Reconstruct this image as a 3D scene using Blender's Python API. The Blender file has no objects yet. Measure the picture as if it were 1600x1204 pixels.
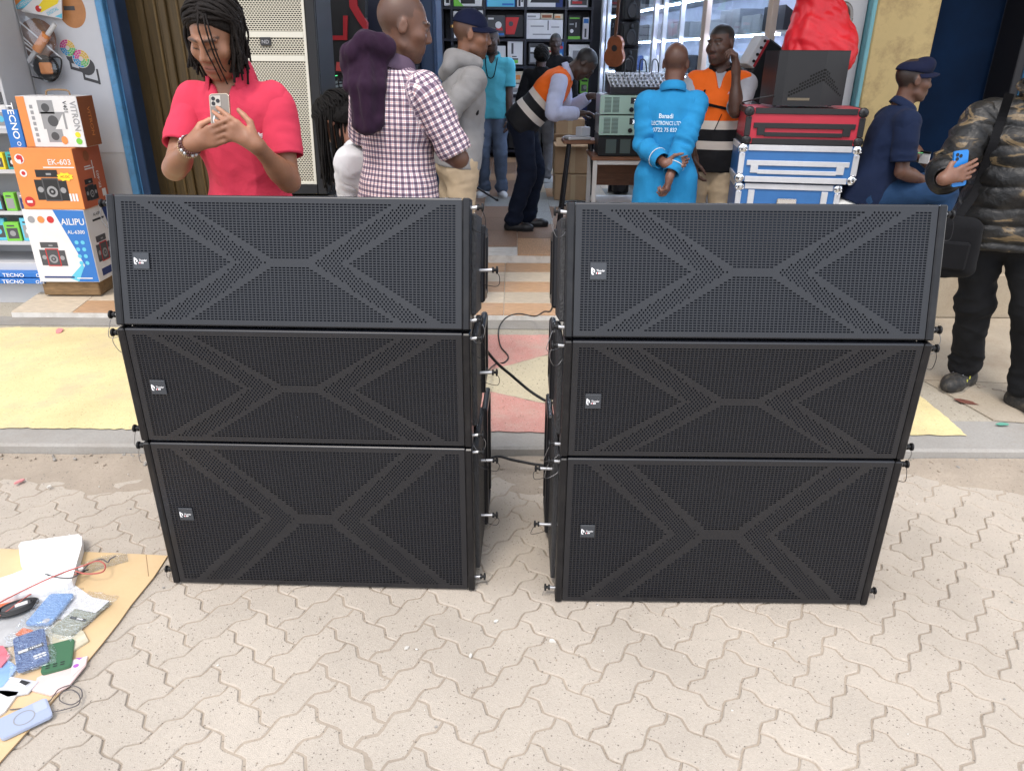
import bpy, math, random
import numpy as np
from mathutils import Vector, Matrix, Euler
rng = random.Random(7)
R = math.radians
scene = bpy.context.scene
COL = scene.collection

# ------------------------------------------------------------------ camera, sky, sun, exposure
CAM_H, F_PX, PITCH, ROLL = 1.70, 1150.0, R(24.0), R(0.35)
cam_d = bpy.data.cameras.new('camera')
cam_d.sensor_width = 36.0
cam_d.lens = 36.0 * F_PX / 1600.0
cam_d.clip_start, cam_d.clip_end = 0.05, 600.0
cam = bpy.data.objects.new('camera', cam_d)
COL.objects.link(cam)
cam.matrix_world = Matrix.Translation((0, 0, CAM_H)) @ Matrix.Rotation(R(90) - PITCH, 4, 'X') @ Matrix.Rotation(ROLL, 4, 'Z')
scene.camera = cam

SUN_EL, SUN_AZ = R(60), R(200)          # high, behind the photographer
world = bpy.data.worlds.new('World')
scene.world = world
world.use_nodes = True
wn = world.node_tree
for n in list(wn.nodes):
    wn.nodes.remove(n)
sky = wn.nodes.new('ShaderNodeTexSky')
sky.sky_type = 'NISHITA'
sky.sun_disc = False
sky.sun_elevation = SUN_EL
sky.sun_rotation = SUN_AZ
sky.air_density, sky.dust_density, sky.ozone_density = 1.0, 4.0, 0.6
bg = wn.nodes.new('ShaderNodeBackground')
bg.inputs['Strength'].default_value = 0.15
mixw = wn.nodes.new('ShaderNodeMix')
mixw.data_type = 'RGBA'
mixw.inputs[0].default_value = 0.6
# thin bright cloud cover: the sky's own colour mixed with even white
mixw.inputs[7].default_value = (11.0, 11.6, 12.8, 1)
wn.links.new(sky.outputs[0], mixw.inputs[6])
wo = wn.nodes.new('ShaderNodeOutputWorld')
wn.links.new(mixw.outputs[2], bg.inputs['Color'])
wn.links.new(bg.outputs[0], wo.inputs['Surface'])

sun_d = bpy.data.lights.new('sun', 'SUN')
sun_d.energy = 1.35
sun_d.angle = R(14)
sun_d.color = (1.0, 0.93, 0.85)
sun = bpy.data.objects.new('sun', sun_d)
COL.objects.link(sun)
sdir = Vector((math.sin(SUN_AZ) * math.cos(SUN_EL), math.cos(SUN_AZ) * math.cos(SUN_EL), math.sin(SUN_EL)))
sun.rotation_euler = sdir.to_track_quat('Z', 'Y').to_euler()

scene.view_settings.view_transform = 'Standard'
scene.view_settings.look = 'None'
scene.view_settings.exposure = 0.50
scene.view_settings.gamma = 1.0
scene.view_settings.use_curve_mapping = False
scene.render.engine = 'CYCLES'
scene.cycles.max_bounces = 6
scene.cycles.diffuse_bounces = 4
scene.cycles.use_denoising = True

# ------------------------------------------------------------------ measuring: a photo pixel at a forward distance or height -> a point of the place
MW = cam.matrix_world.copy()
def ray(px, py):
    return (MW.to_3x3() @ Vector(((px - 800.0) / F_PX, -(py - 602.0) / F_PX, -1.0)))
def at(px, py, d):
    v = ray(px, py)
    return Vector((0, 0, CAM_H)) + v * (d / v.y)
def ath(px, py, h):
    v = ray(px, py)
    return Vector((0, 0, CAM_H)) + v * ((h - CAM_H) / v.z)

# ------------------------------------------------------------------ naming
def tag(o, label, cat, group=None, kind=None):
    o['label'] = label
    o['category'] = cat
    if group: o['group'] = group
    if kind: o['kind'] = kind
    return o
def thing(name, label, cat, loc=(0, 0, 0), rz=0.0, group=None):
    o = bpy.data.objects.new(name, None)
    COL.objects.link(o)
    o.location = loc
    o.rotation_euler = (0, 0, rz)
    o.empty_display_size = 0.1
    return tag(o, label, cat, group)
def copy_tree(o, parent=None):
    c = o.copy()
    COL.objects.link(c)
    if parent is not None: c.parent = parent
    for ch in list(o.children):
        copy_tree(ch, c)
    return c

# ------------------------------------------------------------------ materials
MATS = {}
def nodes_of(name):
    m = bpy.data.materials.new(name)
    m.use_nodes = True
    nt = m.node_tree
    b = nt.nodes['Principled BSDF']
    return m, nt, b
def mat(name, col, rough=0.5, metal=0.0, var=0.0, vscale=8.0, bump=0.0, bscale=60.0, spec=0.5, dirt=None, emit=None, trans=0.0, alpha=1.0, rand=0.0, coat=0.0, stretch=None, ior=1.45):
    if name in MATS: return MATS[name]
    m, nt, b = nodes_of(name)
    L = nt.links.new
    b.inputs['Base Color'].default_value = (*col, 1)
    b.inputs['Roughness'].default_value = rough
    b.inputs['Metallic'].default_value = metal
    b.inputs['Specular IOR Level'].default_value = spec
    b.inputs['Transmission Weight'].default_value = trans
    b.inputs['Alpha'].default_value = alpha
    b.inputs['IOR'].default_value = ior
    b.inputs['Coat Weight'].default_value = coat
    if emit:
        b.inputs['Emission Color'].default_value = (*emit[0], 1)
        b.inputs['Emission Strength'].default_value = emit[1]
    cur = None
    if var or bump or dirt:
        geo = nt.nodes.new('ShaderNodeTexCoord')
        vec = geo.outputs['Object']
        if stretch:
            mp = nt.nodes.new('ShaderNodeMapping')
            mp.inputs['Scale'].default_value = stretch
            L(vec, mp.inputs['Vector']); vec = mp.outputs[0]
    if var:
        n = nt.nodes.new('ShaderNodeTexNoise'); n.inputs['Scale'].default_value = vscale; n.inputs['Detail'].default_value = 6; n.inputs['Roughness'].default_value = 0.65
        L(vec, n.inputs['Vector'])
        r = nt.nodes.new('ShaderNodeValToRGB')
        r.color_ramp.elements[0].position, r.color_ramp.elements[1].position = 0.3, 0.72
        r.color_ramp.elements[0].color = (*[c * (1 - var) for c in col], 1)
        r.color_ramp.elements[1].color = (*[min(1, c * (1 + var)) for c in col], 1)
        L(n.outputs['Fac'], r.inputs[0]); cur = r.outputs[0]
    if dirt:                                    # (colour, amount, scale)
        n = nt.nodes.new('ShaderNodeTexNoise'); n.inputs['Scale'].default_value = dirt[2]; n.inputs['Detail'].default_value = 8; n.inputs['Roughness'].default_value = 0.7
        L(vec, n.inputs['Vector'])
        r = nt.nodes.new('ShaderNodeMapRange'); r.inputs['From Min'].default_value = 0.48; r.inputs['From Max'].default_value = 0.7; r.inputs['To Max'].default_value = dirt[1]
        L(n.outputs['Fac'], r.inputs[0])
        mx = nt.nodes.new('ShaderNodeMix'); mx.data_type = 'RGBA'
        L(r.outputs[0], mx.inputs[0])
        if cur: L(cur, mx.inputs[6])
        else: mx.inputs[6].default_value = (*col, 1)
        mx.inputs[7].default_value = (*dirt[0], 1)
        cur = mx.outputs[2]
    if rand:
        oi = nt.nodes.new('ShaderNodeObjectInfo')
        mr = nt.nodes.new('ShaderNodeMapRange'); mr.inputs['To Min'].default_value = 1 - rand; mr.inputs['To Max'].default_value = 1 + rand
        L(oi.outputs['Random'], mr.inputs[0])
        hs = nt.nodes.new('ShaderNodeHueSaturation')
        L(mr.outputs[0], hs.inputs['Value'])
        if cur: L(cur, hs.inputs['Color'])
        else: hs.inputs['Color'].default_value = (*col, 1)
        cur = hs.outputs[0]
    if cur: L(cur, b.inputs['Base Color'])
    if bump:
        n = nt.nodes.new('ShaderNodeTexNoise'); n.inputs['Scale'].default_value = bscale; n.inputs['Detail'].default_value = 4
        L(vec, n.inputs['Vector'])
        bp = nt.nodes.new('ShaderNodeBump'); bp.inputs['Strength'].default_value = min(1, bump); bp.inputs['Distance'].default_value = 0.004
        L(n.outputs['Fac'], bp.inputs['Height']); L(bp.outputs[0], b.inputs['Normal'])
    MATS[name] = m
    return m

def glass_mat(name, col=(0.9, 0.96, 0.97), opacity=0.04, rough=0.03, crinkle=0.0):
    """thin window glass: mostly see-through, mirror-like at its face"""
    if name in MATS: return MATS[name]
    m, nt, b = nodes_of(name)
    tr = nt.nodes.new('ShaderNodeBsdfTransparent'); tr.inputs[0].default_value = (*col, 1)
    gl = nt.nodes.new('ShaderNodeBsdfGlossy'); gl.inputs['Roughness'].default_value = rough; gl.inputs['Color'].default_value = (0.9, 0.95, 1, 1)
    if crinkle:
        tc = nt.nodes.new('ShaderNodeTexCoord'); nz = nt.nodes.new('ShaderNodeTexNoise'); nz.inputs['Scale'].default_value = 55; nz.inputs['Detail'].default_value = 3; nz.inputs['Distortion'].default_value = 1.5
        bp = nt.nodes.new('ShaderNodeBump'); bp.inputs['Strength'].default_value = crinkle; bp.inputs['Distance'].default_value = .006
        nt.links.new(tc.outputs['Object'], nz.inputs['Vector']); nt.links.new(nz.outputs['Fac'], bp.inputs['Height']); nt.links.new(bp.outputs[0], gl.inputs['Normal'])
    fr = nt.nodes.new('ShaderNodeFresnel'); fr.inputs[0].default_value = 1.5
    ad = nt.nodes.new('ShaderNodeMath'); ad.operation = 'ADD'; ad.inputs[1].default_value = opacity
    mx = nt.nodes.new('ShaderNodeMixShader')
    ge = nt.nodes.new('ShaderNodeNewGeometry'); iv = nt.nodes.new('ShaderNodeMath'); iv.operation = 'SUBTRACT'; iv.inputs[0].default_value = 1.0; nt.links.new(ge.outputs['Backfacing'], iv.inputs[1])
    ml = nt.nodes.new('ShaderNodeMath'); ml.operation = 'MULTIPLY'; nt.links.new(iv.outputs[0], ml.inputs[0]); nt.links.new(ad.outputs[0], ml.inputs[1]); nt.links.new(fr.outputs[0], ad.inputs[0]); nt.links.new(ml.outputs[0], mx.inputs[0])
    nt.links.new(tr.outputs[0], mx.inputs[1]); nt.links.new(gl.outputs[0], mx.inputs[2])
    nt.links.new(mx.outputs[0], nt.nodes['Material Output'].inputs['Surface'])
    MATS[name] = m
    return m

# ------------------------------------------------------------------ mesh builder
def rotz(a): return Matrix.Rotation(a, 3, 'Z')
_TEXT = {}
def text_geo(s, shear=0.0):
    key = (s, shear)
    if key in _TEXT: return _TEXT[key]
    cu = bpy.data.curves.new('t', 'FONT'); cu.body = s; cu.size = 1.0; cu.shear = shear; cu.resolution_u = 3; cu.offset = 0.012
    ob = bpy.data.objects.new('t', cu); COL.objects.link(ob)
    dg = bpy.context.evaluated_depsgraph_get(); dg.update()
    me = ob.evaluated_get(dg).to_mesh()
    V = [tuple(v.co) for v in me.vertices]; Fc = [tuple(p.vertices) for p in me.polygons]
    ob.evaluated_get(dg).to_mesh_clear()
    bpy.data.objects.remove(ob); bpy.data.curves.remove(cu)
    _TEXT[key] = (V, Fc)
    return V, Fc

class MB:
    def __init__(s):
        s.v, s.f, s.m, s.sm = [], [], [], []
    def add(s, V, Fc, m=0, smooth=False):
        n = len(s.v)
        s.v.extend([tuple(p) for p in V])
        for f in Fc:
            s.f.append(tuple(i + n for i in f)); s.m.append(m); s.sm.append(smooth)
        return s
    def box(s, c, size, rot=None, m=0, ch=0.0):
        """box, chamfered by ch"""
        hx, hy, hz = [a / 2 for a in size]
        c = Vector(c)
        if ch <= 0:
            V = [Vector((sx * hx, sy * hy, sz * hz)) for sx in (-1, 1) for sy in (-1, 1) for sz in (-1, 1)]
            Fc = [(0, 1, 3, 2), (4, 6, 7, 5), (0, 4, 5, 1), (2, 3, 7, 6), (0, 2, 6, 4), (1, 5, 7, 3)]
        else:
            ch = min(ch, hx * .9, hy * .9, hz * .9)
            V, idx = [], {}
            h = (hx, hy, hz)
            for sx in (-1, 1):
                for sy in (-1, 1):
                    for sz in (-1, 1):
                        sg = (sx, sy, sz)
                        for ax in range(3):
                            p = [sg[k] * (h[k] - (ch if k != ax else 0)) for k in range(3)]
                            idx[(sg, ax)] = len(V); V.append(Vector(p))
            Fc = []
            for ax in range(3):
                a, b = (ax + 1) % 3, (ax + 2) % 3
                for sg in (-1, 1):
                    q = []
                    for (u, w) in ((-1, -1), (1, -1), (1, 1), (-1, 1)):
                        t = [0, 0, 0]; t[ax] = sg; t[a] = u; t[b] = w
                        q.append(idx[(tuple(t), ax)])
                    Fc.append(tuple(q) if sg > 0 else tuple(reversed(q)))
                for u in (-1, 1):                # edges parallel to ax
                    for w in (-1, 1):
                        t0 = [0, 0, 0]; t1 = [0, 0, 0]
                        t0[ax], t1[ax] = -1, 1
                        t0[a] = t1[a] = u; t0[b] = t1[b] = w
                        q = [idx[(tuple(t0), a)], idx[(tuple(t1), a)], idx[(tuple(t1), b)], idx[(tuple(t0), b)]]
                        Fc.append(tuple(q) if u * w < 0 else tuple(reversed(q)))
            for sx in (-1, 1):
                for sy in (-1, 1):
                    for sz in (-1, 1):
                        q = [idx[((sx, sy, sz), k)] for k in range(3)]
                        Fc.append(tuple(q) if sx * sy * sz > 0 else tuple(reversed(q)))
        if rot is not None: V = [rot @ p for p in V]
        return s.add([p + c for p in V], Fc, m)
    def cyl(s, a, b, ra, rb=None, n=12, m=0, caps=True, smooth=True):
        a, b = Vector(a), Vector(b)
        rb = ra if rb is None else rb
        d = (b - a).normalized()
        u = d.orthogonal().normalized(); w = d.cross(u)
        V = []
        for (p, r) in ((a, ra), (b, rb)):
            for k in range(n):
                t = 2 * math.pi * k / n
                V.append(p + (u * math.cos(t) + w * math.sin(t)) * r)
        s.add(V, [(k, (k + 1) % n, n + (k + 1) % n, n + k) for k in range(n)], m, smooth)
        if caps:
            s.add(V[:n], [tuple(reversed(range(n)))], m); s.add(V[n:], [tuple(range(n))], m)
        return s
    def tube(s, pts, r, n=8, m=0, taper=None, caps=True):
        pts = [Vector(p) for p in pts]
        V = []; u = None
        for i, p in enumerate(pts):
            d = (pts[min(i + 1, len(pts) - 1)] - pts[max(i - 1, 0)]).normalized()
            if u is None: u = d.orthogonal().normalized()
            u = (u - d * u.dot(d)); u = u.normalized() if u.length > 1e-6 else d.orthogonal().normalized()
            w = d.cross(u)
            rr = r * (taper(i / (len(pts) - 1)) if taper else 1)
            for k in range(n):
                t = 2 * math.pi * k / n
                V.append(p + (u * math.cos(t) + w * math.sin(t)) * rr)
        Fc = []
        for i in range(len(pts) - 1):
            for k in range(n):
                Fc.append((i * n + k, i * n + (k + 1) % n, (i + 1) * n + (k + 1) % n, (i + 1) * n + k))
        s.add(V, Fc, m, True)
        if caps:
            s.add(V[:n], [tuple(reversed(range(n)))], m); s.add(V[-n:], [tuple(range(n))], m)
        return s
    def quad(s, a, b, c, d, m=0):
        return s.add([a, b, c, d], [(0, 1, 2, 3)], m)
    def prism(s, poly, o, u, v, w, m=0, ms=None):
        """polygon (list of 2d) in frame o,u,v thickened along w (a vector)"""
        o, u, v, w = Vector(o), Vector(u), Vector(v), Vector(w)
        n = len(poly)
        A = [o + u * p[0] + v * p[1] for p in poly]; B = [p + w for p in A]
        s.add(A + B, [tuple(range(n, 2 * n))], m)
        s.add(A + B, [tuple(reversed(range(n)))], m)
        s.add(A + B, [(k, (k + 1) % n, n + (k + 1) % n, n + k) for k in range(n)], m if ms is None else ms)
        return s
    def lathe(s, prof, o=(0, 0, 0), axis=(0, 0, 1), n=20, m=0):
        o, ax = Vector(o), Vector(axis).normalized()
        u = ax.orthogonal().normalized(); w = ax.cross(u)
        V = []
        for (r, h) in prof:
            for k in range(n):
                t = 2 * math.pi * k / n
                V.append(o + ax * h + (u * math.cos(t) + w * math.sin(t)) * r)
        Fc = [(i * n + k, i * n + (k + 1) % n, (i + 1) * n + (k + 1) % n, (i + 1) * n + k) for i in range(len(prof) - 1) for k in range(n)]
        s.add(V, Fc, m, True)
        s.add(V[:n], [tuple(reversed(range(n)))], m); s.add(V[-n:], [tuple(range(n))], m)
        return s
    def sphere(s, c, r, n=12, m=0, sc=(1, 1, 1), rot=None):
        c = Vector(c); V = []; k2 = max(6, n // 2)
        for i in range(k2 + 1):
            a = math.pi * i / k2
            for k in range(n):
                t = 2 * math.pi * k / n
                p = Vector((math.sin(a) * math.cos(t) * sc[0], math.sin(a) * math.sin(t) * sc[1], math.cos(a) * sc[2])) * r
                V.append((rot @ p if rot else p) + c)
        Fc = [(i * n + k, (i + 1) * n + k, (i + 1) * n + (k + 1) % n, i * n + (k + 1) % n) for i in range(k2) for k in range(n)]
        return s.add(V, Fc, m, True)
    def text(s, t, o, u, v, size, m=0, align='c', squash=1.0, shear=0.0):
        """flat lettering in the frame o, u (reading direction), v (up)"""
        V, Fc = text_geo(t, shear)
        if not V: return s
        xs = [p[0] for p in V]; w = max(xs) - min(xs)
        off = {'c': -min(xs) - w / 2, 'l': -min(xs), 'r': -max(xs)}[align]
        o, u, v = Vector(o), Vector(u).normalized(), Vector(v).normalized()
        return s.add([o + u * ((p[0] + off) * size * squash) + v * (p[1] * size) for p in V], Fc, m)
    def build(s, name, mats, parent=None, loc=None, rot=None, xf=None):
        me = bpy.data.meshes.new(name)
        V = s.v if xf is None else [tuple(xf @ Vector(p)) for p in s.v]
        me.from_pydata(V, [], s.f)
        for k in (mats if isinstance(mats, (list, tuple)) else [mats]): me.materials.append(k)
        me.polygons.foreach_set('material_index', s.m)
        me.polygons.foreach_set('use_smooth', s.sm)
        me.update()
        return link(name, me, parent, loc, rot)
def link(name, me, parent=None, loc=None, rot=None):
    o = bpy.data.objects.new(name, me)
    COL.objects.link(o)
    if parent is not None: o.parent = parent
    if loc is not None: o.location = loc
    if rot is not None: o.rotation_euler = rot
    return o
def decal(o, u, v, n):
    """frame for prints lying on a face: returns place(x,y,lift)->point"""
    o, u, v, n = Vector(o), Vector(u), Vector(v), Vector(n).normalized()
    return lambda x, y, l=0.001: o + u * x + v * y + n * l
# ------------------------------------------------------------------ ground materials (speckled stone and cement, in world space)
def speckle_mat(name, base, light, dark, s1=160., s2=240., amt_d=0.30, amt_l=0.30, rough=0.85, big=0.12, bump=0.5, rand=0.0, stain=None):
    m, nt, b = nodes_of(name); L = nt.links.new
    g = nt.nodes.new('ShaderNodeNewGeometry'); vec = g.outputs['Position']
    def noise(sc, det=4, rgh=.6):
        n = nt.nodes.new('ShaderNodeTexNoise'); n.inputs['Scale'].default_value = sc; n.inputs['Detail'].default_value = det; n.inputs['Roughness'].default_value = rgh
        L(vec, n.inputs['Vector']); return n.outputs['Fac']
    def rng_(f, a, c, lo=0., hi=1.):
        r = nt.nodes.new('ShaderNodeMapRange'); r.inputs['From Min'].default_value = a; r.inputs['From Max'].default_value = c
        r.inputs['To Min'].default_value = lo; r.inputs['To Max'].default_value = hi
        L(f, r.inputs[0]); return r.outputs[0]
    def mix(f, a, c):
        x = nt.nodes.new('ShaderNodeMix'); x.data_type = 'RGBA'; L(f, x.inputs[0])
        for i, q in ((6, a), (7, c)):
            if isinstance(q, tuple): x.inputs[i].default_value = (*q, 1)
            else: L(q, x.inputs[i])
        return x.outputs[2]
    cur = mix(rng_(noise(1.7, 6, .65), .3, .7), tuple(c * (1 - big) for c in base), tuple(min(1, c * (1 + big)) for c in base))
    cur = mix(rng_(noise(s2 * .35, 3), .42, .62, 0, .35), cur, tuple(c * .8 for c in base))
    cur = mix(rng_(noise(s1 * 1.3, 2), .60, .68, 0, amt_l), cur, light)
    v = nt.nodes.new('ShaderNodeTexVoronoi'); v.inputs['Scale'].default_value = s1 * .55; L(vec, v.inputs['Vector'])
    spot = rng_(v.outputs['Distance'], .22, .34, 1, 0)
    sel = rng_(noise(s1 * .5, 1), .56, .62)
    mm = nt.nodes.new('ShaderNodeMath'); mm.operation = 'MULTIPLY'; L(spot, mm.inputs[0]); L(sel, mm.inputs[1])
    m2 = nt.nodes.new('ShaderNodeMath'); m2.operation = 'MULTIPLY'; L(mm.outputs[0], m2.inputs[0]); m2.inputs[1].default_value = amt_d * 2.4; m2.use_clamp = True
    cur = mix(m2.outputs[0], cur, dark)
    if stain:
        cur = mix(rng_(noise(stain[1], 7, .7), .5, .72, 0, stain[2]), cur, stain[0])
    if rand:
        oi = nt.nodes.new('ShaderNodeObjectInfo')
        hs = nt.nodes.new('ShaderNodeHueSaturation'); L(rng_(oi.outputs['Random'], 0, 1, 1 - rand, 1 + rand), hs.inputs['Value']); L(cur, hs.inputs['Color']); cur = hs.outputs[0]
    L(cur, b.inputs['Base Color'])
    b.inputs['Roughness'].default_value = rough; b.inputs['Specular IOR Level'].default_value = .25
    bp = nt.nodes.new('ShaderNodeBump'); bp.inputs['Strength'].default_value = bump; bp.inputs['Distance'].default_value = .003
    L(noise(s2, 3), bp.inputs['Height']); L(bp.outputs[0], b.inputs['Normal'])
    MATS[name] = m
    return m
M_PAVER = speckle_mat('paver_concrete', (.45, .395, .33), (.64, .59, .52), (.15, .13, .11), s1=200., s2=300., amt_d=.38, rand=.035, bump=.8, stain=((.36, .30, .24), 1.1, .22))
M_SAND = speckle_mat('joint_sand', (.345, .29, .23), (.48, .42, .35), (.10, .09, .08), big=.25)
M_TERRAZZO = speckle_mat('rough_terrazzo', (.40, .36, .29), (.62, .58, .50), (.13, .11, .09), s1=110, amt_d=.34, amt_l=.5)
M_CEMENT = speckle_mat('grey_cement', (.30, .285, .26), (.42, .40, .37), (.15, .14, .13), amt_d=.15, amt_l=.2, stain=((.20, .17, .14), 3., .5))
M_EDGE = speckle_mat('kerb_cement', (.33, .315, .29), (.45, .43, .40), (.17, .16, .15), amt_d=.12, amt_l=.2, stain=((.24, .20, .16), 2.2, .4))
M_YEL = speckle_mat('yellow_ground_paint', (.70, .59, .31), (.74, .66, .46), (.30, .24, .13), amt_d=.30, amt_l=.5, big=.18, stain=((.55, .44, .30), 2.6, .8), bump=.6)
M_RED = speckle_mat('red_ground_paint', (.58, .29, .25), (.64, .52, .46), (.26, .13, .11), amt_d=.40, amt_l=.75, big=.2, bump=.6, s1=120., stain=((.50, .40, .33), 3.2, .8))
M_CREAM = speckle_mat('cream_ground_paint', (.54, .48, .34), (.66, .62, .52), (.16, .13, .10), s1=110, amt_d=.4, amt_l=.5)
M_SLAB = speckle_mat('worn_slab', (.40, .345, .27), (.50, .46, .39), (.15, .12, .09), amt_d=.2, stain=((.27, .20, .14), 4., .5))

def sheet(name, pts, z, m, thick=0.0, kind='structure', parent=None):
    mb = MB()
    if thick:
        mb.prism([(p[0], p[1]) for p in pts], (0, 0, z - thick), (1, 0, 0), (0, 1, 0), (0, 0, thick))
    else:
        mb.add([(p[0], p[1], z) for p in pts], [tuple(range(len(pts)))])
    o = mb.build(name, m, parent)
    if parent is None: o['kind'] = kind
    return o
def grid_sheet(name, x0, x1, y0, y1, nx, ny, zf, m, kind='structure'):
    V = [(x0 + (x1 - x0) * i / nx, y0 + (y1 - y0) * j / ny) for j in range(ny + 1) for i in range(nx + 1)]
    Fc = [(j * (nx + 1) + i, j * (nx + 1) + i + 1, (j + 1) * (nx + 1) + i + 1, (j + 1) * (nx + 1) + i) for j in range(ny) for i in range(nx)]
    mb = MB(); mb.add([(x, y, zf(x, y)) for x, y in V], Fc, 0, True)
    o = mb.build(name, m); o['kind'] = kind
    return o

# ------------------------------------------------------------------ the street: sand bed with interlocking pavers, kerb, raised pavement
KY = 3.0                                    # kerb line
PZ = 0.05                                   # raised pavement
street = sheet('ground', [(-90, -90), (90, -90), (90, KY + .2), (-90, KY + .2)], -.03, M_SAND)
def sand_h(x, y):                           # joint sand, drifting over the blocks towards the kerb and between the cabinets
    n = .5 + .5 * math.sin(x * 3.1 + 1.3 * math.sin(y * 2.3)) * math.cos(y * 2.7 + .9 * math.sin(x * 1.9))
    fine = .5 * math.sin(x * 31 + y * 17) * math.sin(y * 37 - x * 13)
    t = max(0., min(1., (y - 2.45) / .45))
    return -.0068 + .0048 * n + .0006 * fine + t * t * (.0098 + .003 * math.sin(x * 9 + 2 * math.sin(x * 4)))
sand = grid_sheet('sand', -2.9, 2.9, .7, KY - .002, 220, 90, sand_h, M_SAND)
sand['kind'] = 'structure'

U = 0.1125
ANG = R(45 + 3)
def wave_edge(p, q, n=1):                   # zigzag edge that fits itself when turned by 90 or 180 degrees
    (x0, y0), (x1, y1) = p, q
    dx, dy = x1 - x0, y1 - y0
    nx_, ny_ = -dy, dx
    return [(x0 + dx * t + nx_ * a, y0 + dy * t + ny_ * a) for t, a in ((0, 0), (.2, .075), (.34, .100), (.66, -.100), (.8, -.075))]
def paver_outline():
    c = [(0, 0), (1, 0), (2, 0), (2, 1), (1, 1), (0, 1)]
    out = []
    for i in range(6): out += wave_edge(c[i], c[(i + 1) % 6])
    return [((x - 1) * U, (y - .5) * U) for x, y in out]
def inset(poly, d):
    n = len(poly); out = []
    for i in range(n):
        a, b, c = Vector(poly[i - 1]), Vector(poly[i]), Vector(poly[(i + 1) % n])
        t = (c - a).normalized()
        out.append((b.x - t.y * d, b.y + t.x * d))
    return out
def paver_mesh(seed):
    r = random.Random(seed)
    o = paver_outline()
    a, b, c = inset(o, .0014), inset(o, .0024), inset(o, .0062)
    n = len(o)
    V = [(x, y, -.014) for x, y in a] + [(x, y, -.0045) for x, y in b] + [(x + r.uniform(-.0008, .0008), y + r.uniform(-.0008, .0008), 0) for x, y in c]
    Fc = [(k, (k + 1) % n, n + (k + 1) % n, n + k) for k in range(n)] + [(n + k, n + (k + 1) % n, 2 * n + (k + 1) % n, 2 * n + k) for k in range(n)] + [tuple(range(2 * n, 3 * n))]
    me = bpy.data.meshes.new('paver'); me.from_pydata(V, [], Fc); me.materials.append(M_PAVER)
    me.polygons.foreach_set('use_smooth', [False] * n + [True] * n + [False]); me.update()
    return me
pav_me = [paver_mesh(k) for k in range(4)]
rest = MB()
ca, sa = math.cos(ANG), math.sin(ANG)
def g2w(x, y): return (ca * x - sa * y + .03, sa * x + ca * y + .4)
cand = []
for ix in range(-60, 90):
    for iy in range(-60, 90):
        k = (ix - iy) % 4
        if k == 0: cx, cy, vert = ix + 1, iy + .5, False
        elif k == 3: cx, cy, vert = ix + .5, iy + 1, True
        else: continue
        wx, wy = g2w(cx * U, cy * U)
        if not (-3.2 < wx < 3.2 and -.6 < wy < 2.93): continue
        v = MW.inverted() @ Vector((wx, wy, 0))
        px, py = 800 + F_PX * v.x / -v.z, 602 - F_PX * v.y / -v.z if v.z < 0 else 9999
        inview = v.z < 0 and -60 < px < 1660 and py < 1270
        hidden = (-1.1 < wx < 1.14 and 2.62 > wy > 2.2) and not (-.13 < wx < .16)
        cand.append((not (inview and not hidden), wy, wx, vert))
cand.sort()
npv = 0
for off, wy, wx, vert in cand:
    z = rng.uniform(-.0012, .0012) + .0015 * math.sin(wx * 2.1) * math.cos(wy * 3.3)
    rz = ANG + (R(90) if vert else 0) + (R(180) if rng.random() < .5 else 0) + rng.gauss(0, .004)
    tilt = (rng.gauss(0, .004), rng.gauss(0, .004))
    if not off and npv < 298:
        o = bpy.data.objects.new('paver', pav_me[npv % 4]); COL.objects.link(o)
        o.parent = street; o.location = (wx, wy, z); o.rotation_euler = (*tilt, rz); npv += 1
    else:
        T = Matrix.Translation((wx, wy, z)) @ Euler((*tilt, rz)).to_matrix().to_4x4()
        me = pav_me[npv % 4]
        rest.add([T @ v.co for v in me.vertices], [tuple(p.vertices) for p in me.polygons])
ro = rest.build('paver_field', M_PAVER, street); ro['kind'] = 'stuff'

kerb_m = MB()
kerb_m.prism([(KY, -.03), (KY + .003, PZ - .012), (KY + .014, PZ), (KY + .30, PZ), (KY + .30, -.03)], (-30, 0, 0), (0, 1, 0), (0, 0, 1), (60, 0, 0))
kerb = kerb_m.build('kerb', M_EDGE); kerb['kind'] = 'structure'
pavement = sheet('pavement', [(-30, KY + .30), (30, KY + .30), (30, 6.0), (-30, 6.0)], PZ + .002, M_TERRAZZO, thick=.09)

def poly_at(pix, h): return [ath(x, y, h)[:2] for x, y in pix]
def ragged(pts, step=.03, j=.007):
    out = []
    for i, p in enumerate(pts):
        q = pts[(i + 1) % len(pts)]; d = math.hypot(q[0] - p[0], q[1] - p[1]); n = max(1, int(d / step))
        out += [(p[0] + (q[0] - p[0]) * k / n + rng.gauss(0, j * .5), p[1] + (q[1] - p[1]) * k / n + rng.gauss(0, j * .5)) for k in range(n)]
    return out
def clip_paint(name, pts, m, z, label=None):
    pts = ragged(pts)
    o = sheet(name, pts, z, m); o['kind'] = 'structure'
    return o
# painted shapes on the pavement
yl = [(-4.6, 3.16), (-1.25, 3.15), (-1.2, 4.55), (-2.3, 4.59), (-3.30, 4.59), (-4.6, 4.42)]
clip_paint('yellow_pavement_marking', yl, M_YEL, PZ + .006)
rp = PZ + .006
red_up = poly_at([(740, 522), (800, 523), (880, 523), (880, 548), (858, 553), (770, 577), (700, 590)], rp)
red_lo = poly_at([(700, 596), (775, 613), (858, 632), (900, 642), (900, 676), (700, 672)], rp)
cream = poly_at([(700, 590), (770, 577), (858, 553), (880, 548), (900, 560), (900, 642), (858, 632), (775, 613), (700, 596)], rp)
clip_paint('red_pavement_marking', red_up, M_RED, rp); clip_paint('red_pavement_marking', red_lo, M_RED, rp)
clip_paint('cream_pavement_marking', cream, M_CREAM, rp)
tri = poly_at([(1340, 678), (1512, 680), (1441, 620), (1370, 560)], rp)
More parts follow.
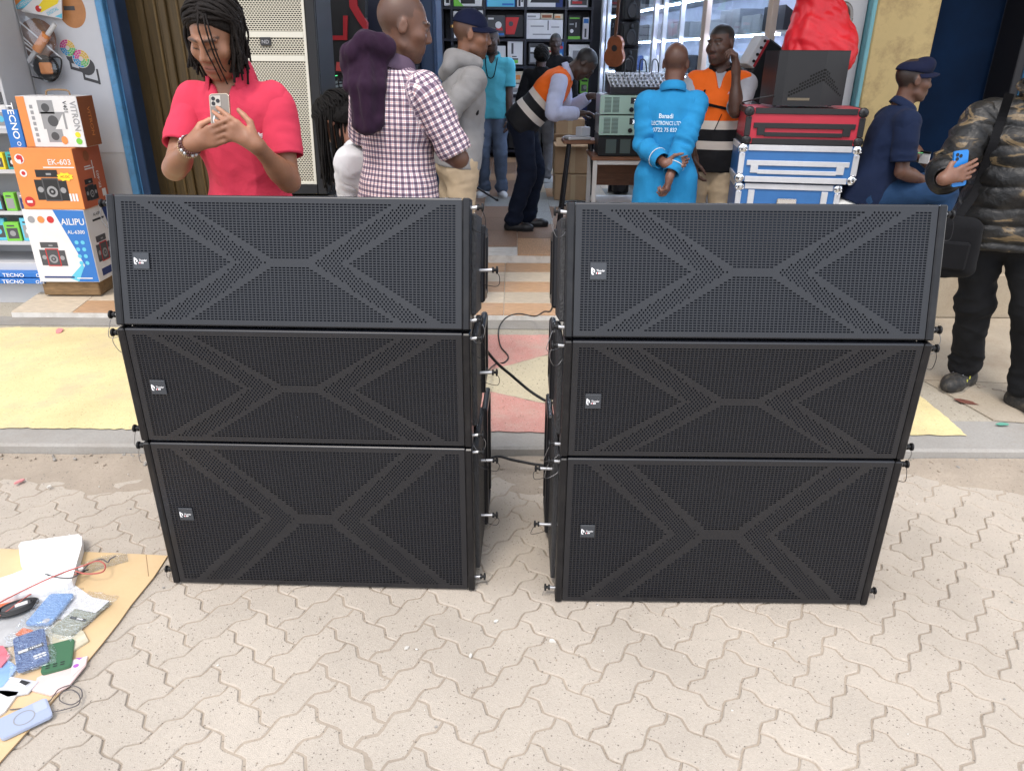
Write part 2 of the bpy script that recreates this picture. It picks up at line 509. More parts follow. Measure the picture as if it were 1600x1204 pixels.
clip_paint('yellow_pavement_marking', tri, M_YEL, rp)
# cement strip before the shop step, and the worn slabs on the right
sheet('cement_strip', [(-30, 4.60), (-2.2, 4.63), (.9, 4.60), (.9, 4.78), (-3.4, 4.80), (-30, 4.80)], PZ + .010, M_CEMENT, thick=.006)
for i, pts in enumerate(([(1.62, 3.86), (2.30, 3.80), (2.42, 4.88), (1.62, 4.88)], [(2.312, 3.80), (3.5, 3.70), (3.6, 4.88), (2.432, 4.88)], [(2.41, 3.30), (3.6, 3.10), (3.5, 3.688), (2.312, 3.788)], [(3.51, 3.70), (4.8, 3.6), (4.8, 4.88), (3.61, 4.88)])):
    o = sheet('slab', pts, PZ + .010 + .001 * (i % 2), M_SLAB, thick=.006, parent=pavement)
mb = MB()
for k in range(26):                          # cracks and dirt lines are ridges of crumbled mortar
    t = k / 25
    mb.box((2.42 + .9 * t + rng.uniform(-.02, .02), 3.80 - .5 * t + rng.uniform(-.02, .02), PZ + .012), (rng.uniform(.015, .05), rng.uniform(.01, .02), .006), rotz(rng.uniform(-1, 1)), 0, .002)
o = mb.build('mortar_crumbs', M_SAND); o['kind'] = 'stuff'
M_STAIN = mat('dark_red_stain', (.16, .06, .045), .6, var=.3, vscale=30)
M_GREEN = mat('green_scrap', (.12, .36, .27), .6)
def blob(cx, cy, a, b, n=12, rot=0., j=.3):
    return [(cx + math.cos(rot) * a * math.cos(2 * math.pi * k / n) * (q := 1 + rng.uniform(-j, j)) - math.sin(rot) * b * math.sin(2 * math.pi * k / n) * q,
             cy + math.sin(rot) * a * math.cos(2 * math.pi * k / n) * q + math.cos(rot) * b * math.sin(2 * math.pi * k / n) * q) for k in range(n)]
p = ath(1510, 628, PZ + .012)
sheet('pavement_stain', blob(p.x, p.y, .05, .025, rot=-.6), PZ + .0135, M_STAIN)
p = ath(1565, 663, PZ + .01)
o = sheet('paper_scrap', blob(p.x, p.y, .03, .014), PZ + .014, M_GREEN, thick=.003)
tag(o, 'small green scrap lying on the pavement in front of the camouflage jacket wearer', 'litter')
M_SCRAP = mat('white_litter', (.60, .58, .53), .7)
M_PINKSCRAP = mat('pink_litter', (.62, .25, .25), .7)
for (x, y, w, lab, m, h) in ((635, 1012, .012, 'white pebble-sized scrap on the pavers below the left stack', M_SCRAP, .003), (735, 1024, .012, 'white fleck on the pavers, lower of two before the gap', M_SCRAP, .003),
                         (863, 1001, .014, 'white folded scrap on the pavers below the gap between the stacks', M_SCRAP, .003), (775, 970, .011, 'pale flat scrap on the pavers close below the left stack corner', M_SCRAP, .003),
                         (320, 517, .05, 'crumpled pink wrapper at the upper edge of the yellow paint', M_PINKSCRAP, PZ + .012), (30, 752, .03, 'faded pink leaf-like scrap on the dusty ground by the kerb', M_PINKSCRAP, .012), (77, 760, .016, 'small pale scrap on the dusty ground by the kerb', M_SCRAP, .012)):
    if x == 320: x = 92
    p = ath(x, y, h)
    mb = MB(); mb.prism(blob(0, 0, w * .72, w * .40, 9, rng.uniform(0, 3)), (0, 0, -.002), (1, 0, 0), (0, 1, 0), (0, 0, .006))
    o = mb.build('paper_scrap', m, loc=(p.x, p.y, h), rot=(rng.uniform(-.15, .15), rng.uniform(-.15, .15), 0))
    tag(o, lab, 'litter', 'scraps littering the ground')
mb = MB()
for k in range(420):                         # grit
    x, y = rng.uniform(-2.4, 2.4), rng.uniform(1.1, 2.96)
    s_ = rng.choice((.0015, .002, .003, .004)) * rng.uniform(.7, 1.3)
    mb.box((x, y, s_ * .4 + (.004 if y > 2.7 else .001)), (s_ * 1.5, s_, s_ * .9), rotz(rng.uniform(0, 3)), rng.choice((0, 0, 1, 2)), s_ * .2)
for k in range(160):
    x, y = rng.uniform(-2.4, 2.4), KY - abs(rng.gauss(0, .06)) - .005
    s_ = rng.uniform(.004, .012)
    mb.box((x, y, .006 + s_ * .3), (s_ * 1.6, s_, s_ * .9), rotz(rng.uniform(0, 3)), rng.choice((0, 0, 2)), s_ * .25)
o = mb.build('grit', [M_SAND, M_SCRAP, M_CEMENT]); o['kind'] = 'stuff'

# ------------------------------------------------------------------ tiled ramp to the shop and the tiled shop floor
FZ = 0.26                                    # shop floor
RY0, RY1 = 4.78, 5.80
def ramp_z(y): return .10 + (y - RY0) / (RY1 - RY0) * .095
M_RISER = mat('white_step_edge', (.62, .60, .56), .6, var=.1, dirt=((.35, .31, .26), .6, 9.))
mb = MB()
mb.prism([(RY0, 0.0), (RY1, 0.0), (RY1, ramp_z(RY1) - .008), (RY0, ramp_z(RY0) - .008)], (-3.42, 0, 0), (0, 1, 0), (0, 0, 1), (5.9, 0, 0))
ramp = mb.build('ramp', M_RISER); ramp['kind'] = 'structure'
def wood_mat(name, col, var=.25, rough=.45, rand=.1):
    return mat(name, col, rough, var=var, vscale=7., stretch=(2.0, 14.0, 3.0), rand=rand)
M_TAN = wood_mat('tan_wood_tile', (.47, .29, .165))
M_BEIGE = wood_mat('beige_wood_tile', (.52, .44, .335))
M_BROWN = wood_mat('brown_wood_tile', (.235, .145, .095))
M_GREYT = wood_mat('grey_wood_tile', (.30, .30, .28))
def tile_me(w, d, m, rot=False):
    mb = MB(); mb.box((0, 0, -.004), (w - .004, d - .004, .008), None, 0, .0015)
    me = bpy.data.meshes.new('tile'); me.from_pydata(mb.v, [], mb.f); me.materials.append(m); return me
rt = {k: tile_me(.42, .204, m) for k, m in (('t', M_TAN), ('b', M_BEIGE))}
slope = math.atan2(.095, RY1 - RY0)
for i in range(14):
    for j in range(5):
        y = RY0 + .102 + j * .204
        x = -3.42 + .21 + i * .42 + (0.0)
        o = bpy.data.objects.new('tile', rt['tb'[(j + i // 3 + (1 if i < 5 and (i + j) % 3 == 0 else 0)) % 2]]); COL.objects.link(o)
        o.parent = ramp; o.location = (x, y, ramp_z(y)); o.rotation_euler = (slope, 0, 0)
floor = sheet('shop_floor', [(-2.2, RY1 + .002), (2.2, RY1 + .002), (2.2, 12.9), (-2.2, 12.9)], FZ - .009, M_RISER, thick=.24)
ft = {k: tile_me(.60, .345, m) for k, m in (('n', M_BROWN), ('g', M_GREYT), ('t', M_TAN), ('b', M_BEIGE))}
for i in range(11):
    for j in range(12):
        if i * 12 + j > 290: break
        x = -1.86 + i * .345
        y = RY1 + .30 + j * .60 + (.3 if i % 2 else 0)
        if y > 12.6 or x > 2.0: continue
        o = bpy.data.objects.new('tile', ft[rng.choice('nnng' if rng.random() < .8 else 'gtb')]); COL.objects.link(o)
        o.parent = floor; o.location = (x, y, FZ + .0); o.rotation_euler = (0, 0, R(90))

# concrete plinth under the yellow wall
M_PLINTH = speckle_mat('plinth_cement', (.36, .30, .22), (.46, .41, .33), (.16, .13, .10), amt_d=.2, stain=((.24, .18, .12), 3., .5))
mb = MB(); mb.box((4.3, 5.45, .21), (3.3, 1.1, .32), None, 0, .012)
o = mb.build('concrete_plinth', M_PLINTH)
tag(o, 'low tan concrete plinth running along the base of the yellow wall', 'plinth')

# ------------------------------------------------------------------ shop building: facade, interior, door frames
M_WHITE = mat('white_panel', (.50, .505, .52), .55, var=.05, vscale=3., dirt=((.5, .48, .45), .3, 3.))
M_YWALL = mat('yellow_plaster', (.56, .43, .20), .8, var=.12, vscale=2.5, bump=.3, bscale=35., dirt=((.26, .18, .09), .8, 5.))
M_BLUEF = mat('blue_frame_paint', (.10, .30, .55), .4, var=.12, vscale=6., dirt=((.05, .08, .12), .5, 9.))
M_NAVYF = mat('navy_frame_paint', (.022, .055, .13), .45, var=.2, vscale=6.)
M_TEAL = mat('teal_frame_paint', (.16, .40, .45), .4, var=.1)
M_NAVYD = mat('navy_door_paint', (.002, .016, .052), .6, var=.3, vscale=3., spec=.12)
M_OLIVE = mat('olive_brown_wood', (.105, .067, .022), .45, var=.3, vscale=5., stretch=(9, 9, .7), bump=.2)
M_OLIVE2 = mat('olive_brown_batten', (.19, .125, .05), .4, var=.25, vscale=5., stretch=(9, 9, .7))
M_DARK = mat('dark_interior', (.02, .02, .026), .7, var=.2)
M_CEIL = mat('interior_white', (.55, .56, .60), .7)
M_ALU = mat('aluminium_frame', (.62, .65, .69), .3, .35, var=.08, vscale=4.)
M_CREAMP = mat('cream_post', (.58, .47, .39), .5, var=.05)
M_BLACK = mat('black_plastic', (.010, .010, .011), .45, var=.2, vscale=12., spec=.35)
M_BLACKM = mat('black_metal', (.02, .02, .023), .35, .3)
M_CHROME = mat('chrome', (.75, .76, .78), .18, 1.0)
M_STEEL = mat('zinc_steel', (.5, .51, .53), .32, .9)
M_GLASS = glass_mat('showcase_glass')

b = thing('shop_building', 'shop front building with blue, teal and yellow framed openings behind the cabinets', 'shop building', (0, 5.6, 0))
def part(name, mb_, m, parent, offy=5.6):
    o = mb_.build(name, m, parent)
    o.matrix_parent_inverse = Matrix.Translation((0, -offy, 0))
    return o
FY = 5.6
mb = MB(); mb.box((-3.10, FY + .06, 1.75), (.56, .12, 3.3), None, 0, .004); part('wall_panel', mb, M_WHITE, b)
mb = MB(); mb.box((-5.0, FY + .9, 1.75), (3.2, .12, 3.5), None, 0, .004); part('wall_panel', mb, M_WHITE, b)
mb = MB(); mb.box((-3.42, FY + .5, 1.75), (.06, .88, 3.5)); part('wall_panel', mb, M_WHITE, b)
mb = MB(); mb.box((-2.795, FY + .02, 1.75), (.05, .14, 3.3), None, 0, .006); mb.box((-2.762, FY + .05, 1.75), (.012, .10, 3.3)); part('door_frame', mb, M_BLUEF, b)
mb = MB(); mb.box((-2.725, FY + .06, 1.75), (.055, .16, 3.3), None, 0, .006); part('door_frame', mb, M_NAVYF, b)
dr = MB(); dr.box((-2.37, FY + .30, 1.70), (1.06, .04, 3.0))
d_o = part('folding_door', dr, M_OLIVE, b)
for k, (x, w, pz) in enumerate(((-2.66, .05, .03), (-2.56, .018, .02), (-2.50, .05, .035), (-2.40, .014, .02), (-2.30, .05, .03), (-2.17, .016, .02), (-2.04, .05, .03), (-1.93, .016, .02))):
    mb = MB(); mb.box((x, FY + .28 - pz / 2, 1.70), (w, pz, 2.98), None, 0, .006)
    o = mb.build('batten', M_OLIVE2 if k % 2 else M_OLIVE, d_o)
mb = MB(); mb.box((-2.34, FY + .26, 1.62), (.012, .02, .03), None, 0, .003); o = mb.build('door_bolt', M_BLACKM, d_o)
# between the folding door and the shop mouth
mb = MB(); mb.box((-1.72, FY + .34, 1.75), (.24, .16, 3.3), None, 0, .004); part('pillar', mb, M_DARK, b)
# interior shell
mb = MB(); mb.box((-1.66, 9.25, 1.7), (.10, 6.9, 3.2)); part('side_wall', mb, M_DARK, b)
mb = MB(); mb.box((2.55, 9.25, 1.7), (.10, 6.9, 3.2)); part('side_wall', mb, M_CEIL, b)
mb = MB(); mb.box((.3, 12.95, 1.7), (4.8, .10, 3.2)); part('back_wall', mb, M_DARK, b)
mb = MB(); mb.box((.3, 9.3, 3.35), (4.8, 7.2, .10)); part('shop_ceiling', mb, M_CEIL, b)
# outer facade to the right
mb = MB(); mb.box((1.975, FY + .02, 1.75), (.035, .14, 3.3), None, 0, .005); mb.box((2.03, FY + .04, 1.75), (.03, .10, 3.3), None, 0, .005); mb.box((2.075, FY + .03, 1.75), (.03, .12, 3.3), None, 0, .005); part('door_frame', mb, M_TEAL, b)
mb = MB(); mb.box((2.25, FY + .09, 1.75), (.318, .10, 3.3), None, 0, .004); part('wall_panel', mb, M_WHITE, b)
mb = MB(); mb.box((2.43, FY + .03, 1.9), (.03, .12, 3.0), None, 0, .005); mb.box((2.36, FY + .02, 1.32), (.12, .04, .03), None, 0, .004); part('door_frame', mb, M_TEAL, b)
mb = MB(); mb.box((2.66, FY + .08, 1.9), (.43, .22, 3.05), None, 0, .012); part('yellow_wall', mb, M_YWALL, b)
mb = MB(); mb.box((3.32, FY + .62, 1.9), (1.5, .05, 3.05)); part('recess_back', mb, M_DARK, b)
mb = MB(); mb.box((3.22, FY + .42, 1.87), (.62, .045, 3.0), rotz(R(-18)), 0, .006)
nd = part('navy_door', mb, M_NAVYD, b)
mb = MB(); mb.box((3.06, FY + .43, 1.55), (.02, .03, .10), rotz(R(-18)), 0, .004); mb.build('door_handle', M_STEEL, nd)
mb = MB(); mb.box((3.50, FY + .10, 1.87), (.06, .30, 3.0), None, 0, .006); part('door_frame', mb, M_BLACKM, b)
mb = MB(); mb.box((3.585, FY + .0, 1.87), (.10, .14, 3.0), None, 0, .006); mb.box((3.665, FY + .03, 1.87), (.055, .10, 3.0), None, 0, .006); mb.box((3.81, FY - .01, 1.87), (.22, .08, 3.0), None, 0, .006); part('door_frame', mb, M_BLUEF, b)
mb = MB(); mb.box((5.5, FY + .1, 1.9), (3.1, .2, 3.05)); part('yellow_wall', mb, M_YWALL, b)
# storey above the shop mouth; out-of-view canopy slab sized to shade the front
mb = MB(); mb.box((.6, FY + .35, 4.3), (13, .5, 1.8)); mb.box((.6, 4.85, 3.45), (13, 1.6, .12), None, 0, .01); part('shade_canopy', mb, M_YWALL, b)

# ceiling lamps of the shop
M_TUBE = mat('lamp_tube', (.9, .93, 1.0), .3, emit=((.86, .92, 1.0), 30.0))
for k, (x, y) in enumerate(((-.5, 7.2), (.7, 8.9), (-.5, 10.6), (.6, 12.0))):
    o = thing('ceiling_lamp', 'white tube lamp on the shop ceiling, %s from the entrance' % ('first', 'second', 'third', 'last')[k], 'lamp', (x, y, 3.30), 0, 'tube lamps on the shop ceiling')
    mb = MB(); mb.box((0, 0, -.025), (1.25, .09, .05), None, 0, .005); mb.build('lamp_housing', M_CEIL, o)
    mb = MB(); mb.cyl((-.6, 0, -.075), (.6, 0, -.075), .02, n=10); mb.build('lamp_tube', M_TUBE, o)
# ------------------------------------------------------------------ the two stacks of line-array cabinets
M_GRILLE = mat("grille_powder_coat", (.0055, .0065, .010), .34, var=.08, vscale=14., spec=.72, dirt=((.022, .022, .023), .16, 5.))
M_STRIP = mat("end_strip_paint", (.006, .006, .0075), .30, var=.12, vscale=10., spec=.45, dirt=((.045, .042, .04), .3, 12.))
M_FOAM = mat("grille_foam", (.017, .022, .034), .9, spec=.15)
M_CAB = mat('textured_cabinet_paint', (.030, .030, .032), .5, var=.35, vscale=130., bump=1.0, bscale=190., spec=.6)
M_BADGE = mat('badge_plate', (.045, .050, .058), .38, .1)
M_LOGOW = mat('badge_white', (.85, .85, .86), .5)
M_LOGOR = mat('badge_red', (.62, .05, .07), .5)
M_WIRE = mat('steel_wire', (.34, .34, .35), .3, .9)
W = 1.064

def grille_mesh(h, name):
    """perforated steel: slot fields, an X of round-hole bands between plain borders"""
    gw = W - .052
    px, py = .01165, .0073
    nx, ny = int((gw - .022) / px), int((h - .034) / py)
    mx, mz = (gw - nx * px) / 2, (h - ny * py) / 2
    V, Fc = [], []
    def quad(x0, z0, x1, z1):
        n = len(V); V.extend(((x0, 0, z0), (x1, 0, z0), (x1, 0, z1), (x0, 0, z1))); Fc.append((n, n + 1, n + 2, n + 3))
    def zone(u, v):
        uu = min(u, 1 - u); vv = abs(v - .5)
        # chevron edges: x at the middle (apex) and x at the top
        def edge(xa, xt): return xa + (xt - xa) * (vv / .5)
        if uu < edge(.322, .042): return 1
        if edge(.350, .078) < uu < edge(.428, .165): return 2
        if vv > .035 and uu > edge(.470, .190): return 1
        return 0
    for j in range(ny):
        z0 = mz + j * py
        run = None
        for i in range(nx):
            x0 = -gw / 2 + mx + i * px
            t = zone((i + .5) / nx, (j + .5) / ny)
            if t == 0:
                run = x0 if run is None else run
                continue
            if run is not None: quad(run, z0, x0, z0 + py); run = None
            if t == 1:
                ax, az = .0015, .0017
                n = len(V)
                V.extend(((x0, 0, z0), (x0 + px, 0, z0), (x0 + px, 0, z0 + py), (x0, 0, z0 + py),
                          (x0 + ax, 0, z0 + az), (x0 + px - ax, 0, z0 + az), (x0 + px - ax, 0, z0 + py - az), (x0 + ax, 0, z0 + py - az),
                          (x0 + ax, .0016, z0 + az), (x0 + px - ax, .0016, z0 + az)))
                Fc.extend(((n, n + 1, n + 5, n + 4), (n + 1, n + 2, n + 6, n + 5), (n + 2, n + 3, n + 7, n + 6), (n + 3, n, n + 4, n + 7), (n + 4, n + 5, n + 9, n + 8)))
            else:
                hx = px / 2
                s0 = x0 if j % 2 else x0 + hx      # the half without a hole
                quad(s0, z0, s0 + hx, z0 + py)
                c0 = x0 + hx if j % 2 else x0
                cx, cz, r = c0 + hx / 2, z0 + py / 2, .00275
                n = len(V)
                V.extend(((c0, 0, z0), (c0 + hx, 0, z0), (c0 + hx, 0, z0 + py), (c0, 0, z0 + py)))
                for k in range(8):
                    a = math.pi * (k / 4 + 1.125)
                    V.append((cx + r * math.cos(a), 0, cz + r * 1.14 * math.sin(a)))
                for k in range(4):
                    c_, c2 = n + k, n + (k + 1) % 4
                    h0, h1, h2 = n + 4 + 2 * k, n + 4 + 2 * k + 1, n + 4 + (2 * k + 2) % 8
                    Fc.extend(((c_, h1, h0), (c_, c2, h1), (c2, h2, h1)))
        if run is not None: quad(run, z0, -gw / 2 + mx + nx * px, z0 + py)
    x0, x1, z0, z1 = -gw / 2 + mx, -gw / 2 + mx + nx * px, mz, mz + ny * py
    g = gw / 2
    quad(-g, .004, x0, h - .004); quad(x1, .004, g, h - .004); quad(x0, .004, x1, z0); quad(x0, z1, x1, h - .004)
    # rolled top and bottom edges
    for (za, sgn) in ((h - .004, 1), (.004, -1)):
        prev = (0, za)
        for k in range(1, 5):
            a = k / 4 * math.pi / 2
            cur = (.010 * (1 - math.cos(a)), za + sgn * .006 * math.sin(a))
            n = len(V)
            V.extend(((-g, prev[0], prev[1]), (g, prev[0], prev[1]), (g, cur[0], cur[1]), (-g, cur[0], cur[1])))
            Fc.append((n, n + 1, n + 2, n + 3) if sgn > 0 else (n + 3, n + 2, n + 1, n)); prev = cur
        n = len(V)
        V.extend(((-g, prev[0], prev[1]), (g, prev[0], prev[1]), (g, .02, prev[1]), (-g, .02, prev[1])))
        Fc.append((n, n + 1, n + 2, n + 3) if sgn > 0 else (n + 3, n + 2, n + 1, n))
    me = bpy.data.meshes.new(name); me.from_pydata(V, [], Fc); me.materials.append(M_GRILLE); me.update()
    return me

def make_cabinet(h, depth, taper, sub):
    """empty at the bottom centre of the front face; x right, y away from the street, z up"""
    t = bpy.data.objects.new('subwoofer_cabinet' if sub else 'line_array_speaker', None); COL.objects.link(t)
    t.empty_display_size = .1
    link('grille', grille_mesh(h - .006, 'grille'), t, (0, 0, .003))
    mb = MB(); mb.box((0, .016, h / 2), (W - .054, .004, h - .016)); mb.build('grille_foam', M_FOAM, t)
    # wooden cabinet, narrowing to the back
    hw = W / 2 - .018
    mb = MB(); a = .070
    V = [(x * (hw + .002), a, z) for x in (-1, 1) for z in (.004, h - .004)] + [(x * hw * (1 if sub else .985), depth, z) for x in (-1, 1) for z in (.004 + taper, h - .004 - taper)]
    mb.add(V, [(0, 1, 3, 2), (4, 6, 7, 5), (0, 4, 5, 1), (2, 3, 7, 6), (1, 5, 7, 3), (0, 2, 6, 4)])
    cab = mb.build('cabinet', M_CAB, t)
    for s in (-1, 1):
        # end strip framing the grille, and the steel side plate behind it
        mb = MB(); mb.box((s * (W / 2 - .0125), .004, h / 2), (.023, .018, h - .003), None, 0, .004); mb.box((s * (W / 2 - .006), .040, h / 2), (.010, .056, h - .004), None, 0, .002)
        st = mb.build('end_strip', M_STRIP, t)
        mb = MB(); mb.box((s * (W / 2 - .014), .105, h / 2), (.012, .066, h * .93), None, 0, .003)
        mb.build('side_plate', M_BLACKM, t)
        mb = MB(); mb.box((s * (W / 2 + .003), depth * .33 + .03, h / 2), (.018, depth * .50, h * .88 - taper * .8), None, 0, .004); mb.build('side_cheek', M_CAB, t)
        # flying bar at the back with its grip opening
        mb = MB()
        x = s * (W / 2 + .014)
        y0, y1 = depth * .58, depth * .97
        z0, z1 = taper * .8 + .03, h - taper * .8 - .03
        mb.box((x, y0 + .018, (z0 + z1) / 2), (.022, .036, z1 - z0), None, 0, .006)
        mb.box((x, y1 - .018, (z0 + z1) / 2), (.022, .036, (z1 - z0) * .86), None, 0, .006)
        mb.box((x, (y0 + y1) / 2, z1 - .022), (.020, y1 - y0 - .05, .036), None, 0, .005)
        mb.box((x, (y0 + y1) / 2, z0 + .022), (.020, y1 - y0 - .05, .036), None, 0, .005)
        mb.box((x - s * .004, (y0 + y1) / 2, (z0 + z1) / 2), (.008, y1 - y0 - .03, (z1 - z0) * .62), None, 0, .002)
        mb.build('flying_bar', M_BLACKM, t)
        # locking pins with black heads and steel lanyards
        for (z, yy) in (((h - .028), .030), (.028, .030), (h * .45, .20)) if not sub else (((h - .03), .030), (.035, .030), (h * .72, .20), (h * .35, .17)):
            if yy > .1 and s < 0 and not sub: continue
            ln = .020 if yy < .1 else .042
            mb = MB()
            x0 = s * (W / 2 - .004) if yy < .1 else s * (W / 2 + .010)
            mb.cyl((x0, yy, z), (x0 + s * ln, yy, z + .002), .0055, n=10, m=0)
            mb.cyl((x0 + s * ln, yy, z + .002), (x0 + s * (ln + .006), yy, z + .002), .0095, n=12, m=1)
            mb.cyl((x0 + s * (ln + .006), yy, z + .002), (x0 + s * (ln + .012), yy, z + .002), .005, n=10, m=1)
            mb.lathe([(.004, 0), (.0125, .001), (.0125, .006), (.004, .008)], (x0 + s * (ln + .012), yy, z + .002), (s, 0, 0), 14, 1)
            pin = mb.build('locking_pin', [M_STEEL, M_BLACK], t)
            if True:
                mb = MB(); xe = x0 + s * (ln + .012)
                drop = .07 if yy < .1 else .05
                q = rng.uniform(-.01, .015)
                pts = [Vector((xe, yy, z)), Vector((xe + s * .012, yy + .004, z - drop * .45)), Vector((xe + s * (.004 + q), yy + .012, z - drop)), Vector((x0 + s * .004, yy + .03, z - drop * .8)), Vector((x0 - s * .006, yy + .05, z - drop * .2))]
                mb.tube(spline(pts, 5), .0011, 5); mb.build('lanyard', M_WIRE if rng.random() < .5 else M_BLACKM, pin)
        for z in (h * .2, h * .5, h * .8):
            mb = MB(); mb.cyl((s * (W / 2 - .001), .045, z), (s * (W / 2 + .0012), .045, z), .0042, n=8); mb.build('bolt', M_BLACKM, t)
    # badge left of the middle
    bs = .047
    bx, bz = (-W / 2 + .093, h * .5) if not sub else (-W / 2 + .098, h * .52)
    mb = MB(); mb.box((bx, -.003, bz), (bs, .004, bs), None, 0, .001); bd = mb.build('badge', M_BADGE, t)
    mb = MB(); P = decal((bx, -.0054, bz), (1, 0, 0), (0, 0, 1), (0, -1, 0))
    horn = [(-.0200, .0095), (-.0185, .0105), (-.0105, .0040), (-.0095, -.0005), (-.0120, -.0045), (-.0145, -.0030), (-.0130, .0015), (-.0158, .0045), (-.0172, .0000), (-.0165, -.0060), (-.0125, -.0085), (-.0125, -.0100), (-.0185, -.0100), (-.0205, -.0030)]
    mb.add([P(x, y) for x, y in horn], [tuple(range(len(horn)))], 0)
    mb.text('Thunder', P(.0065, -.0012), (1, 0, 0), (0, 0, 1), .0086, 0, squash=.80)
    for (x, w_, k) in ((-.0058, .0022, 0), (-.0030, .0024, 1), (.0005, .0026, 0), (.0036, .0024, 0), (.0066, .0022, 0)):
        mb.quad(P(x - w_ / 2, -.0078), P(x + w_ / 2, -.0078), P(x + w_ / 2, -.0033), P(x - w_ / 2, -.0033), k)
    mb.build('badge_lettering', [M_LOGOW, M_LOGOR], bd)
    # rear panel with a connector plate
    mb = MB(); mb.box((0, depth + .003, h / 2), (.22, .006, h * .3), None, 0, .002); cp = mb.build('connector_plate', M_BLACKM, t)
    for k in (-1, 1):
        mb = MB(); mb.lathe([(.005, 0), (.014, 0), (.014, .008), (.009, .008), (.009, .002)], (k * .05, depth + .006, h / 2), (0, 1, 0), 14); mb.build('socket', M_BLACK, cp)
    return t

def spline(pts, n=8):
    """Catmull-Rom through the points"""
    pts = [Vector(p) for p in pts]
    P = [pts[0] * 2 - pts[1]] + pts + [pts[-1] * 2 - pts[-2]]
    out = []
    for i in range(1, len(P) - 2):
        a, b, c, d = P[i - 1:i + 3]
        for k in range(n):
            t = k / n
            out.append(.5 * ((2 * b) + (c - a) * t + (2 * a - 5 * b + 4 * c - d) * t * t + (3 * b - a - 3 * c + d) * t ** 3))
    out.append(pts[-1])
    return out

HS, HA = .562, .384
sub0 = make_cabinet(HS, .60, .0, True)
arr0 = make_cabinet(HA, .46, .045, False)
def place_stack(xc, yf, yaw, side):
    fx, fy = -math.sin(yaw), math.cos(yaw)
    for k in range(3):
        src = sub0 if k == 0 else arr0
        o = src if (side == 'left' and k < 2) else copy_tree(src)
        z = (0.004, HS + .008, HS + HA + .014)[k]
        tilt = 0 if k < 2 else R(-13.8)
        dy = 0 if k < 2 else .003
        o.location = (xc + fx * dy, yf + fy * dy, z)
        o.rotation_euler = (tilt, 0, yaw)
        o.rotation_mode = 'XYZ'
        where = ('bottom', 'middle', 'top')[k]
        what = ('tall black subwoofer cabinet with an X-patterned grille at the foot of the %s stack', 'upright black line array speaker in the middle of the %s stack', 'black line array speaker tilted back on top of the %s stack')[k] % side
        tag(o, what, 'speaker', 'line array cabinets in two stacks')
# left stack: front bottom corners measured at x = -1.18 .. -0.13
place_stack(-.656, 2.068, R(-1.6), 'left')
place_stack(.682, 1.994, R(-.4), 'right')

# black cords between the stacks
M_CORD = mat('black_cord', (.015, .015, .016), .5)
def cord(name, pts, r, m, label, cat='cable', group=None, n=8):
    mb = MB(); mb.tube(spline(pts, 8), r, n)
    o = mb.build(name, m)
    return tag(o, label, cat, group)
c1 = [(.15, 2.46, 1.02), at(862, 483, 3.2), at(850, 487, 3.9), ath(835, 494, .13) + Vector((0, 0, 0)), ath(810, 490, .125), ath(790, 497, .10), ath(779, 515, .062), ath(782, 540, .062), ath(794, 556, .062), ath(788, 566, .062), ath(772, 570, .07), (-.16, 3.2, .3), (-.14, 2.62, .62)]
cord('power_cable', c1, .0045, M_CORD, 'thin black cable lying over the ramp edge and the red paint between the stacks')
c2 = [(-.15, 2.52, .80), at(772, 562, 2.65), at(800, 587, 2.72), at(830, 612, 2.72), at(858, 628, 2.62), (.19, 2.5, .52)]
cord('power_cable', c2, .006, M_CORD, 'thick black cable slung in mid-air between the two middle speakers')
c3 = [(-.16, 2.9, .02), ath(776, 713, .055), ath(800, 718, .058), ath(830, 724, .05), ath(858, 730, .04), (.2, 2.75, .03)]
cord('power_cable', c3, .006, M_CORD, 'black cable lying on the kerb behind the two stacks')
# ------------------------------------------------------------------ people: one continuous implicit surface per body, clothes grown from the same skeleton
V3 = lambda *a: np.array(a, dtype=np.float64)
def rx(a): c, s = math.cos(a), math.sin(a); return np.array([[1, 0, 0], [0, c, -s], [0, s, c]])
def ry(a): c, s = math.cos(a), math.sin(a); return np.array([[c, 0, s], [0, 1, 0], [-s, 0, c]])
def rzm(a): c, s = math.cos(a), math.sin(a); return np.array([[c, -s, 0], [s, c, 0], [0, 0, 1]])
def unit(v): return v / (np.linalg.norm(v) + 1e-9)

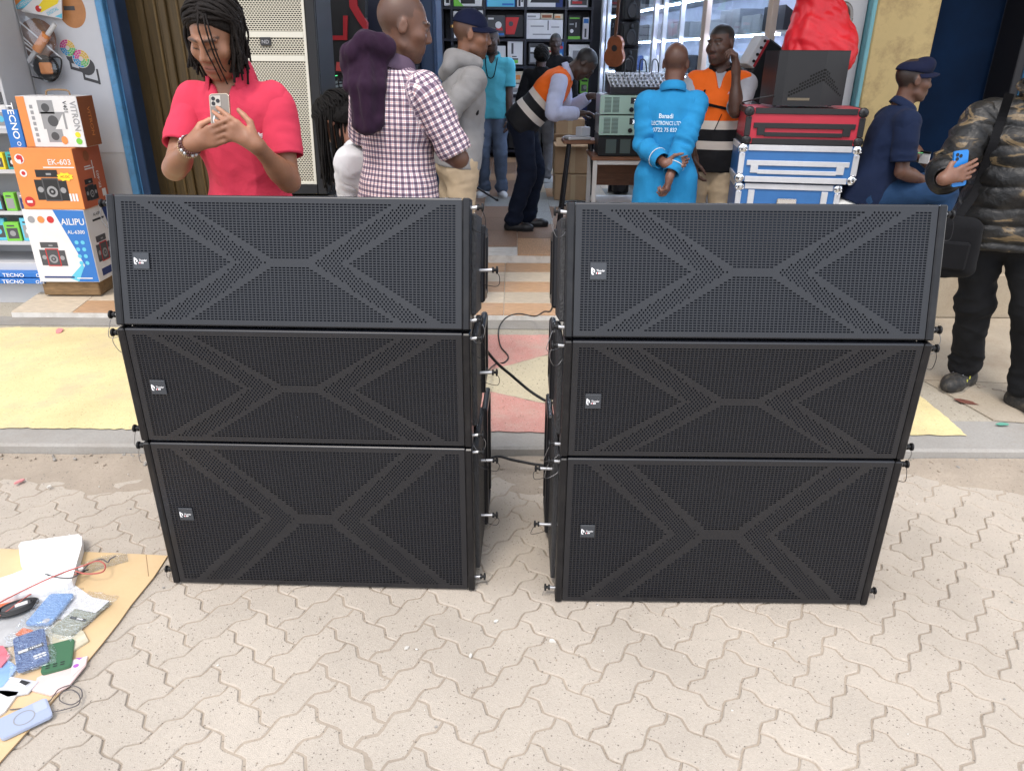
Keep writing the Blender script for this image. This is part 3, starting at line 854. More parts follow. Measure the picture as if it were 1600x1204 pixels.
class Field:
    def __init__(s): s.p = []
    def cap(s, a, b, ra, rb=None, k=.02, op='u', flat=None):
        """tapered capsule; flat = (sx, axis): squeezed along a direction"""
        rb = ra if rb is None else rb
        a, b = np.asarray(a, float), np.asarray(b, float); r = max(ra, rb)
        s.p.append(('c', (a, b, ra, rb), np.minimum(a, b) - r, np.maximum(a, b) + r, k, op)); return s
    def ell(s, c, rad, M=None, k=.02, op='u'):
        c, rad = np.asarray(c, float), np.asarray(rad, float); M = np.eye(3) if M is None else M
        e = np.abs(M) @ rad
        s.p.append(('e', (c, M, rad), c - e, c + e, k, op)); return s
    def plane(s, o, n, lo, hi):
        """keep the side the normal points away from, inside the box lo..hi only"""
        s.p.append(('p', (np.asarray(o, float), unit(np.asarray(n, float))), np.asarray(lo, float), np.asarray(hi, float), 0, 'x')); return s
def prim_d(kind, a, P):
    if kind == 'c':
        p0, p1, ra, rb = a
        d = p1 - p0; L2 = d @ d + 1e-12
        q = P - p0.astype(np.float32)
        t = np.clip((q @ d.astype(np.float32)) / np.float32(L2), 0, 1)
        q -= t[..., None] * d.astype(np.float32)
        return np.sqrt(np.einsum('...i,...i', q, q)) - (ra + (rb - ra) * t)
    if kind == 'e':
        c, M, r = a
        q = (P - c.astype(np.float32)) @ M.astype(np.float32)
        k0 = np.sqrt((((q / r.astype(np.float32))) ** 2).sum(-1))
        k1 = np.sqrt(((q / (r * r).astype(np.float32)) ** 2).sum(-1)) + 1e-9
        return k0 * (k0 - 1) / k1
    o, n = a
    return (P - o.astype(np.float32)) @ n.astype(np.float32)
def mesh_field(F, h):
    us = [p for p in F.p if p[5] == 'u']
    lo = np.min([p[2] for p in us], 0) - 4 * h; hi = np.max([p[3] for p in us], 0) + 4 * h
    n = np.ceil((hi - lo) / h).astype(int) + 1
    D = np.full(n, .08, np.float32)
    ax = [(lo[i] + h * np.arange(n[i])).astype(np.float32) for i in range(3)]
    for kind, a, l, u, k, op in F.p:
        mgn = k + 2.5 * h
        i0 = np.maximum(np.floor((l - mgn - lo) / h).astype(int), 0); i1 = np.minimum(np.ceil((u + mgn - lo) / h).astype(int) + 1, n)
        if (i1 <= i0).any(): continue
        sl = tuple(slice(i0[i], i1[i]) for i in range(3))
        P = np.stack(np.meshgrid(*[ax[i][sl[i]] for i in range(3)], indexing='ij'), -1)
        d = prim_d(kind, a, P); c = D[sl]
        if op == 'u':
            if k > 0: hh = np.maximum(k - np.abs(c - d), 0) / k; D[sl] = np.minimum(c, d) - hh * hh * (k * .25)
            else: D[sl] = np.minimum(c, d)
        elif op == 's':
            d = -d
            if k > 0: hh = np.maximum(k - np.abs(c - d), 0) / k; D[sl] = np.maximum(c, d) + hh * hh * (k * .25)
            else: D[sl] = np.maximum(c, d)
        else: D[sl] = np.maximum(c, d)
    S = D < 0
    c8 = [(i, j, k) for i in (0, 1) for j in (0, 1) for k in (0, 1)]
    cnt = np.zeros(n - 1, np.int8)
    for i, j, k in c8: cnt += S[i:n[0] - 1 + i, j:n[1] - 1 + j, k:n[2] - 1 + k]
    act = np.argwhere((cnt > 0) & (cnt < 8))
    vals = np.stack([D[act[:, 0] + i, act[:, 1] + j, act[:, 2] + k] for i, j, k in c8], 1)
    acc = np.zeros((len(act), 3)); num = np.zeros(len(act))
    for a in range(8):
        for b in range(a + 1, 8):
            ca, cb = np.array(c8[a]), np.array(c8[b])
            if np.abs(ca - cb).sum() != 1: continue
            m = (vals[:, a] < 0) != (vals[:, b] < 0)
            t = vals[m, a] / (vals[m, a] - vals[m, b])
            acc[m] += ca + t[:, None] * (cb - ca); num[m] += 1
    V = lo + (act + acc / num[:, None]) * h
    idx = np.full(n - 1, -1, np.int32); idx[act[:, 0], act[:, 1], act[:, 2]] = np.arange(len(act))
    Q = []
    for a in range(3):
        b, c = (a + 1) % 3, (a + 2) % 3
        s0 = [slice(None)] * 3; s1 = [slice(None)] * 3; s0[a] = slice(0, -1); s1[a] = slice(1, None)
        A, B = S[tuple(s0)], S[tuple(s1)]
        e = np.argwhere(A != B)
        e = e[(e[:, b] > 0) & (e[:, c] > 0)]
        flip = ~A[e[:, 0], e[:, 1], e[:, 2]]
        def cell(db, dc):
            q = e.copy(); q[:, b] -= db; q[:, c] -= dc
            q = np.minimum(q, np.array(idx.shape) - 1)
            return idx[q[:, 0], q[:, 1], q[:, 2]]
        f = np.stack([cell(1, 1), cell(0, 1), cell(0, 0), cell(1, 0)], 1)
        f[flip] = f[flip][:, ::-1]
        Q.append(f[(f >= 0).all(1)])
    return V, np.concatenate(Q)
def vnormals(V, Q):
    n = np.cross(V[Q[:, 2]] - V[Q[:, 0]], V[Q[:, 3]] - V[Q[:, 1]])
    N = np.zeros_like(V)
    for i in range(4): np.add.at(N, Q[:, i], n)
    return N / (np.linalg.norm(N, axis=1, keepdims=True) + 1e-9)
def relax(V, Q, it=2):
    for _ in range(it):
        A = np.zeros_like(V); c = np.zeros(len(V))
        for i in range(4):
            j = (i + 1) % 4
            np.add.at(A, Q[:, i], V[Q[:, j]]); np.add.at(c, Q[:, i], 1)
            np.add.at(A, Q[:, j], V[Q[:, i]]); np.add.at(c, Q[:, j], 1)
        V = V * .5 + .5 * A / c[:, None]
    return V
def np_mesh(name, V, Q, m, parent, colors=None, uv=None, loc=None):
    me = bpy.data.meshes.new(name)
    me.vertices.add(len(V)); me.vertices.foreach_set('co', V.astype(np.float32).ravel())
    me.loops.add(len(Q) * 4); me.loops.foreach_set('vertex_index', Q.astype(np.int32).ravel())
    me.polygons.add(len(Q)); me.polygons.foreach_set('loop_start', np.arange(0, len(Q) * 4, 4, dtype=np.int32))
    me.update(calc_edges=True)
    me.polygons.foreach_set('use_smooth', np.ones(len(Q), bool))
    if colors is not None:
        a = me.color_attributes.new('Col', 'FLOAT_COLOR', 'POINT'); a.data.foreach_set('color', np.concatenate([colors, np.ones((len(V), 1))], 1).astype(np.float32).ravel())
    if uv is not None:
        a = me.attributes.new('cloth', 'FLOAT_VECTOR', 'POINT'); a.data.foreach_set('vector', uv.astype(np.float32).ravel())
    me.materials.append(m); me.update()
    return link(name, me, parent, loc)
def wob(P, seed, sc):
    """cheap smooth noise"""
    r = np.random.RandomState(seed); o = np.zeros(len(P))
    for i in range(7):
        d = r.normal(size=3); d *= sc * (.6 + .25 * i) / np.linalg.norm(d)
        q = P @ d
        o += np.sin(q * 6.28 + r.uniform(0, 6.28) + 1.2 * np.sin(P @ (d[[1, 2, 0]] * 3.1) + i)) / (1 + .25 * i)
    return o / 4.

# ---- materials of people
def skin_mat():
    m, nt, b = nodes_of('skin'); L = nt.links.new
    a = nt.nodes.new('ShaderNodeAttribute'); a.attribute_name = 'Col'
    tc = nt.nodes.new('ShaderNodeTexCoord')
    n = nt.nodes.new('ShaderNodeTexNoise'); n.inputs['Scale'].default_value = 28; n.inputs['Detail'].default_value = 6; L(tc.outputs['Object'], n.inputs['Vector'])
    r = nt.nodes.new('ShaderNodeMapRange'); r.inputs['To Min'].default_value = .78; r.inputs['To Max'].default_value = 1.22; L(n.outputs['Fac'], r.inputs[0])
    hs = nt.nodes.new('ShaderNodeHueSaturation'); L(a.outputs['Color'], hs.inputs['Color']); L(r.outputs[0], hs.inputs['Value']); L(hs.outputs[0], b.inputs['Base Color'])
    rr_ = nt.nodes.new('ShaderNodeMapRange'); rr_.inputs['To Min'].default_value = .34; rr_.inputs['To Max'].default_value = .62; L(n.outputs['Fac'], rr_.inputs[0]); L(rr_.outputs[0], b.inputs['Roughness']); b.inputs['Specular IOR Level'].default_value = .45
    b.inputs['Subsurface Weight'].default_value = .08; b.inputs['Subsurface Radius'].default_value = (.01, .004, .002); b.inputs['Subsurface Scale'].default_value = .6
    n2 = nt.nodes.new('ShaderNodeTexNoise'); n2.inputs['Scale'].default_value = 420; L(tc.outputs['Object'], n2.inputs['Vector'])
    bp = nt.nodes.new('ShaderNodeBump'); bp.inputs['Strength'].default_value = .18; bp.inputs['Distance'].default_value = .001; L(n2.outputs['Fac'], bp.inputs['Height']); L(bp.outputs[0], b.inputs['Normal'])
    return m
M_SKIN = skin_mat()
def cloth_mat(name, col, rough=.85, weave=900., var=.10, bump=.35, sheen=.02, spec=.15, fold=0.22):
    if name in MATS: return MATS[name]
    m, nt, b = nodes_of(name); L = nt.links.new
    tc = nt.nodes.new('ShaderNodeTexCoord')
    n = nt.nodes.new('ShaderNodeTexNoise'); n.inputs['Scale'].default_value = 9; n.inputs['Detail'].default_value = 7; L(tc.outputs['Object'], n.inputs['Vector'])
    r = nt.nodes.new('ShaderNodeMapRange'); r.inputs['From Min'].default_value = .3; r.inputs['From Max'].default_value = .7; r.inputs['To Min'].default_value = 1 - var; r.inputs['To Max'].default_value = 1 + var; L(n.outputs['Fac'], r.inputs[0])
    hs = nt.nodes.new('ShaderNodeHueSaturation'); hs.inputs['Color'].default_value = (*col, 1); L(r.outputs[0], hs.inputs['Value']); L(hs.outputs[0], b.inputs['Base Color'])
    b.inputs['Roughness'].default_value = rough; b.inputs['Specular IOR Level'].default_value = spec; b.inputs['Sheen Weight'].default_value = sheen
    n2 = nt.nodes.new('ShaderNodeTexNoise'); n2.inputs['Scale'].default_value = weave; n2.inputs['Detail'].default_value = 1; L(tc.outputs['Object'], n2.inputs['Vector'])
    n3 = nt.nodes.new('ShaderNodeTexNoise'); n3.inputs['Scale'].default_value = 11; n3.inputs['Detail'].default_value = 2; n3.inputs['Distortion'].default_value = .35; L(tc.outputs['Object'], n3.inputs['Vector'])
    bp = nt.nodes.new('ShaderNodeBump'); bp.inputs['Strength'].default_value = bump; bp.inputs['Distance'].default_value = .0012; L(n2.outputs['Fac'], bp.inputs['Height'])
    b2 = nt.nodes.new('ShaderNodeBump'); b2.inputs['Strength'].default_value = fold; b2.inputs['Distance'].default_value = .02; L(n3.outputs['Fac'], b2.inputs['Height']); L(bp.outputs[0], b2.inputs['Normal']); L(b2.outputs[0], b.inputs['Normal'])
    MATS[name] = m
    return m

def stripe_nodes(nt, val, period, width, off=0.):
    L = nt.links.new
    a = nt.nodes.new('ShaderNodeMath'); a.operation = 'MULTIPLY_ADD'; a.inputs[1].default_value = 1 / period; a.inputs[2].default_value = off; L(val, a.inputs[0])
    f = nt.nodes.new('ShaderNodeMath'); f.operation = 'FRACT'; L(a.outputs[0], f.inputs[0])
    c = nt.nodes.new('ShaderNodeMath'); c.operation = 'LESS_THAN'; c.inputs[1].default_value = width; L(f.outputs[0], c.inputs[0])
    return c.outputs[0]
def plaid_mat(name):
    m, nt, b = nodes_of(name); L = nt.links.new
    a = nt.nodes.new('ShaderNodeAttribute'); a.attribute_name = 'cloth'
    sx = nt.nodes.new('ShaderNodeSeparateXYZ'); L(a.outputs['Vector'], sx.inputs[0])
    cur = None
    def mixc(f, prev, col, amt):
        mx = nt.nodes.new('ShaderNodeMix'); mx.data_type = 'RGBA'; mx.blend_type = 'MULTIPLY'
        mm = nt.nodes.new('ShaderNodeMath'); mm.operation = 'MULTIPLY'; mm.inputs[1].default_value = amt; L(f, mm.inputs[0]); L(mm.outputs[0], mx.inputs[0])
        if prev is None: mx.inputs[6].default_value = (.82, .76, .76, 1)
        else: L(prev, mx.inputs[6])
        mx.inputs[7].default_value = (*col, 1); return mx.outputs[2]
    for ax in (0, 1):
        cur = mixc(stripe_nodes(nt, sx.outputs[ax], .0225, .48), cur, (.30, .245, .32), .92)
        cur = mixc(stripe_nodes(nt, sx.outputs[ax], .0225, .14, .33), cur, (.85, .45, .40), .6)
    L(cur, b.inputs['Base Color']); b.inputs['Roughness'].default_value = .85; b.inputs['Specular IOR Level'].default_value = .15
    tc = nt.nodes.new('ShaderNodeTexCoord')
    n3 = nt.nodes.new('ShaderNodeTexNoise'); n3.inputs['Scale'].default_value = 11; n3.inputs['Distortion'].default_value = .4; L(tc.outputs['Object'], n3.inputs['Vector'])
    b2 = nt.nodes.new('ShaderNodeBump'); b2.inputs['Strength'].default_value = .25; b2.inputs['Distance'].default_value = .02; L(n3.outputs['Fac'], b2.inputs['Height']); L(b2.outputs[0], b.inputs['Normal'])
    return m
def vest_mat(name):
    """orange over black, two pale reflective bands; y of 'cloth' is metres above the hem"""
    m, nt, b = nodes_of(name); L = nt.links.new
    a = nt.nodes.new('ShaderNodeAttribute'); a.attribute_name = 'cloth'
    sx = nt.nodes.new('ShaderNodeSeparateXYZ'); L(a.outputs['Vector'], sx.inputs[0])
    r = nt.nodes.new('ShaderNodeValToRGB'); r.color_ramp.interpolation = 'CONSTANT'
    e = r.color_ramp.elements
    stops = [(0, (.012, .012, .014)), (.145, (.62, .56, .50)), (.20, (.012, .012, .014)), (.275, (.62, .56, .50)), (.33, (.80, .135, .012))]
    e[0].position, e[0].color = 0, (*stops[0][1], 1); e[1].position, e[1].color = stops[1][0], (*stops[1][1], 1)
    for p_, c_ in stops[2:]:
        q = e.new(p_); q.color = (*c_, 1)
    L(sx.outputs[2], r.inputs[0]); L(r.outputs[0], b.inputs['Base Color'])
    b.inputs['Roughness'].default_value = .7; b.inputs['Specular IOR Level'].default_value = .2
    tc = nt.nodes.new('ShaderNodeTexCoord')
    n3 = nt.nodes.new('ShaderNodeTexNoise'); n3.inputs['Scale'].default_value = 11; n3.inputs['Distortion'].default_value = .4; L(tc.outputs['Object'], n3.inputs['Vector'])
    b2 = nt.nodes.new('ShaderNodeBump'); b2.inputs['Strength'].default_value = .25; b2.inputs['Distance'].default_value = .02; L(n3.outputs['Fac'], b2.inputs['Height']); L(b2.outputs[0], b.inputs['Normal'])
    return m
def camo_mat(name):
    m, nt, b = nodes_of(name); L = nt.links.new
    tc = nt.nodes.new('ShaderNodeTexCoord')
    mp = nt.nodes.new('ShaderNodeMapping'); mp.inputs['Rotation'].default_value = (.5, .7, .4); mp.inputs['Scale'].default_value = (6.0, 7.0, 15.); L(tc.outputs['Object'], mp.inputs['Vector'])
    n = nt.nodes.new('ShaderNodeTexNoise'); n.inputs['Scale'].default_value = 1.0; n.inputs['Detail'].default_value = 5; n.inputs['Distortion'].default_value = .8; L(mp.outputs[0], n.inputs['Vector'])
    r = nt.nodes.new('ShaderNodeValToRGB'); e = r.color_ramp.elements
    e[0].position, e[0].color = .47, (.006, .006, .006, 1); e[1].position, e[1].color = .535, (.012, .011, .010, 1)
    for p_, c_ in ((.59, (.026, .022, .017)), (.615, (.15, .105, .055)), (.66, (.12, .085, .045)), (.70, (.012, .012, .011))):
        q = e.new(p_); q.color = (*c_, 1)
    L(n.outputs['Fac'], r.inputs[0]); L(r.outputs[0], b.inputs['Base Color'])
    b.inputs['Roughness'].default_value = .48; b.inputs['Specular IOR Level'].default_value = .4
    n3 = nt.nodes.new('ShaderNodeTexNoise'); n3.inputs['Scale'].default_value = 17; n3.inputs['Detail'].default_value = 3; n3.inputs['Distortion'].default_value = .5; L(tc.outputs['Object'], n3.inputs['Vector'])
    b2 = nt.nodes.new('ShaderNodeBump'); b2.inputs['Strength'].default_value = .55; b2.inputs['Distance'].default_value = .02; L(n3.outputs['Fac'], b2.inputs['Height']); L(b2.outputs[0], b.inputs['Normal'])
    return m
M_HAIR = mat('black_hair', (.006, .005, .0045), .6, var=.5, vscale=90., bump=1., bscale=260., spec=.2)
M_HAIRD = mat('dread_hair', (.011, .008, .0065), .65, var=.6, vscale=120., bump=1., bscale=320., spec=.2)
M_EYEW = mat('eye_white', (.55, .50, .46), .25)
M_IRIS = mat('iris', (.012, .007, .005), .15)

class Person:
    """local frame: faces -y, z up, metres for a 1.75 m adult; root empty carries place, yaw and scale"""
    def __init__(s, label, head_at, ground, yaw, lean=0., side=0., twist=0., head=(0, 0, 0), tone=(.10, .05, .028), h=.007, group=None, feet=None, seat=None, scale=None, build=1.0, cat='person'):
        s.h, s.tone, s.build = h, np.array(tone), build
        s.lean = lean
        s.pel = V3(0, 0, .95) if seat is None else V3(0, 0, seat)
        s.Rt = rx(lean) @ ry(side) @ rzm(twist)
        s.Rp = rx(lean * .45)
        s.C = s.pel + s.Rt @ V3(0, 0, .33)
        s.N = s.pel + s.Rt @ V3(0, .012, .515)
        s.Rh = rzm(R(head[0])) @ rx(R(head[1])) @ ry(R(head[2]))
        nk = unit(.55 * (s.Rt @ V3(0, 0, 1)) + .45 * (s.Rh @ V3(0, 0, 1)))
        s.H = s.N + nk * .075 + s.Rh @ V3(0, -.022, .085)
        # place
        hw = np.array(head_at); Rz = rzm(yaw)
        s.sc = (hw[2] - ground) / s.H[2] if scale is None else scale
        off = Rz @ (s.H * s.sc)
        s.root = V3(hw[0] - off[0], hw[1] - off[1], ground if scale is None else hw[2] - off[2])
        s.Rz, s.yaw = Rz, yaw
        s.o = thing('person', label, cat, tuple(s.root), yaw, group)
        s.o.scale = (s.sc,) * 3
        s.sh = {k: s.pel + s.Rt @ V3(k * .178 * build, .005, .436) for k in (-1, 1)}
        s.hip = {k: s.pel + s.Rp @ V3(k * .088, 0, -.03) for k in (-1, 1)}
        s.arm, s.leg, s.hands = {}, {}, {}
    def L(s, w):                                 # world point -> local
        return s.Rz.T @ (np.array(w) - s.root) / s.sc
    def ik(s, a, b, l1, l2, pole):
        d = b - a; D = np.linalg.norm(d)
        if D > (l1 + l2) * .999: b = a + d / D * (l1 + l2) * .999; D = (l1 + l2) * .999
        u = unit(b - a); x = (l1 * l1 - l2 * l2 + D * D) / (2 * D); y = math.sqrt(max(l1 * l1 - x * x, 1e-6))
        p = pole - a; p = unit(p - u * (p @ u))
        return a + u * x + p * y, b
    def set_arm(s, k, wrist, pole, fdir, palm, curl=.35, spread=1., thumb=.5, world=True, fl=None):
        """k -1 = the person's right; wrist, pole points; finger direction and palm normal (local)"""
        w = s.L(wrist) if world else np.array(wrist, float); p = s.L(pole) if world else np.array(pole, float)
        e, w = s.ik(s.sh[k], w, .285, .255, p)
        s.arm[k] = (e, w)
        f = unit(np.array(fdir, float)); n = np.array(palm, float); n = unit(n - f * (n @ f))
        s.hands[k] = (f, n, curl, spread, thumb, fl)
    def set_leg(s, k, ankle, pole=None, world=False, toe=None):
        a = s.L(ankle) if world else np.array(ankle, float)
        kn, a = s.ik(s.hip[k], a, .43, .43, np.array(pole, float) if pole is not None else a + V3(0, -1., .3))
        s.leg[k] = (kn, a, unit(np.array(toe if toe is not None else (k * .15, -1, 0), float)))
    def set_arm_e(s, k, elbow, wrist, *a, **kw):
        """arm through an elbow point"""
        e = s.L(elbow); w = s.L(wrist); e = s.sh[k] + unit(e - s.sh[k]) * .285; w = e + unit(w - e) * .255
        s.set_arm(k, w, e, *a, world=False, **kw); s.arm[k] = (e, w)
    def hand(s, F, k, r=1.0):
        e, w = s.arm[k]; f, n, curl, spread, thumb, fl = s.hands[k]
        sd = np.cross(f, n) * (-k)               # towards the thumb
        sd = sd if True else -sd
        s.hand_frame = s.__dict__.setdefault('hand_frame', {}); s.hand_frame[k] = (w, f, n, sd)
        pal = w + f * .045
        for q, off in enumerate((.026, .009, -.009, -.025)):
            F.cap(w + f * .012 + sd * off * .5, w + f * (.086 - .004 * abs(q - 1)) + sd * off, .0125, .0112, k=.012)
        F.cap(w - unit(w - e) * .01, w + f * .03, .024, .022, k=.02)
        tips = {}
        for q, (off, ln) in enumerate(((.0275, .92), (.0095, 1.0), (-.009, .95), (-.0265, .76))):
            c = (curl[q] if isinstance(curl, (list, tuple)) else curl)
            base = w + f * (.086 - .004 * abs(q - 1)) + sd * off
            dirn = unit(f + sd * (off * 4. * (spread - .6)))
            p = base; ang = 0
            for sgm, (l, rr) in enumerate(((.043, .0092), (.027, .0084), (.021, .0076))):
                ang += c * (1.05, 1.25, .8)[sgm]
                d = dirn * math.cos(ang) + n * math.sin(ang)
                q2 = p + d * l * ln
                F.cap(p, q2, rr, rr * .9, k=.0035 if sgm else .006); p = q2
            tips[q] = p
        # thumb leaves the side of the palm near its base
        tb = w + f * .022 + sd * .022 + n * .006
        t1 = unit(f * .72 + sd * (.75 - .45 * thumb) + n * (.25 + .5 * thumb))
        t2 = unit(f * .85 + sd * (.30 - .5 * thumb) + n * (.25 + .4 * thumb))
        p1 = tb + t1 * .044; p2 = p1 + t2 * .032; p3 = p2 + unit(t2 + f * .3) * .024
        F.cap(tb, p1, .0145, .0115, k=.012).cap(p1, p2, .0108, .0098, k=.005).cap(p2, p3, .0098, .0082, k=.004)
        tips['t'] = p3
        s.__dict__.setdefault('tips', {})[k] = tips
    def head_field(s, F, ears=True):
        T = lambda x, y, z: s.H + s.Rh @ V3(x, y, z)
        M = s.Rh
        F.ell(T(0, .016, .036), (.0755, .097, .088), M, k=.02)
        F.ell(T(0, -.030, -.028), (.0625, .068, .085), M, k=.03)
        F.ell(T(0, -.040, -.078), (.047, .047, .036), M, k=.03)
        F.ell(T(0, -.076, -.104), (.021, .016, .015), M, k=.02)
        for k in (-1, 1):
            F.ell(T(k * .047, -.060, -.022), (.022, .024, .022), M, k=.025)
            F.cap(T(k * .050, -.01, -.07), T(k * .030, -.055, -.098), .016, .014, k=.02)
            F.ell(T(k * .031, -.101, .010), (.018, .013, .011), M, k=.014, op='s')
            F.ell(T(k * .031, -.0805, .008), (.0135, .0125, .0115), M, k=.006)
            F.cap(T(k * .014, -.0925, .031), T(k * .048, -.080, .030), .0085, .007, k=.012)
            if ears:
                F.ell(T(k * .0775, .012, -.004), (.010, .021, .031), M @ rzm(k * .35), k=.008)
                F.ell(T(k * .0905, .008, -.002), (.006, .011, .018), M @ rzm(k * .35), k=.006, op='s')
        F.cap(T(0, -.091, .018), T(0, -.109, -.024), .0085, .0125, k=.012)
        for k in (-1, 1): F.ell(T(k * .0135, -.101, -.031), (.0115, .0115, .0095), M, k=.008)
        F.cap(T(-.019, -.090, -.0585), T(.019, -.090, -.0585), .0085, k=.008)
        F.cap(T(-.016, -.088, -.0725), T(.016, -.088, -.0725), .0095, k=.008)
        F.cap(T(-.023, -.1005, -.0655), T(.023, -.1005, -.0655), .0028, k=.004, op='s')
    def torso_field(s, F, o=0., hips=True, top=True, k=.06, belly=1.0):
        b = s.build
        if hips: F.ell(s.pel + s.Rp @ V3(0, .008, -.02), (.158 * b + o, .112 * b + o, .125 + o), s.Rp, k=k)
        F.ell(s.pel + s.Rt @ V3(0, -.004, .15), (.140 * b + o, .104 * b * belly + o, .16), s.Rt, k=k)
        F.ell(s.pel + s.Rt @ V3(0, .004, .32), (.160 * b + o, .112 * b + o, .165), s.Rt, k=k)
        if top:
            F.cap(s.pel + s.Rt @ V3(-.150 * b, .005, .437), s.pel + s.Rt @ V3(.150 * b, .005, .437), .055 + o * .8, k=k)
            F.cap(s.pel + s.Rt @ V3(0, .02, .40), s.N, .085 + o * .6, .058 + o * .5, k=.05)
    def build_body(s, scalp=None, brow=True, lips=(.16, .065, .05), eyes='open', gaze=0., stubble=0., ears=True, feet=True):
        F = Field()
        s.torso_field(F)
        for k in (-1, 1):
            e, w = s.arm[k]
            F.cap(s.sh[k], e, .050, .038, k=.035); F.cap(e, w, .038, .0255, k=.02)
            F.ell(e + (w - e) * .28, (.040, .040, .075), np.stack([unit(np.cross(w - e, V3(.3, .2, .9))), unit(np.cross(w - e, np.cross(w - e, V3(.3, .2, .9)))), unit(w - e)], 1), k=.03)
            s.hand(F, k)
        for k in (-1, 1):
            kn, an, toe = s.leg[k]
            F.cap(s.hip[k], kn, .080, .052, k=.05); F.cap(kn, an, .052, .036, k=.03)
            F.cap(an + V3(0, 0, -.03), an + toe * .14 + V3(0, 0, -.045), .036, .028, k=.03)
        F.cap(s.N + s.Rt @ V3(0, 0, -.05), s.H + s.Rh @ V3(0, .018, -.03), .056, .054, k=.03)
        s.head_field(F, ears)
        V, Q = mesh_field(F, s.h)
        V = relax(V, Q, 1)
        P = (V - s.H) @ s.Rh                     # head coordinates
        x, y, z = P[:, 0], P[:, 1], P[:, 2]
        C = np.tile(s.tone, (len(V), 1))
        hd = (np.linalg.norm(P * [1, .85, .8], axis=1) < .125)
        def blend(mask, col):
            C[:] = C * (1 - np.asarray(mask, float)[:, None]) + np.array(col) * np.asarray(mask, float)[:, None]
        front = (y < -.045) & hd
        sm = lambda v, a, b: np.clip((v - a) / (b - a), 0, 1)
        # palms and nails a little paler
        for k in (-1, 1):
            w, f, n, sd = s.hand_frame[k]
            q = V - (w + f * .09); inh = np.linalg.norm(q, axis=1) < .12
            N = s.__dict__.get('_N');
            blend(inh * sm((V - (w + f * .06)) @ n, .004, .016) * .35, np.array(s.tone) * 1.9 + .03)
        blend(front * (1 - sm(np.hypot(x * .62, (z + .0655) * 1.35), .012, .019)) * (y < -.085) * .8, lips)
        blend(front * (np.abs(z + .0655) < .0022) * (np.abs(x) < .024) * .75, np.array(s.tone) * .25)
        for k in (-1, 1):
            if brow:
                u = (x * k - .031) / .02
                blend(front * (np.abs(u) < 1.05) * (1 - sm(np.abs(z - (.0335 - .003 * u * u)), .003, .007)) * .78, (.010, .007, .006))
            ex, ez = (x * k - .031), z - .008
            if eyes == 'open':
                e_ = (ex / .0125) ** 2 + (ez / .0048) ** 2
                blend(front * (1 - sm(e_, .8, 1.3)), (.15, .12, .105)); blend(front * (1 - sm(np.hypot(x - k * .031 - gaze, ez), .0052, .007)) * (e_ < 1.2), (.01, .007, .006))
                blend(front * (np.abs(e_ - 1.35) < .35) * (ez > -.002) * .7, (.012, .009, .008))
            else:
                blend(front * (np.abs(ex) < .016) * (np.abs(ez + .0065 + .0012 * (ex / .01) ** 2) < .0032) * .85, (.012, .009, .008))
        for k in (-1, 1):
            blend(front * (np.hypot(x - k * .009, (z + .038) * 1.2) < .0048) * (y < -.09) * .8, np.array(s.tone) * .15)
        if stubble:
            band = hd * sm(-z, .052, .085) * (1 - sm(y, .005, .03)); up = front * (1 - sm(np.abs(z + .047), .005, .010)) * (np.abs(x) < .03)
            nz = .6 + .4 * wob(V, 3, 60.)
            blend(np.clip(band + up, 0, 1) * stubble * nz, np.array(s.tone) * .22)
        if scalp is not None:                    # (amount, hairline height in front, colour)
            amt, hl, hc = scalp
            line = np.where(y < -.02, hl, np.where(y < .02, .028, -.045 + .02 * (y < .05)))
            blend(hd * sm(z - line + .0025 * wob(V, 5, 40.), 0, .012) * amt * (np.abs(x) < .0805 + 0 * x), hc)
        s.skin = np_mesh('body', V, Q, M_SKIN, s.o, colors=C)
        return s
    def eyeballs(s, yaw=0., pitch=0.):
        for k in (-1, 1):
            T = s.H + s.Rh @ V3(k * .031, -.0802, .008)
            D = Vector(s.Rh @ rzm(R(yaw)) @ rx(R(pitch)) @ V3(0, -1, 0))
            mb = MB(); mb.sphere(T, .0120, 14); e = mb.build('eye', M_EYEW, s.o)
            mb = MB(); mb.sphere(Vector(T) + D * .0064, .0062, 10); mb.build('iris', M_IRIS, e)
    def uvmap(s, V, bones, hem=None):
        """round-the-limb and along-the-limb coordinates for woven patterns"""
        best = np.full(len(V), 9.); uv = np.zeros((len(V), 3))
        for (a, b, r, ref) in bones:
            a, b = np.array(a), np.array(b); d = b - a; L = np.linalg.norm(d); u = d / L
            t = np.clip((V - a) @ u, -.05, L + .05); q = V - a - t[:, None] * u; dist = np.linalg.norm(q, axis=1) - r
            rf = unit(np.array(ref) - u * (np.array(ref) @ u)); rg = np.cross(u, rf)
            ang = np.arctan2(q @ rg, q @ rf)
            m = dist < best
            best[m] = dist[m]; uv[m, 0] = ang[m] * r * 1.0; uv[m, 1] = ((V - a) @ u)[m]
        if hem is not None:
            o, n = hem; uv[:, 2] = (V - o) @ n
        return uv
    def bones(s):
        bn = [(s.pel + s.Rt @ V3(0, 0, -.1), s.pel + s.Rt @ V3(0, 0, .5), .15, s.Rt @ V3(0, 1, 0))]
        for k in (-1, 1):
            e, w = s.arm[k]
            bn += [(s.sh[k] + unit(e - s.sh[k]) * .03, e, .052, V3(0, -1, .2)), (e, w, .042, V3(0, -1, .2))]
        return bn
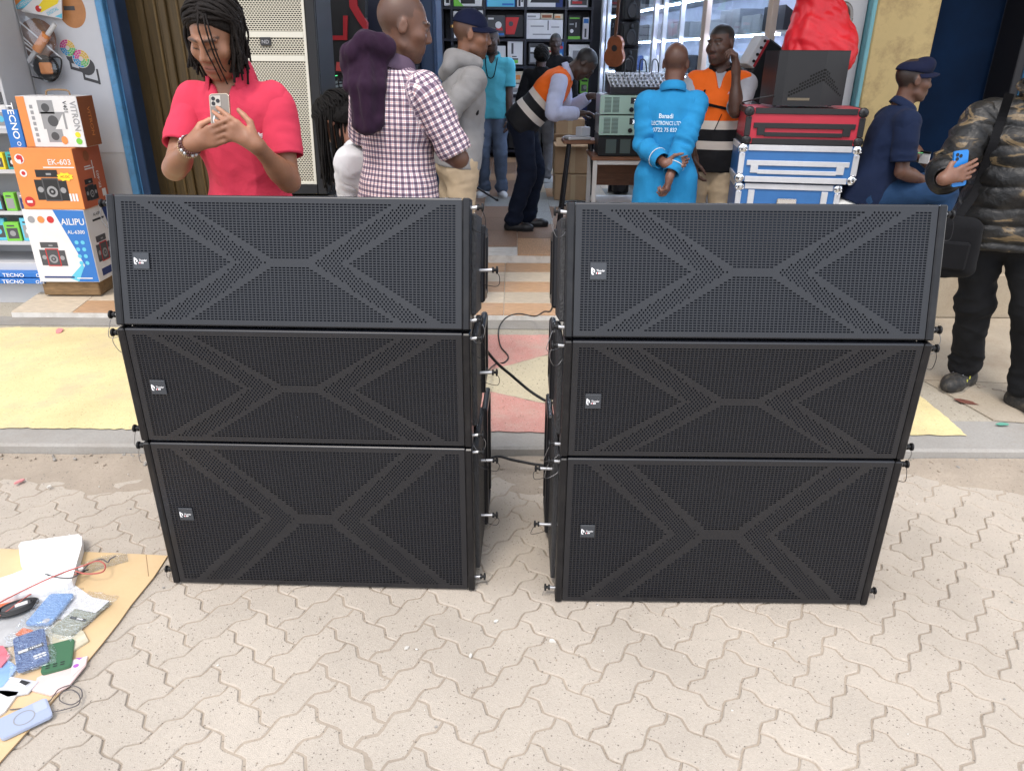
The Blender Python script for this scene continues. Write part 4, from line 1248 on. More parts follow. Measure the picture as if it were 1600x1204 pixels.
    def top(s, name, m, o=.014, hem=.0, sleeve='stub', neck=.066, wr=.004, seed=1, h=None, flare=0., puff=0., sleeve_o=None, vneck=0., belly=1.0, hemn=None, cut_sh=None, h_low=None, pfx=''):
        """shirt, jacket, vest: torso plus sleeves, cut at hem, cuffs and neck"""
        F = Field(); h = h or s.h
        s.torso_field(F, o, hips=hem < .06, belly=belly)
        if h_low is not None:                    # skirt of a long coat
            for k in (-1, 1):
                kn, an, _ = s.leg[k]
                F.cap(s.pel + s.Rp @ V3(k * .07, .01, -.05), s.pel + V3(k * .085, .015, h_low), .115 + o, .125 + o + flare, k=.08)
            F.cap(s.pel + V3(0, .0, -.05), s.pel + V3(0, .01, h_low), .12 + o, .12 + o + flare, k=.08)
        elif hem < -.02:                         # straight skirt of a shirt
            for k in (-1, 1): F.cap(s.pel + s.Rt @ V3(k * .062 * s.build, .006, .04), s.pel + s.Rt @ V3(k * .066 * s.build, .006, hem - .03), .096 * s.build + o, .100 * s.build + o + flare, k=.06)
        # hem plane
        up = s.Rt @ V3(0, 0, 1) if hemn is None else unit(np.array(hemn, float))
        oh = s.pel + s.Rt @ V3(0, 0, hem) if h_low is None else s.pel + V3(0, 0, h_low)
        big = 2.0
        lo_b, hi_b = s.pel - V3(.6, .6, 1.), s.pel + V3(.6, .6, .9)
        F.plane(oh, -up, lo_b, hi_b)
        for k in (-1, 1):
            if sleeve == 'none':                 # armhole
                e, w = s.arm[k]
                F.cap(s.sh[k] + s.Rt @ V3(k * .035, 0, -.02), s.sh[k] + s.Rt @ V3(k * .16, 0, -.10), .062, .075, k=.012, op='s')
                continue
            e, w = s.arm[k]                      # a stub that the sleeve slips over
            F.cap(s.sh[k], s.sh[k] + (e - s.sh[k]) * .22, .046 + o, .040 + o, k=.035)
        F.cap(s.N + s.Rt @ V3(0, 0, -.03), s.H + s.Rh @ V3(0, .018, -.01), neck, neck * .98, k=.008, op='s')
        if vneck: F.cap(s.N + s.Rt @ V3(0, -.055, .0), s.N + s.Rt @ V3(0, -.12, -vneck), .040, .008, k=.006, op='s')
        V, Q = mesh_field(F, h); V = relax(V, Q, 1)
        N = vnormals(V, Q)
        P = V
        fold = .9 * (1 - 2.4 * np.abs(wob(P * [1, 1, .34], seed, 5.0))) + .55 * (1 - 2.4 * np.abs(wob(P * [.7, .7, 1.1], seed + 9, 6.5)))
        amt = np.full(len(V), wr)
        for k in (-1, 1):                        # more creases at the elbows, armpits and waist
            e, w = s.arm[k]
            for c, rr, g in ((e, .10, 1.2), (s.sh[k] + s.Rt @ V3(-k * .02, 0, -.13), .12, 1.0)):
                amt += wr * g * np.exp(-(np.linalg.norm(V - c, axis=1) / rr) ** 2)
        if puff:
            uvq = s.uvmap(V, s.bones()); t = uvq[:, 1] / puff
            fold = fold * .5 + 2.2 * (np.abs(np.sin(t * math.pi + .8 * wob(P, 4, 3.))) ** .55 - .6); amt = np.full(len(V), .0075) * (1 + .5 * wob(P, 14, 3.))
        V = V + N * (fold * amt)[:, None]
        uv = s.uvmap(V, s.bones(), (oh, up))
        ob = np_mesh(name, V, Q, m, s.o, uv=uv)
        return ob
    def sleeve(s, k, name, m, o=.014, a0=-.02, a1=.62, wr=.003, seed=2, parent=None, r0=.053, h=None, cuff=True, puff=0., cuffk=.94):
        """a sleeve of its own, cut square at the cuff; a in arm lengths (0 shoulder, 1 elbow, 2 wrist)"""
        e, w = s.arm[k]; sh = s.sh[k]
        def P(a): return sh + (e - sh) * a if a <= 1 else e + (w - e) * (a - 1)
        def rad(a): return (r0 + (.042 - r0) * a if a <= 1 else .042 + (.030 - .042) * (a - 1)) + o
        n = max(8, int((a1 - a0) * 26)); m_ = 36
        sp = s.pel + s.Rt @ V3(k * .10, .005, .424)
        ctl = [sp] + [P(a) for a in np.linspace(max(a0, .0), a1, 8)]
        pts = []
        for i in range(n + 1):
            a = a0 + (a1 - a0) * i / n
            if a < 0: pts.append(sh + (sp - sh) * (-a / .3))
            else: pts.append(P(a))
        pts = np.array(pts)
        for _ in range(4): pts[1:-1] = .25 * pts[:-2] + .5 * pts[1:-1] + .25 * pts[2:]
        V = []; u = None; rs = np.random.RandomState(seed)
        for i, p in enumerate(pts):
            d = unit(pts[min(i + 1, n)] - pts[max(i - 1, 0)])
            if u is None: u = unit(np.cross(d, V3(.1, 1, .05)))
            u = unit(u - d * (u @ d)); q = np.cross(d, u)
            a = a0 + (a1 - a0) * i / n
            r = rad(max(a, 0)) * (1.0 if a1 > 1 else 1 + .10 * max(0, a))
            if cuff and i >= n - 3 and a1 > 1: r *= cuffk + (1 - cuffk) * (n - i) / 5
            if puff: r += .012 * (abs(math.sin(a * .285 / puff * math.pi)) ** .6 - .6)
            for t in range(m_):
                th = 2 * math.pi * t / m_
                V.append(p + (u * math.cos(th) + q * math.sin(th)) * r)
        V = np.array(V)
        rep = np.repeat(np.arange(n + 1), m_)
        th_ = np.tile(np.arange(m_) / m_ * 2 * math.pi, n + 1); Pf = np.stack([np.cos(th_) * .035, np.sin(th_) * .035, rep / n * (a1 - a0) * .27], 1)
        fold = 1 - 2.6 * np.abs(wob(Pf, seed, 9.)) + .5 * wob(Pf, seed + 3, 18.)
        a = a0 + (a1 - a0) * rep / n
        amt = wr * (1 + 1.6 * np.exp(-((a - 1) / .28) ** 2)) * np.clip((n - rep) / 3. + .2, 0, 1)
        cen = pts[rep]
        V = V + (V - cen) / np.linalg.norm(V - cen, axis=1, keepdims=True) * (fold * amt)[:, None]
        # turned-in cuff
        last = V[-m_:]; c = pts[-1]; d = unit(pts[-1] - pts[-2])
        lip = c + (last - c) * .90 - d * .004; inn = c + (last - c) * .86 - d * .03
        V = np.concatenate([V, lip, inn]); n2 = n + 2
        Q = np.array([(i * m_ + t, i * m_ + (t + 1) % m_, (i + 1) * m_ + (t + 1) % m_, (i + 1) * m_ + t) for i in range(n2) for t in range(m_)])
        uv = np.zeros((len(V), 3)); rr = np.tile(np.arange(m_) / m_ * 2 * math.pi * .055, n2 + 1); uv[:, 0] = rr; uv[:, 1] = np.repeat(np.arange(n2 + 1), m_) / n * (a1 - a0) * .27; uv[:, 2] = 1.
        return np_mesh(name, V, Q, m, parent or s.o, uv=uv)
    def trousers(s, m, o=.014, waist=.06, wr=.005, seed=5, name='trousers', leg=(.085, .062, .058), h=None, cuff=.05):
        F = Field()
        F.ell(s.pel + s.Rp @ V3(0, .008, -.03), (.160 * s.build + o, .115 * s.build + o, .13 + o), s.Rp, k=.05)
        F.ell(s.pel + s.Rp @ V3(0, -.0, .06), (.140 * s.build + o, .104 + o, .12), s.Rp, k=.05)
        F.plane(s.pel + s.Rp @ V3(0, 0, waist), s.Rp @ V3(0, 0, 1), s.pel - V3(.5, .5, .3), s.pel + V3(.5, .5, .5))
        for k in (-1, 1):
            kn, an, toe = s.leg[k]
            F.cap(s.hip[k], kn, leg[0] + o * .8, leg[1] + o * .6, k=.04); F.cap(kn, an + (kn - an) * cuff, leg[1] + o * .6, leg[2] + o * .4, k=.025)
        V, Q = mesh_field(F, h or s.h); V = relax(V, Q, 1); N = vnormals(V, Q)
        fold = 1 - 2.4 * np.abs(wob(V * [.8, .8, .8], seed, 5.)) + .7 * (1 - 2.4 * np.abs(wob(V * [.5, .5, 1.2], seed + 2, 8.)))
        amt = np.full(len(V), wr)
        for k in (-1, 1):
            kn, an, _ = s.leg[k]
            amt += wr * 1.2 * np.exp(-(np.linalg.norm(V - kn, axis=1) / .10) ** 2) + wr * 1.5 * np.exp(-(np.linalg.norm(V - an, axis=1) / .14) ** 2)
        V = V + N * (fold * amt)[:, None]
        return np_mesh(name, V, Q, m, s.o)
    def shoes(s, m, msole, h=.008, big=1.0, name='shoe'):
        for k in (-1, 1):
            kn, an, toe = s.leg[k]
            F = Field(); g = an.copy(); g[2] = an[2] - .055
            F.cap(an + V3(0, 0, .02), g - toe * .02, .045 * big, .044 * big, k=.02)
            F.cap(g - toe * .035, g + toe * .13, .043 * big, .040 * big, k=.03); F.cap(g + toe * .13, g + toe * .17, .038 * big, .030 * big, k=.03)
            zb = an[2] - .085
            F.plane(V3(0, 0, zb), (0, 0, -1), g - .3, g + .3)
            V, Q = mesh_field(F, h); V = relax(V, Q, 1)
            sh = np_mesh(name, V, Q, m, s.o)
            mb = MB(); q = np.cross(toe, V3(0, 0, 1))
            pl = []
            for t in range(20):
                a = 2 * math.pi * t / 20
                lx = math.cos(a); ly = math.sin(a)
                pl.append(((.07 + .125 * lx), ly * (.042 + .008 * (lx > .1) - .004 * (lx < -.5)) * big))
            mb.prism(pl, (g[0], g[1], zb - .012), tuple(toe), tuple(q), (0, 0, .020)); mb.build('sole', msole, sh)
    def scalp(s, m, lift=.004, hl=.064, back=-.05, name='hair', side=.02, h=None, noise=.0015):
        """close-cropped hair"""
        F = Field(); T = lambda x, y, z: s.H + s.Rh @ V3(x, y, z)
        F.ell(T(0, .016, .036), (.0755 + lift, .097 + lift, .088 + lift), s.Rh, k=0)
        F.ell(T(0, .03, -.01), (.068 + lift, .08 + lift, .075), s.Rh, k=.03)
        B0, B1 = s.H - .2, s.H + .2
        F.plane(T(0, -.055, hl), s.Rh @ unit(V3(0, -.75, -.55)), B0, B1)
        F.plane(T(0, .05, back), s.Rh @ unit(V3(0, -.62, -.6)), B0, B1)
        V, Q = mesh_field(F, h or min(s.h, .006)); N = vnormals(V, Q); V = V + N * (wob(V, 8, 45.) * noise)[:, None]
        return np_mesh(name, V, Q, m, s.o)
    def cap_hat(s, m, brim_len=.075, name='cap', peak=0., hs=1.0, police=False):
        F = Field(); T = lambda x, y, z: s.H + s.Rh @ V3(x, y, z)
        if police:
            F.ell(T(0, .012, .062), (.088, .108, .055), s.Rh @ rx(-.05), k=.0)
            F.ell(T(0, -.055, .098), (.062, .050, .040), s.Rh, k=.04)
        else:
            F.ell(T(0, .016, .040), (.0835, .106, .097), s.Rh, k=0)
        F.plane(T(0, 0, .045), s.Rh @ unit(V3(0, .10, -1)), s.H - .25, s.H + .25)
        V, Q = mesh_field(F, .0055); V = relax(V, Q, 1)
        c = np_mesh(name, V, Q, m, s.o)
        Vb, Fb = [], []
        nu, nv = 16, 7
        for lay in (0, 1):
            for j in range(nv + 1):
                for i in range(nu + 1):
                    a = (i / nu - .5) * math.pi * .98
                    r = j / nv
                    y0, x0 = -.088 * math.cos(a) + .01, .0805 * math.sin(a)
                    yb = y0 - r * brim_len * (math.cos(a) ** .6 if math.cos(a) > 0 else 0)
                    xb = x0 * (1 + .04 * r)
                    zb = .046 - .012 * r - .020 * (xb / .08) ** 2 * (1 + .3 * r) + .005 * (lay == 0)
                    Vb.append(T(xb, yb, zb + .008))
        n1 = (nu + 1) * (nv + 1)
        for lay in (0, 1):
            for j in range(nv):
                for i in range(nu):
                    a = lay * n1 + j * (nu + 1) + i; q = (a, a + 1, a + nu + 2, a + nu + 1); Fb.append(q if lay else q[::-1])
        for i in range(nu):
            a = nv * (nu + 1) + i; Fb.append((a, a + 1, n1 + a + 1, n1 + a))
        mb = MB(); mb.add(Vb, Fb, 0, True); mb.build('brim', m, c)
        mb = MB(); mb.sphere(T(0, .016, .138 if not police else .112), .006, 8, sc=(1, 1, .5)); mb.build('button', m, c)
        return c
    def collar(s, m, r=.070, gap=.5, stand=.028, fold=.045, name='collar', tilt=.30, lift=0., spreadx=0.0, parent=None):
        """folded collar, open in front by gap radians each side"""
        n = 30; prof = [(0, -.004), (.002, stand * .6), (.004, stand), (.009, stand + .003), (.014, stand - .006), (.018 , stand - fold * .6), (.021, stand - fold)]
        up = unit(s.Rt @ V3(0, -tilt, 1)); sd = s.Rt @ V3(1, 0, 0); fw = np.cross(up, sd)   # fw points backwards
        c = s.N + s.Rt @ V3(0, -.006, .008 + lift)
        Vv, Fv = [], []
        for i in range(n + 1):
            a = math.pi / 2 + gap + (2 * math.pi - 2 * gap) * i / n + math.pi
            cx, cy = math.cos(a), math.sin(a)
            front = max(0, -cy)
            for (dr, dz) in prof:
                rr = r + dr + (.012 * front * (dz < stand * .5 and dr > .01))
                Vv.append(c + sd * cx * rr + fw * cy * (rr * 1.06) + up * (dz - .022 * front ** 2 * (1 if dr > .01 else .5)))
        k = len(prof)
        for i in range(n):
            for j in range(k - 1): Fv.append((i * k + j, (i + 1) * k + j, (i + 1) * k + j + 1, i * k + j + 1))
        mb = MB(); mb.add(Vv, Fv, 0, True)
        ob = mb.build(name, m, parent or s.o)
        md = ob.modifiers.new('thickness', 'SOLIDIFY'); md.thickness = .0025
        return ob
# ------------------------------------------------------------------ the people in the picture
M_POLO = cloth_mat('coral_pink_pique', (.56, .042, .080), .85, weave=700, bump=.6, var=.06, fold=.42)
M_PLAID = plaid_mat('plaid_shirt_cloth')
M_PURPLE = cloth_mat('dark_purple_knit', (.026, .011, .026), .95, weave=350, bump=.7, sheen=.06)
M_JEANS = cloth_mat('blue_jeans', (.10, .20, .37), .9, var=.25)
M_GREYH = cloth_mat('heather_grey_fleece', (.225, .22, .22), .95, weave=260, bump=.7, var=.14, sheen=.1)
M_KHAKI = cloth_mat('khaki_cotton', (.44, .345, .235), .9, var=.12)
M_TURQ = cloth_mat('turquoise_shirt_cloth', (.085, .40, .50), .85)
M_SLATE = cloth_mat('slate_blue_cotton', (.10, .13, .19), .9)
M_VEST = vest_mat('orange_safety_vest_cloth')
M_PALEB = cloth_mat('pale_blue_shirt_cloth', (.47, .50, .66), .85)
M_NAVYT = cloth_mat('navy_trouser_cloth', (.008, .012, .026), .85)
M_COAT = cloth_mat('bright_blue_dust_coat', (.018, .205, .43), .8, var=.10, weave=500)
M_GREYS = cloth_mat('grey_shirt_cloth', (.38, .40, .45), .85)
M_POLICE = cloth_mat('navy_uniform_cloth', (.008, .015, .042), .85)
M_POLICET = cloth_mat('navy_uniform_trousers', (.014, .040, .095), .85)
M_CAMO = camo_mat('camouflage_nylon')
M_BJEANS = cloth_mat('black_jeans', (.009, .0095, .011), .9, var=.3)
M_WHITES = cloth_mat('white_shirt_cloth', (.60, .60, .61), .85)
M_BLACKC = cloth_mat('black_cloth', (.007, .007, .008), .9)
M_CAPN = cloth_mat('navy_cap_cloth', (.006, .009, .030), .85)
M_SHOEB = mat('black_shoe', (.014, .014, .016), .4)
M_SHOEW = mat('white_shoe', (.62, .62, .62), .6)
M_SOLEG = mat('grey_sole', (.30, .27, .22), .7)
M_SOLEW = mat('white_sole', (.6, .6, .58), .6)
M_BOOT = mat('worn_black_boot', (.022, .022, .022), .6, var=.5, vscale=40., bump=.6, dirt=((.14, .12, .09), .6, 25.))
UPV = V3(0, 0, 1)
def lw(p, world_dir): return p.Rz.T @ np.array(world_dir, float)   # world direction -> local
def stand(p, dx=.10, fw=.0, turn=.15):
    for k in (-1, 1): p.set_leg(k, (k * dx, .02 + k * fw, .085), toe=(k * turn, -1, 0))
def shoes(p, *a, **k): p.shoes(*a, **k)

# 1 --- young man in the coral polo shirt looking at his phone
p1 = Person('young man with black dreadlocks in a coral pink polo shirt looking down at his phone', at(337, 58, 3.05), PZ, R(-9), lean=R(4), head=(-3, 27, 3), tone=(.25, .112, .060), h=.0048, build=.92)
stand(p1)
p1.set_arm(-1, at(298, 226, 2.78), at(258, 300, 2.98), lw(p1, (.86, -.02, .30)), lw(p1, (.25, .95, .10)), curl=[.12, .16, .20, .24], thumb=.4)
p1.set_arm(1, at(400, 226, 2.80), at(452, 320, 2.95), lw(p1, (-.74, -.08, .52)), lw(p1, (-.30, .95, .05)), curl=[.14, .20, .24, .28], thumb=.2)
p1.build_body(scalp=(1, .070, (.012, .010, .009)), eyes='down', lips=(.30, .115, .095), stubble=.25)
pl = p1.top('polo_shirt', M_POLO, o=.014, hem=-.10, wr=.0062, seed=11, neck=.070, vneck=.10, h=.006)
for k in (-1, 1): p1.sleeve(k, 'sleeve', M_POLO, .016, -.15, .68, wr=.0034, seed=12 + k, parent=pl)
p1.collar(M_POLO, r=.066, gap=.62, stand=.030, fold=.062, lift=.006, parent=pl)
p1.trousers(M_BJEANS, h=.009, wr=.003)
shoes(p1, M_SHOEB, M_SOLEW)
p1.scalp(M_HAIRD, lift=.010, hl=.060, h=.006)
def dreads(p, n, seed, ln=(.20, .26), r=.0058, name='dreadlocks', m=None, back=True, part_side=0., face_gap=.52):
    """hanging locks rooted over the skull"""
    rr = random.Random(seed); mb = MB(); T = lambda v: Vector(p.H + p.Rh @ np.array(v))
    down = Vector((0, 0, -1))
    for i in range(n):
        a = 2 * math.pi * (i + rr.random() * .8) / n * 5.0
        el = rr.choice((.35, .65, .95, 1.2, 1.42)) + rr.uniform(-.14, .14)
        fr = math.cos(a)
        if fr > 0 and el < .62: el = rr.uniform(.62, 1.3)           # roots start behind the hairline
        a1 = a + rr.uniform(-.25, .25)                              # where the lock leaves the head
        if math.cos(a1) > face_gap: a1 = math.copysign(math.acos(face_gap) + abs(rr.gauss(0, .28)), math.sin(a) or 1)
        d0 = V3(math.cos(el) * math.sin(a), -math.cos(el) * math.cos(a), math.sin(el)); e1 = rr.uniform(-.12, .25)
        d1 = V3(math.cos(e1) * math.sin(a1), -math.cos(e1) * math.cos(a1), math.sin(e1)); lift = rr.uniform(1.13, 1.30)
        pts = []
        for t in (0, .25, .5, .75, 1.):
            d = unit(d0 * (1 - t) + d1 * t); pts.append(T((d * V3(.0755, .097, .088)) * (1.08 + (lift - 1.08) * min(1, t * 2)) + V3(0, .016, .036)))
        L = rr.uniform(*ln); used = sum((pts[k + 1] - pts[k]).length for k in range(4)); hang = max(.03, L - used * .55)
        rim = pts[-1]; side = (rim - Vector(p.H)); side.z = 0; side.normalize()
        sw = Vector((rr.uniform(-.02, .02), rr.uniform(-.02, .02), 0))
        for t in (.3, .65, 1.0): pts.append(rim + Vector((0, 0, -hang * t)) + sw * t + side * (.008 * math.sin(t * 5 + i)) - side * .012 * t)
        mb.tube(spline(pts, 4), r * rr.uniform(.8, 1.25), 6, taper=lambda t: 1.05 - .35 * t + .10 * math.sin(t * 40 + i))
    return mb.build(name, m or M_HAIRD, p.o)
dreads(p1, 150, 3, ln=(.165, .225), face_gap=.28)
mb = MB()                                             # two thin locks across the face
for x0, x1, z1 in ((.012, .030, -.105), (.040, .050, -.115), (.052, .062, -.07)):
    T = lambda x, y, z: Vector(p1.H + p1.Rh @ V3(x, y, z))
    mb.tube(spline([T(x0 * .6, -.060, .108), T(x0, -.098, .075), T((x0 + x1) / 2, -.112, .01), T(x1 * .97, -.112, -.045), T(x1, -.103, z1)], 5), .0034, 6, taper=lambda t: 1 - .35 * t + .12 * math.sin(t * 50))
mb.build('dreadlocks', M_HAIRD, p1.o)
# collar buttons, breast print, bracelets
mb = MB(); mb.lathe([(.001, 0), (.006, .0005), (.006, .002), (.001, .0025)], Vector(p1.N + p1.Rt @ V3(-.010, -.102, -.085)), tuple(p1.Rt @ V3(0, -1, .3)), 12); mb.build('shirt_button', M_WHITES, pl)
def surf_front(p, ob, lx, lz):
    """point on a garment in front of torso coordinates lx, lz (and its normal), found by a ray from the front"""
    o = Vector(p.pel + p.Rt @ V3(lx, -.6, lz)); d = Vector(p.Rt @ V3(0, 1, 0))
    ok, loc, n, i = ob.ray_cast(o, d)
    return (loc, n) if ok else (Vector(p.pel + p.Rt @ V3(lx, -.14, lz)), -d)
def surf_back(p, ob, lx, lz):
    o = Vector(p.pel + p.Rt @ V3(lx, .6, lz)); d = Vector(p.Rt @ V3(0, -1, 0))
    ok, loc, n, i = ob.ray_cast(o, d)
    return (loc, n) if ok else (Vector(p.pel + p.Rt @ V3(lx, .14, lz)), -d)
def wrap_print(p, ob, mbsrc, front, name, mats, lift=.0015, parent=None):
    """flat print (verts = torso x, torso z, 0) laid on the garment"""
    V = []
    for v in mbsrc.v:
        fn = surf_front if front else surf_back; pk = [fn(p, ob, v[0] + a, v[1] + b) for a, b in ((0, 0), (.022, 0), (-.022, 0), (0, .022), (0, -.022))]
        loc = sum((q[0] for q in pk), Vector()) / 5; n = sum((q[1] for q in pk), Vector()).normalized(); out = max((q[0] - loc).dot(n) for q in pk[:1]); V.append(tuple(loc + n * (lift + max(0, out))))
    mbsrc.v = V
    return mbsrc.build(name, mats, parent or ob)
bpy.context.view_layer.update()
mb = MB()
leaf = [(-.026, -.004), (-.012, .004), (-.016, .013), (-.004, .009), (.002, .016), (.007, .009), (.017, .014), (.014, .005), (.026, .006), (.016, -.002), (.020, -.008), (.008, -.006), (.002, -.012), (-.004, -.006), (-.014, -.016), (-.018, -.020), (-.024, -.014), (-.018, -.008)]
c = (.0, 0)
bx_, bz_ = .118, .330
mb.add([(bx_, bz_, 0)] + [(bx_ + x, bz_ + z, 0) for x, z in leaf], [(0, 1 + i, 1 + (i + 1) % len(leaf)) for i in range(len(leaf))], 0)
wrap_print(p1, pl, mb, True, 'breast_print', M_WHITES)
e, w = p1.arm[-1]; ax = unit(w - e); uu = unit(np.cross(ax, V3(0, 0, 1))); vv = np.cross(ax, uu)
M_BEADW = mat('silver_bead', (.55, .55, .56), .3, .5); M_BEADB = mat('brown_bead', (.10, .035, .03), .4); M_BEADT = mat('tan_bead', (.42, .28, .16), .5)
for off, rr, br, ms in ((-.012, .033, .0062, (M_BEADW, M_BEADB)), (.004, .031, .0036, (M_BEADB, M_BEADB)), (-.028, .035, .0032, (M_BEADT, M_BEADT))):
    mb = MB(); c = w + ax * off; nb = int(2 * math.pi * rr / (2 * br))
    for i in range(nb):
        t = 2 * math.pi * i / nb; mb.sphere(c + (uu * math.cos(t) + vv * math.sin(t)) * rr, br, 8, m=i % 3 == 0 and 1 or 0)
    mb.build('bracelet', list(ms), p1.o)
# ear stud
mb = MB(); mb.sphere(p1.H + p1.Rh @ V3(.088, .002, -.030), .006, 8); mb.build('ear_stud', M_CHROME, p1.o)

def phone(name, centre, xdir, updir, mats, label, style):
    """handset seen from its back; xdir to its right as seen from behind, updir to its top"""
    x = Vector(xdir).normalized(); u = Vector(updir); u = (u - x * u.dot(x)).normalized(); n = x.cross(u)   # n towards the viewer of the back
    rot = Matrix((x, u, n)).transposed()
    t = thing(name, label, 'phone', tuple(centre)); t.rotation_euler = rot.to_euler()
    w, h, d = .074, .155, .0085
    pts = []
    for cx, cy, a0 in ((1, 1, 0), (-1, 1, 90), (-1, -1, 180), (1, -1, 270)):
        for k in range(6):
            a = R(a0 + k * 18); pts.append((cx * (w / 2 - .011) + .011 * math.cos(a), cy * (h / 2 - .011) + .011 * math.sin(a)))
    mb = MB(); mb.prism(pts, (0, 0, -d / 2), (1, 0, 0), (0, 1, 0), (0, 0, d)); mb.build('phone_body', mats[0], t)
    mb = MB(); mb.prism([(a * .95, b * .975) for a, b in pts], (0, 0, d / 2 - .0003), (1, 0, 0), (0, 1, 0), (0, 0, .0009)); mb.build('back_cover', mats[1], t)
    mb = MB(); mb.prism([(a * .93, b * .96) for a, b in pts], (0, 0, -d / 2 - .0006), (1, 0, 0), (0, 1, 0), (0, 0, .0009)); mb.build('screen', mat('phone_screen', (.02, .02, .025), .08), t)
    mb = MB()
    cw = .037
    cx, cy = -w / 2 + .0065 + cw / 2, h / 2 - .007 - cw / 2
    q = [(cx + (a / (w / 2)) * cw / 2, cy + (b / (h / 2)) * cw / 2) for a, b in pts]
    if style == 'island':
        mb.prism(q, (0, 0, d / 2), (1, 0, 0), (0, 1, 0), (0, 0, .0022)); isl = mb.build('camera_island', mats[2], t)
        spots = ((-.0085, .0085), (-.0085, -.0085), (.0085, 0)); rl = .0068; zb = d / 2 + .002
    else:
        isl = t; spots = ((-.0085, .0085), (-.0085, -.0095), (.0095, .002)); rl = .0075; zb = d / 2 + .0004
    for a, b in spots:
        mb = MB(); mb.lathe([(rl, 0), (rl, .0024), (rl * .8, .0026), (rl * .75, .0016)], (cx + a, cy + b, zb), (0, 0, 1), 18, 0); lens = mb.build('camera_lens', M_BLACKM, isl)
    if style == 'island':
        mb = MB()
        n_ = 28
        V = [(r * math.cos(2 * math.pi * k / n_), -.012 + r * math.sin(2 * math.pi * k / n_), d / 2 + .0012) for r in (.022, .0275) for k in range(n_)]
        mb.add(V, [(k, (k + 1) % n_, n_ + (k + 1) % n_, n_ + k) for k in range(n_)]); mb.build('charging_ring', M_SHOEW, t)
    return t
pc = at(345, 182, 2.815)
phone('phone', pc, (1, -.10, .05), (.05, .26, 1), (mat('phone_edge_gold', (.55, .44, .33), .25, .8), mat('phone_back_titanium', (.20, .175, .15), .35), mat('camera_island_grey', (.42, .38, .33), .3, .3)), 'grey titanium phone with three lenses held in both hands of the coral polo wearer', 'island')

# 2 --- tall man in the plaid shirt, seen from behind, purple sweater over his shoulder
p2 = Person('tall shaven man in a pink and navy plaid shirt seen from behind', at(631, 42, 3.55), PZ, R(140), lean=R(2), head=(-36, 14, 0), tone=(.135, .062, .038), h=.006, build=.98)
stand(p2)
p2.set_arm_e(-1, at(693, 200, 3.42), at(662, 210, 3.62), lw(p2, (-.35, .75, .25)), lw(p2, (.2, .6, .7)), curl=.75, thumb=.6)
p2.set_arm(1, at(650, 200, 3.80), at(590, 240, 3.9), lw(p2, (.85, .1, .1)), lw(p2, (0, -.9, .3)), curl=.4)
p2.build_body(scalp=(.45, .062, (.03, .018, .013)), eyes='open', stubble=.75)
sh2 = p2.top('plaid_shirt', M_PLAID, o=.020, hem=-.145, wr=.0042, seed=21, neck=.068, h=.0075, belly=1.08, flare=.02)
for k in (-1, 1): p2.sleeve(k, 'sleeve', M_PLAID, .019, -.15, .93, wr=.0035, seed=23 + k, parent=sh2)
p2.collar(M_PLAID, r=.066, gap=.7, stand=.028, fold=.055, lift=.0, parent=sh2)
p2.trousers(M_JEANS, h=.009); shoes(p2, M_SHOEB, M_SOLEW)
F = Field(); Lw = lambda x, y, d: p2.L(at(x, y, d))
# bunched hood over the shoulder, then three hanging folds of body and sleeves
F.cap(Lw(600, 74, 3.44), Lw(572, 66, 3.40), .040, .042, k=.03); F.cap(Lw(572, 66, 3.40), Lw(548, 84, 3.40), .042, .036, k=.03); F.cap(Lw(548, 84, 3.40), Lw(543, 104, 3.41), .036, .028, k=.03)
F.cap(Lw(594, 60, 3.42), Lw(570, 56, 3.38), .020, .018, k=.012); F.cap(Lw(570, 56, 3.38), Lw(550, 72, 3.38), .018, .015, k=.012)
F.cap(Lw(600, 74, 3.44), Lw(612, 92, 3.62), .045, .03, k=.03)
for x0, x1, y1, r0, r1, dd in ((556, 560, 192, .030, .028, .0), (572, 576, 200, .036, .030, -.02), (588, 588, 190, .030, .034, .02), (600, 594, 178, .024, .026, .03), (545, 550, 118, .022, .018, .01)):
    F.cap(Lw(x0, 88, 3.42 + dd), Lw((x0 + x1) / 2 - 3, 135, 3.37 + dd), r0, (r0 + r1) / 2, k=.018); F.cap(Lw((x0 + x1) / 2 - 3, 135, 3.37 + dd), Lw(x1, y1, 3.375 + dd), (r0 + r1) / 2, r1, k=.018)
F.cap(Lw(564, 198, 3.37), Lw(590, 192, 3.38), .022, .022, k=.03)
V, Q = mesh_field(F, .005); V = relax(V, Q, 1); N = vnormals(V, Q)
V = V + N * (.0075 * (np.abs(wob(V * [1, 1, .16], 31, 9.)) * 1.7 - .7) + .003 * wob(V * [1.2, 1.2, .5], 33, 26.))[:, None]
sw = np_mesh('sweater', V, Q, M_PURPLE, p2.o)
bpy.context.view_layer.update()
# the sweater is carried: a thing of its own
mw = sw.matrix_world.copy(); sw.parent = None; sw.matrix_world = mw
tag(sw, 'dark purple knitted sweater slung over the shoulder of the plaid shirt wearer', 'sweater')

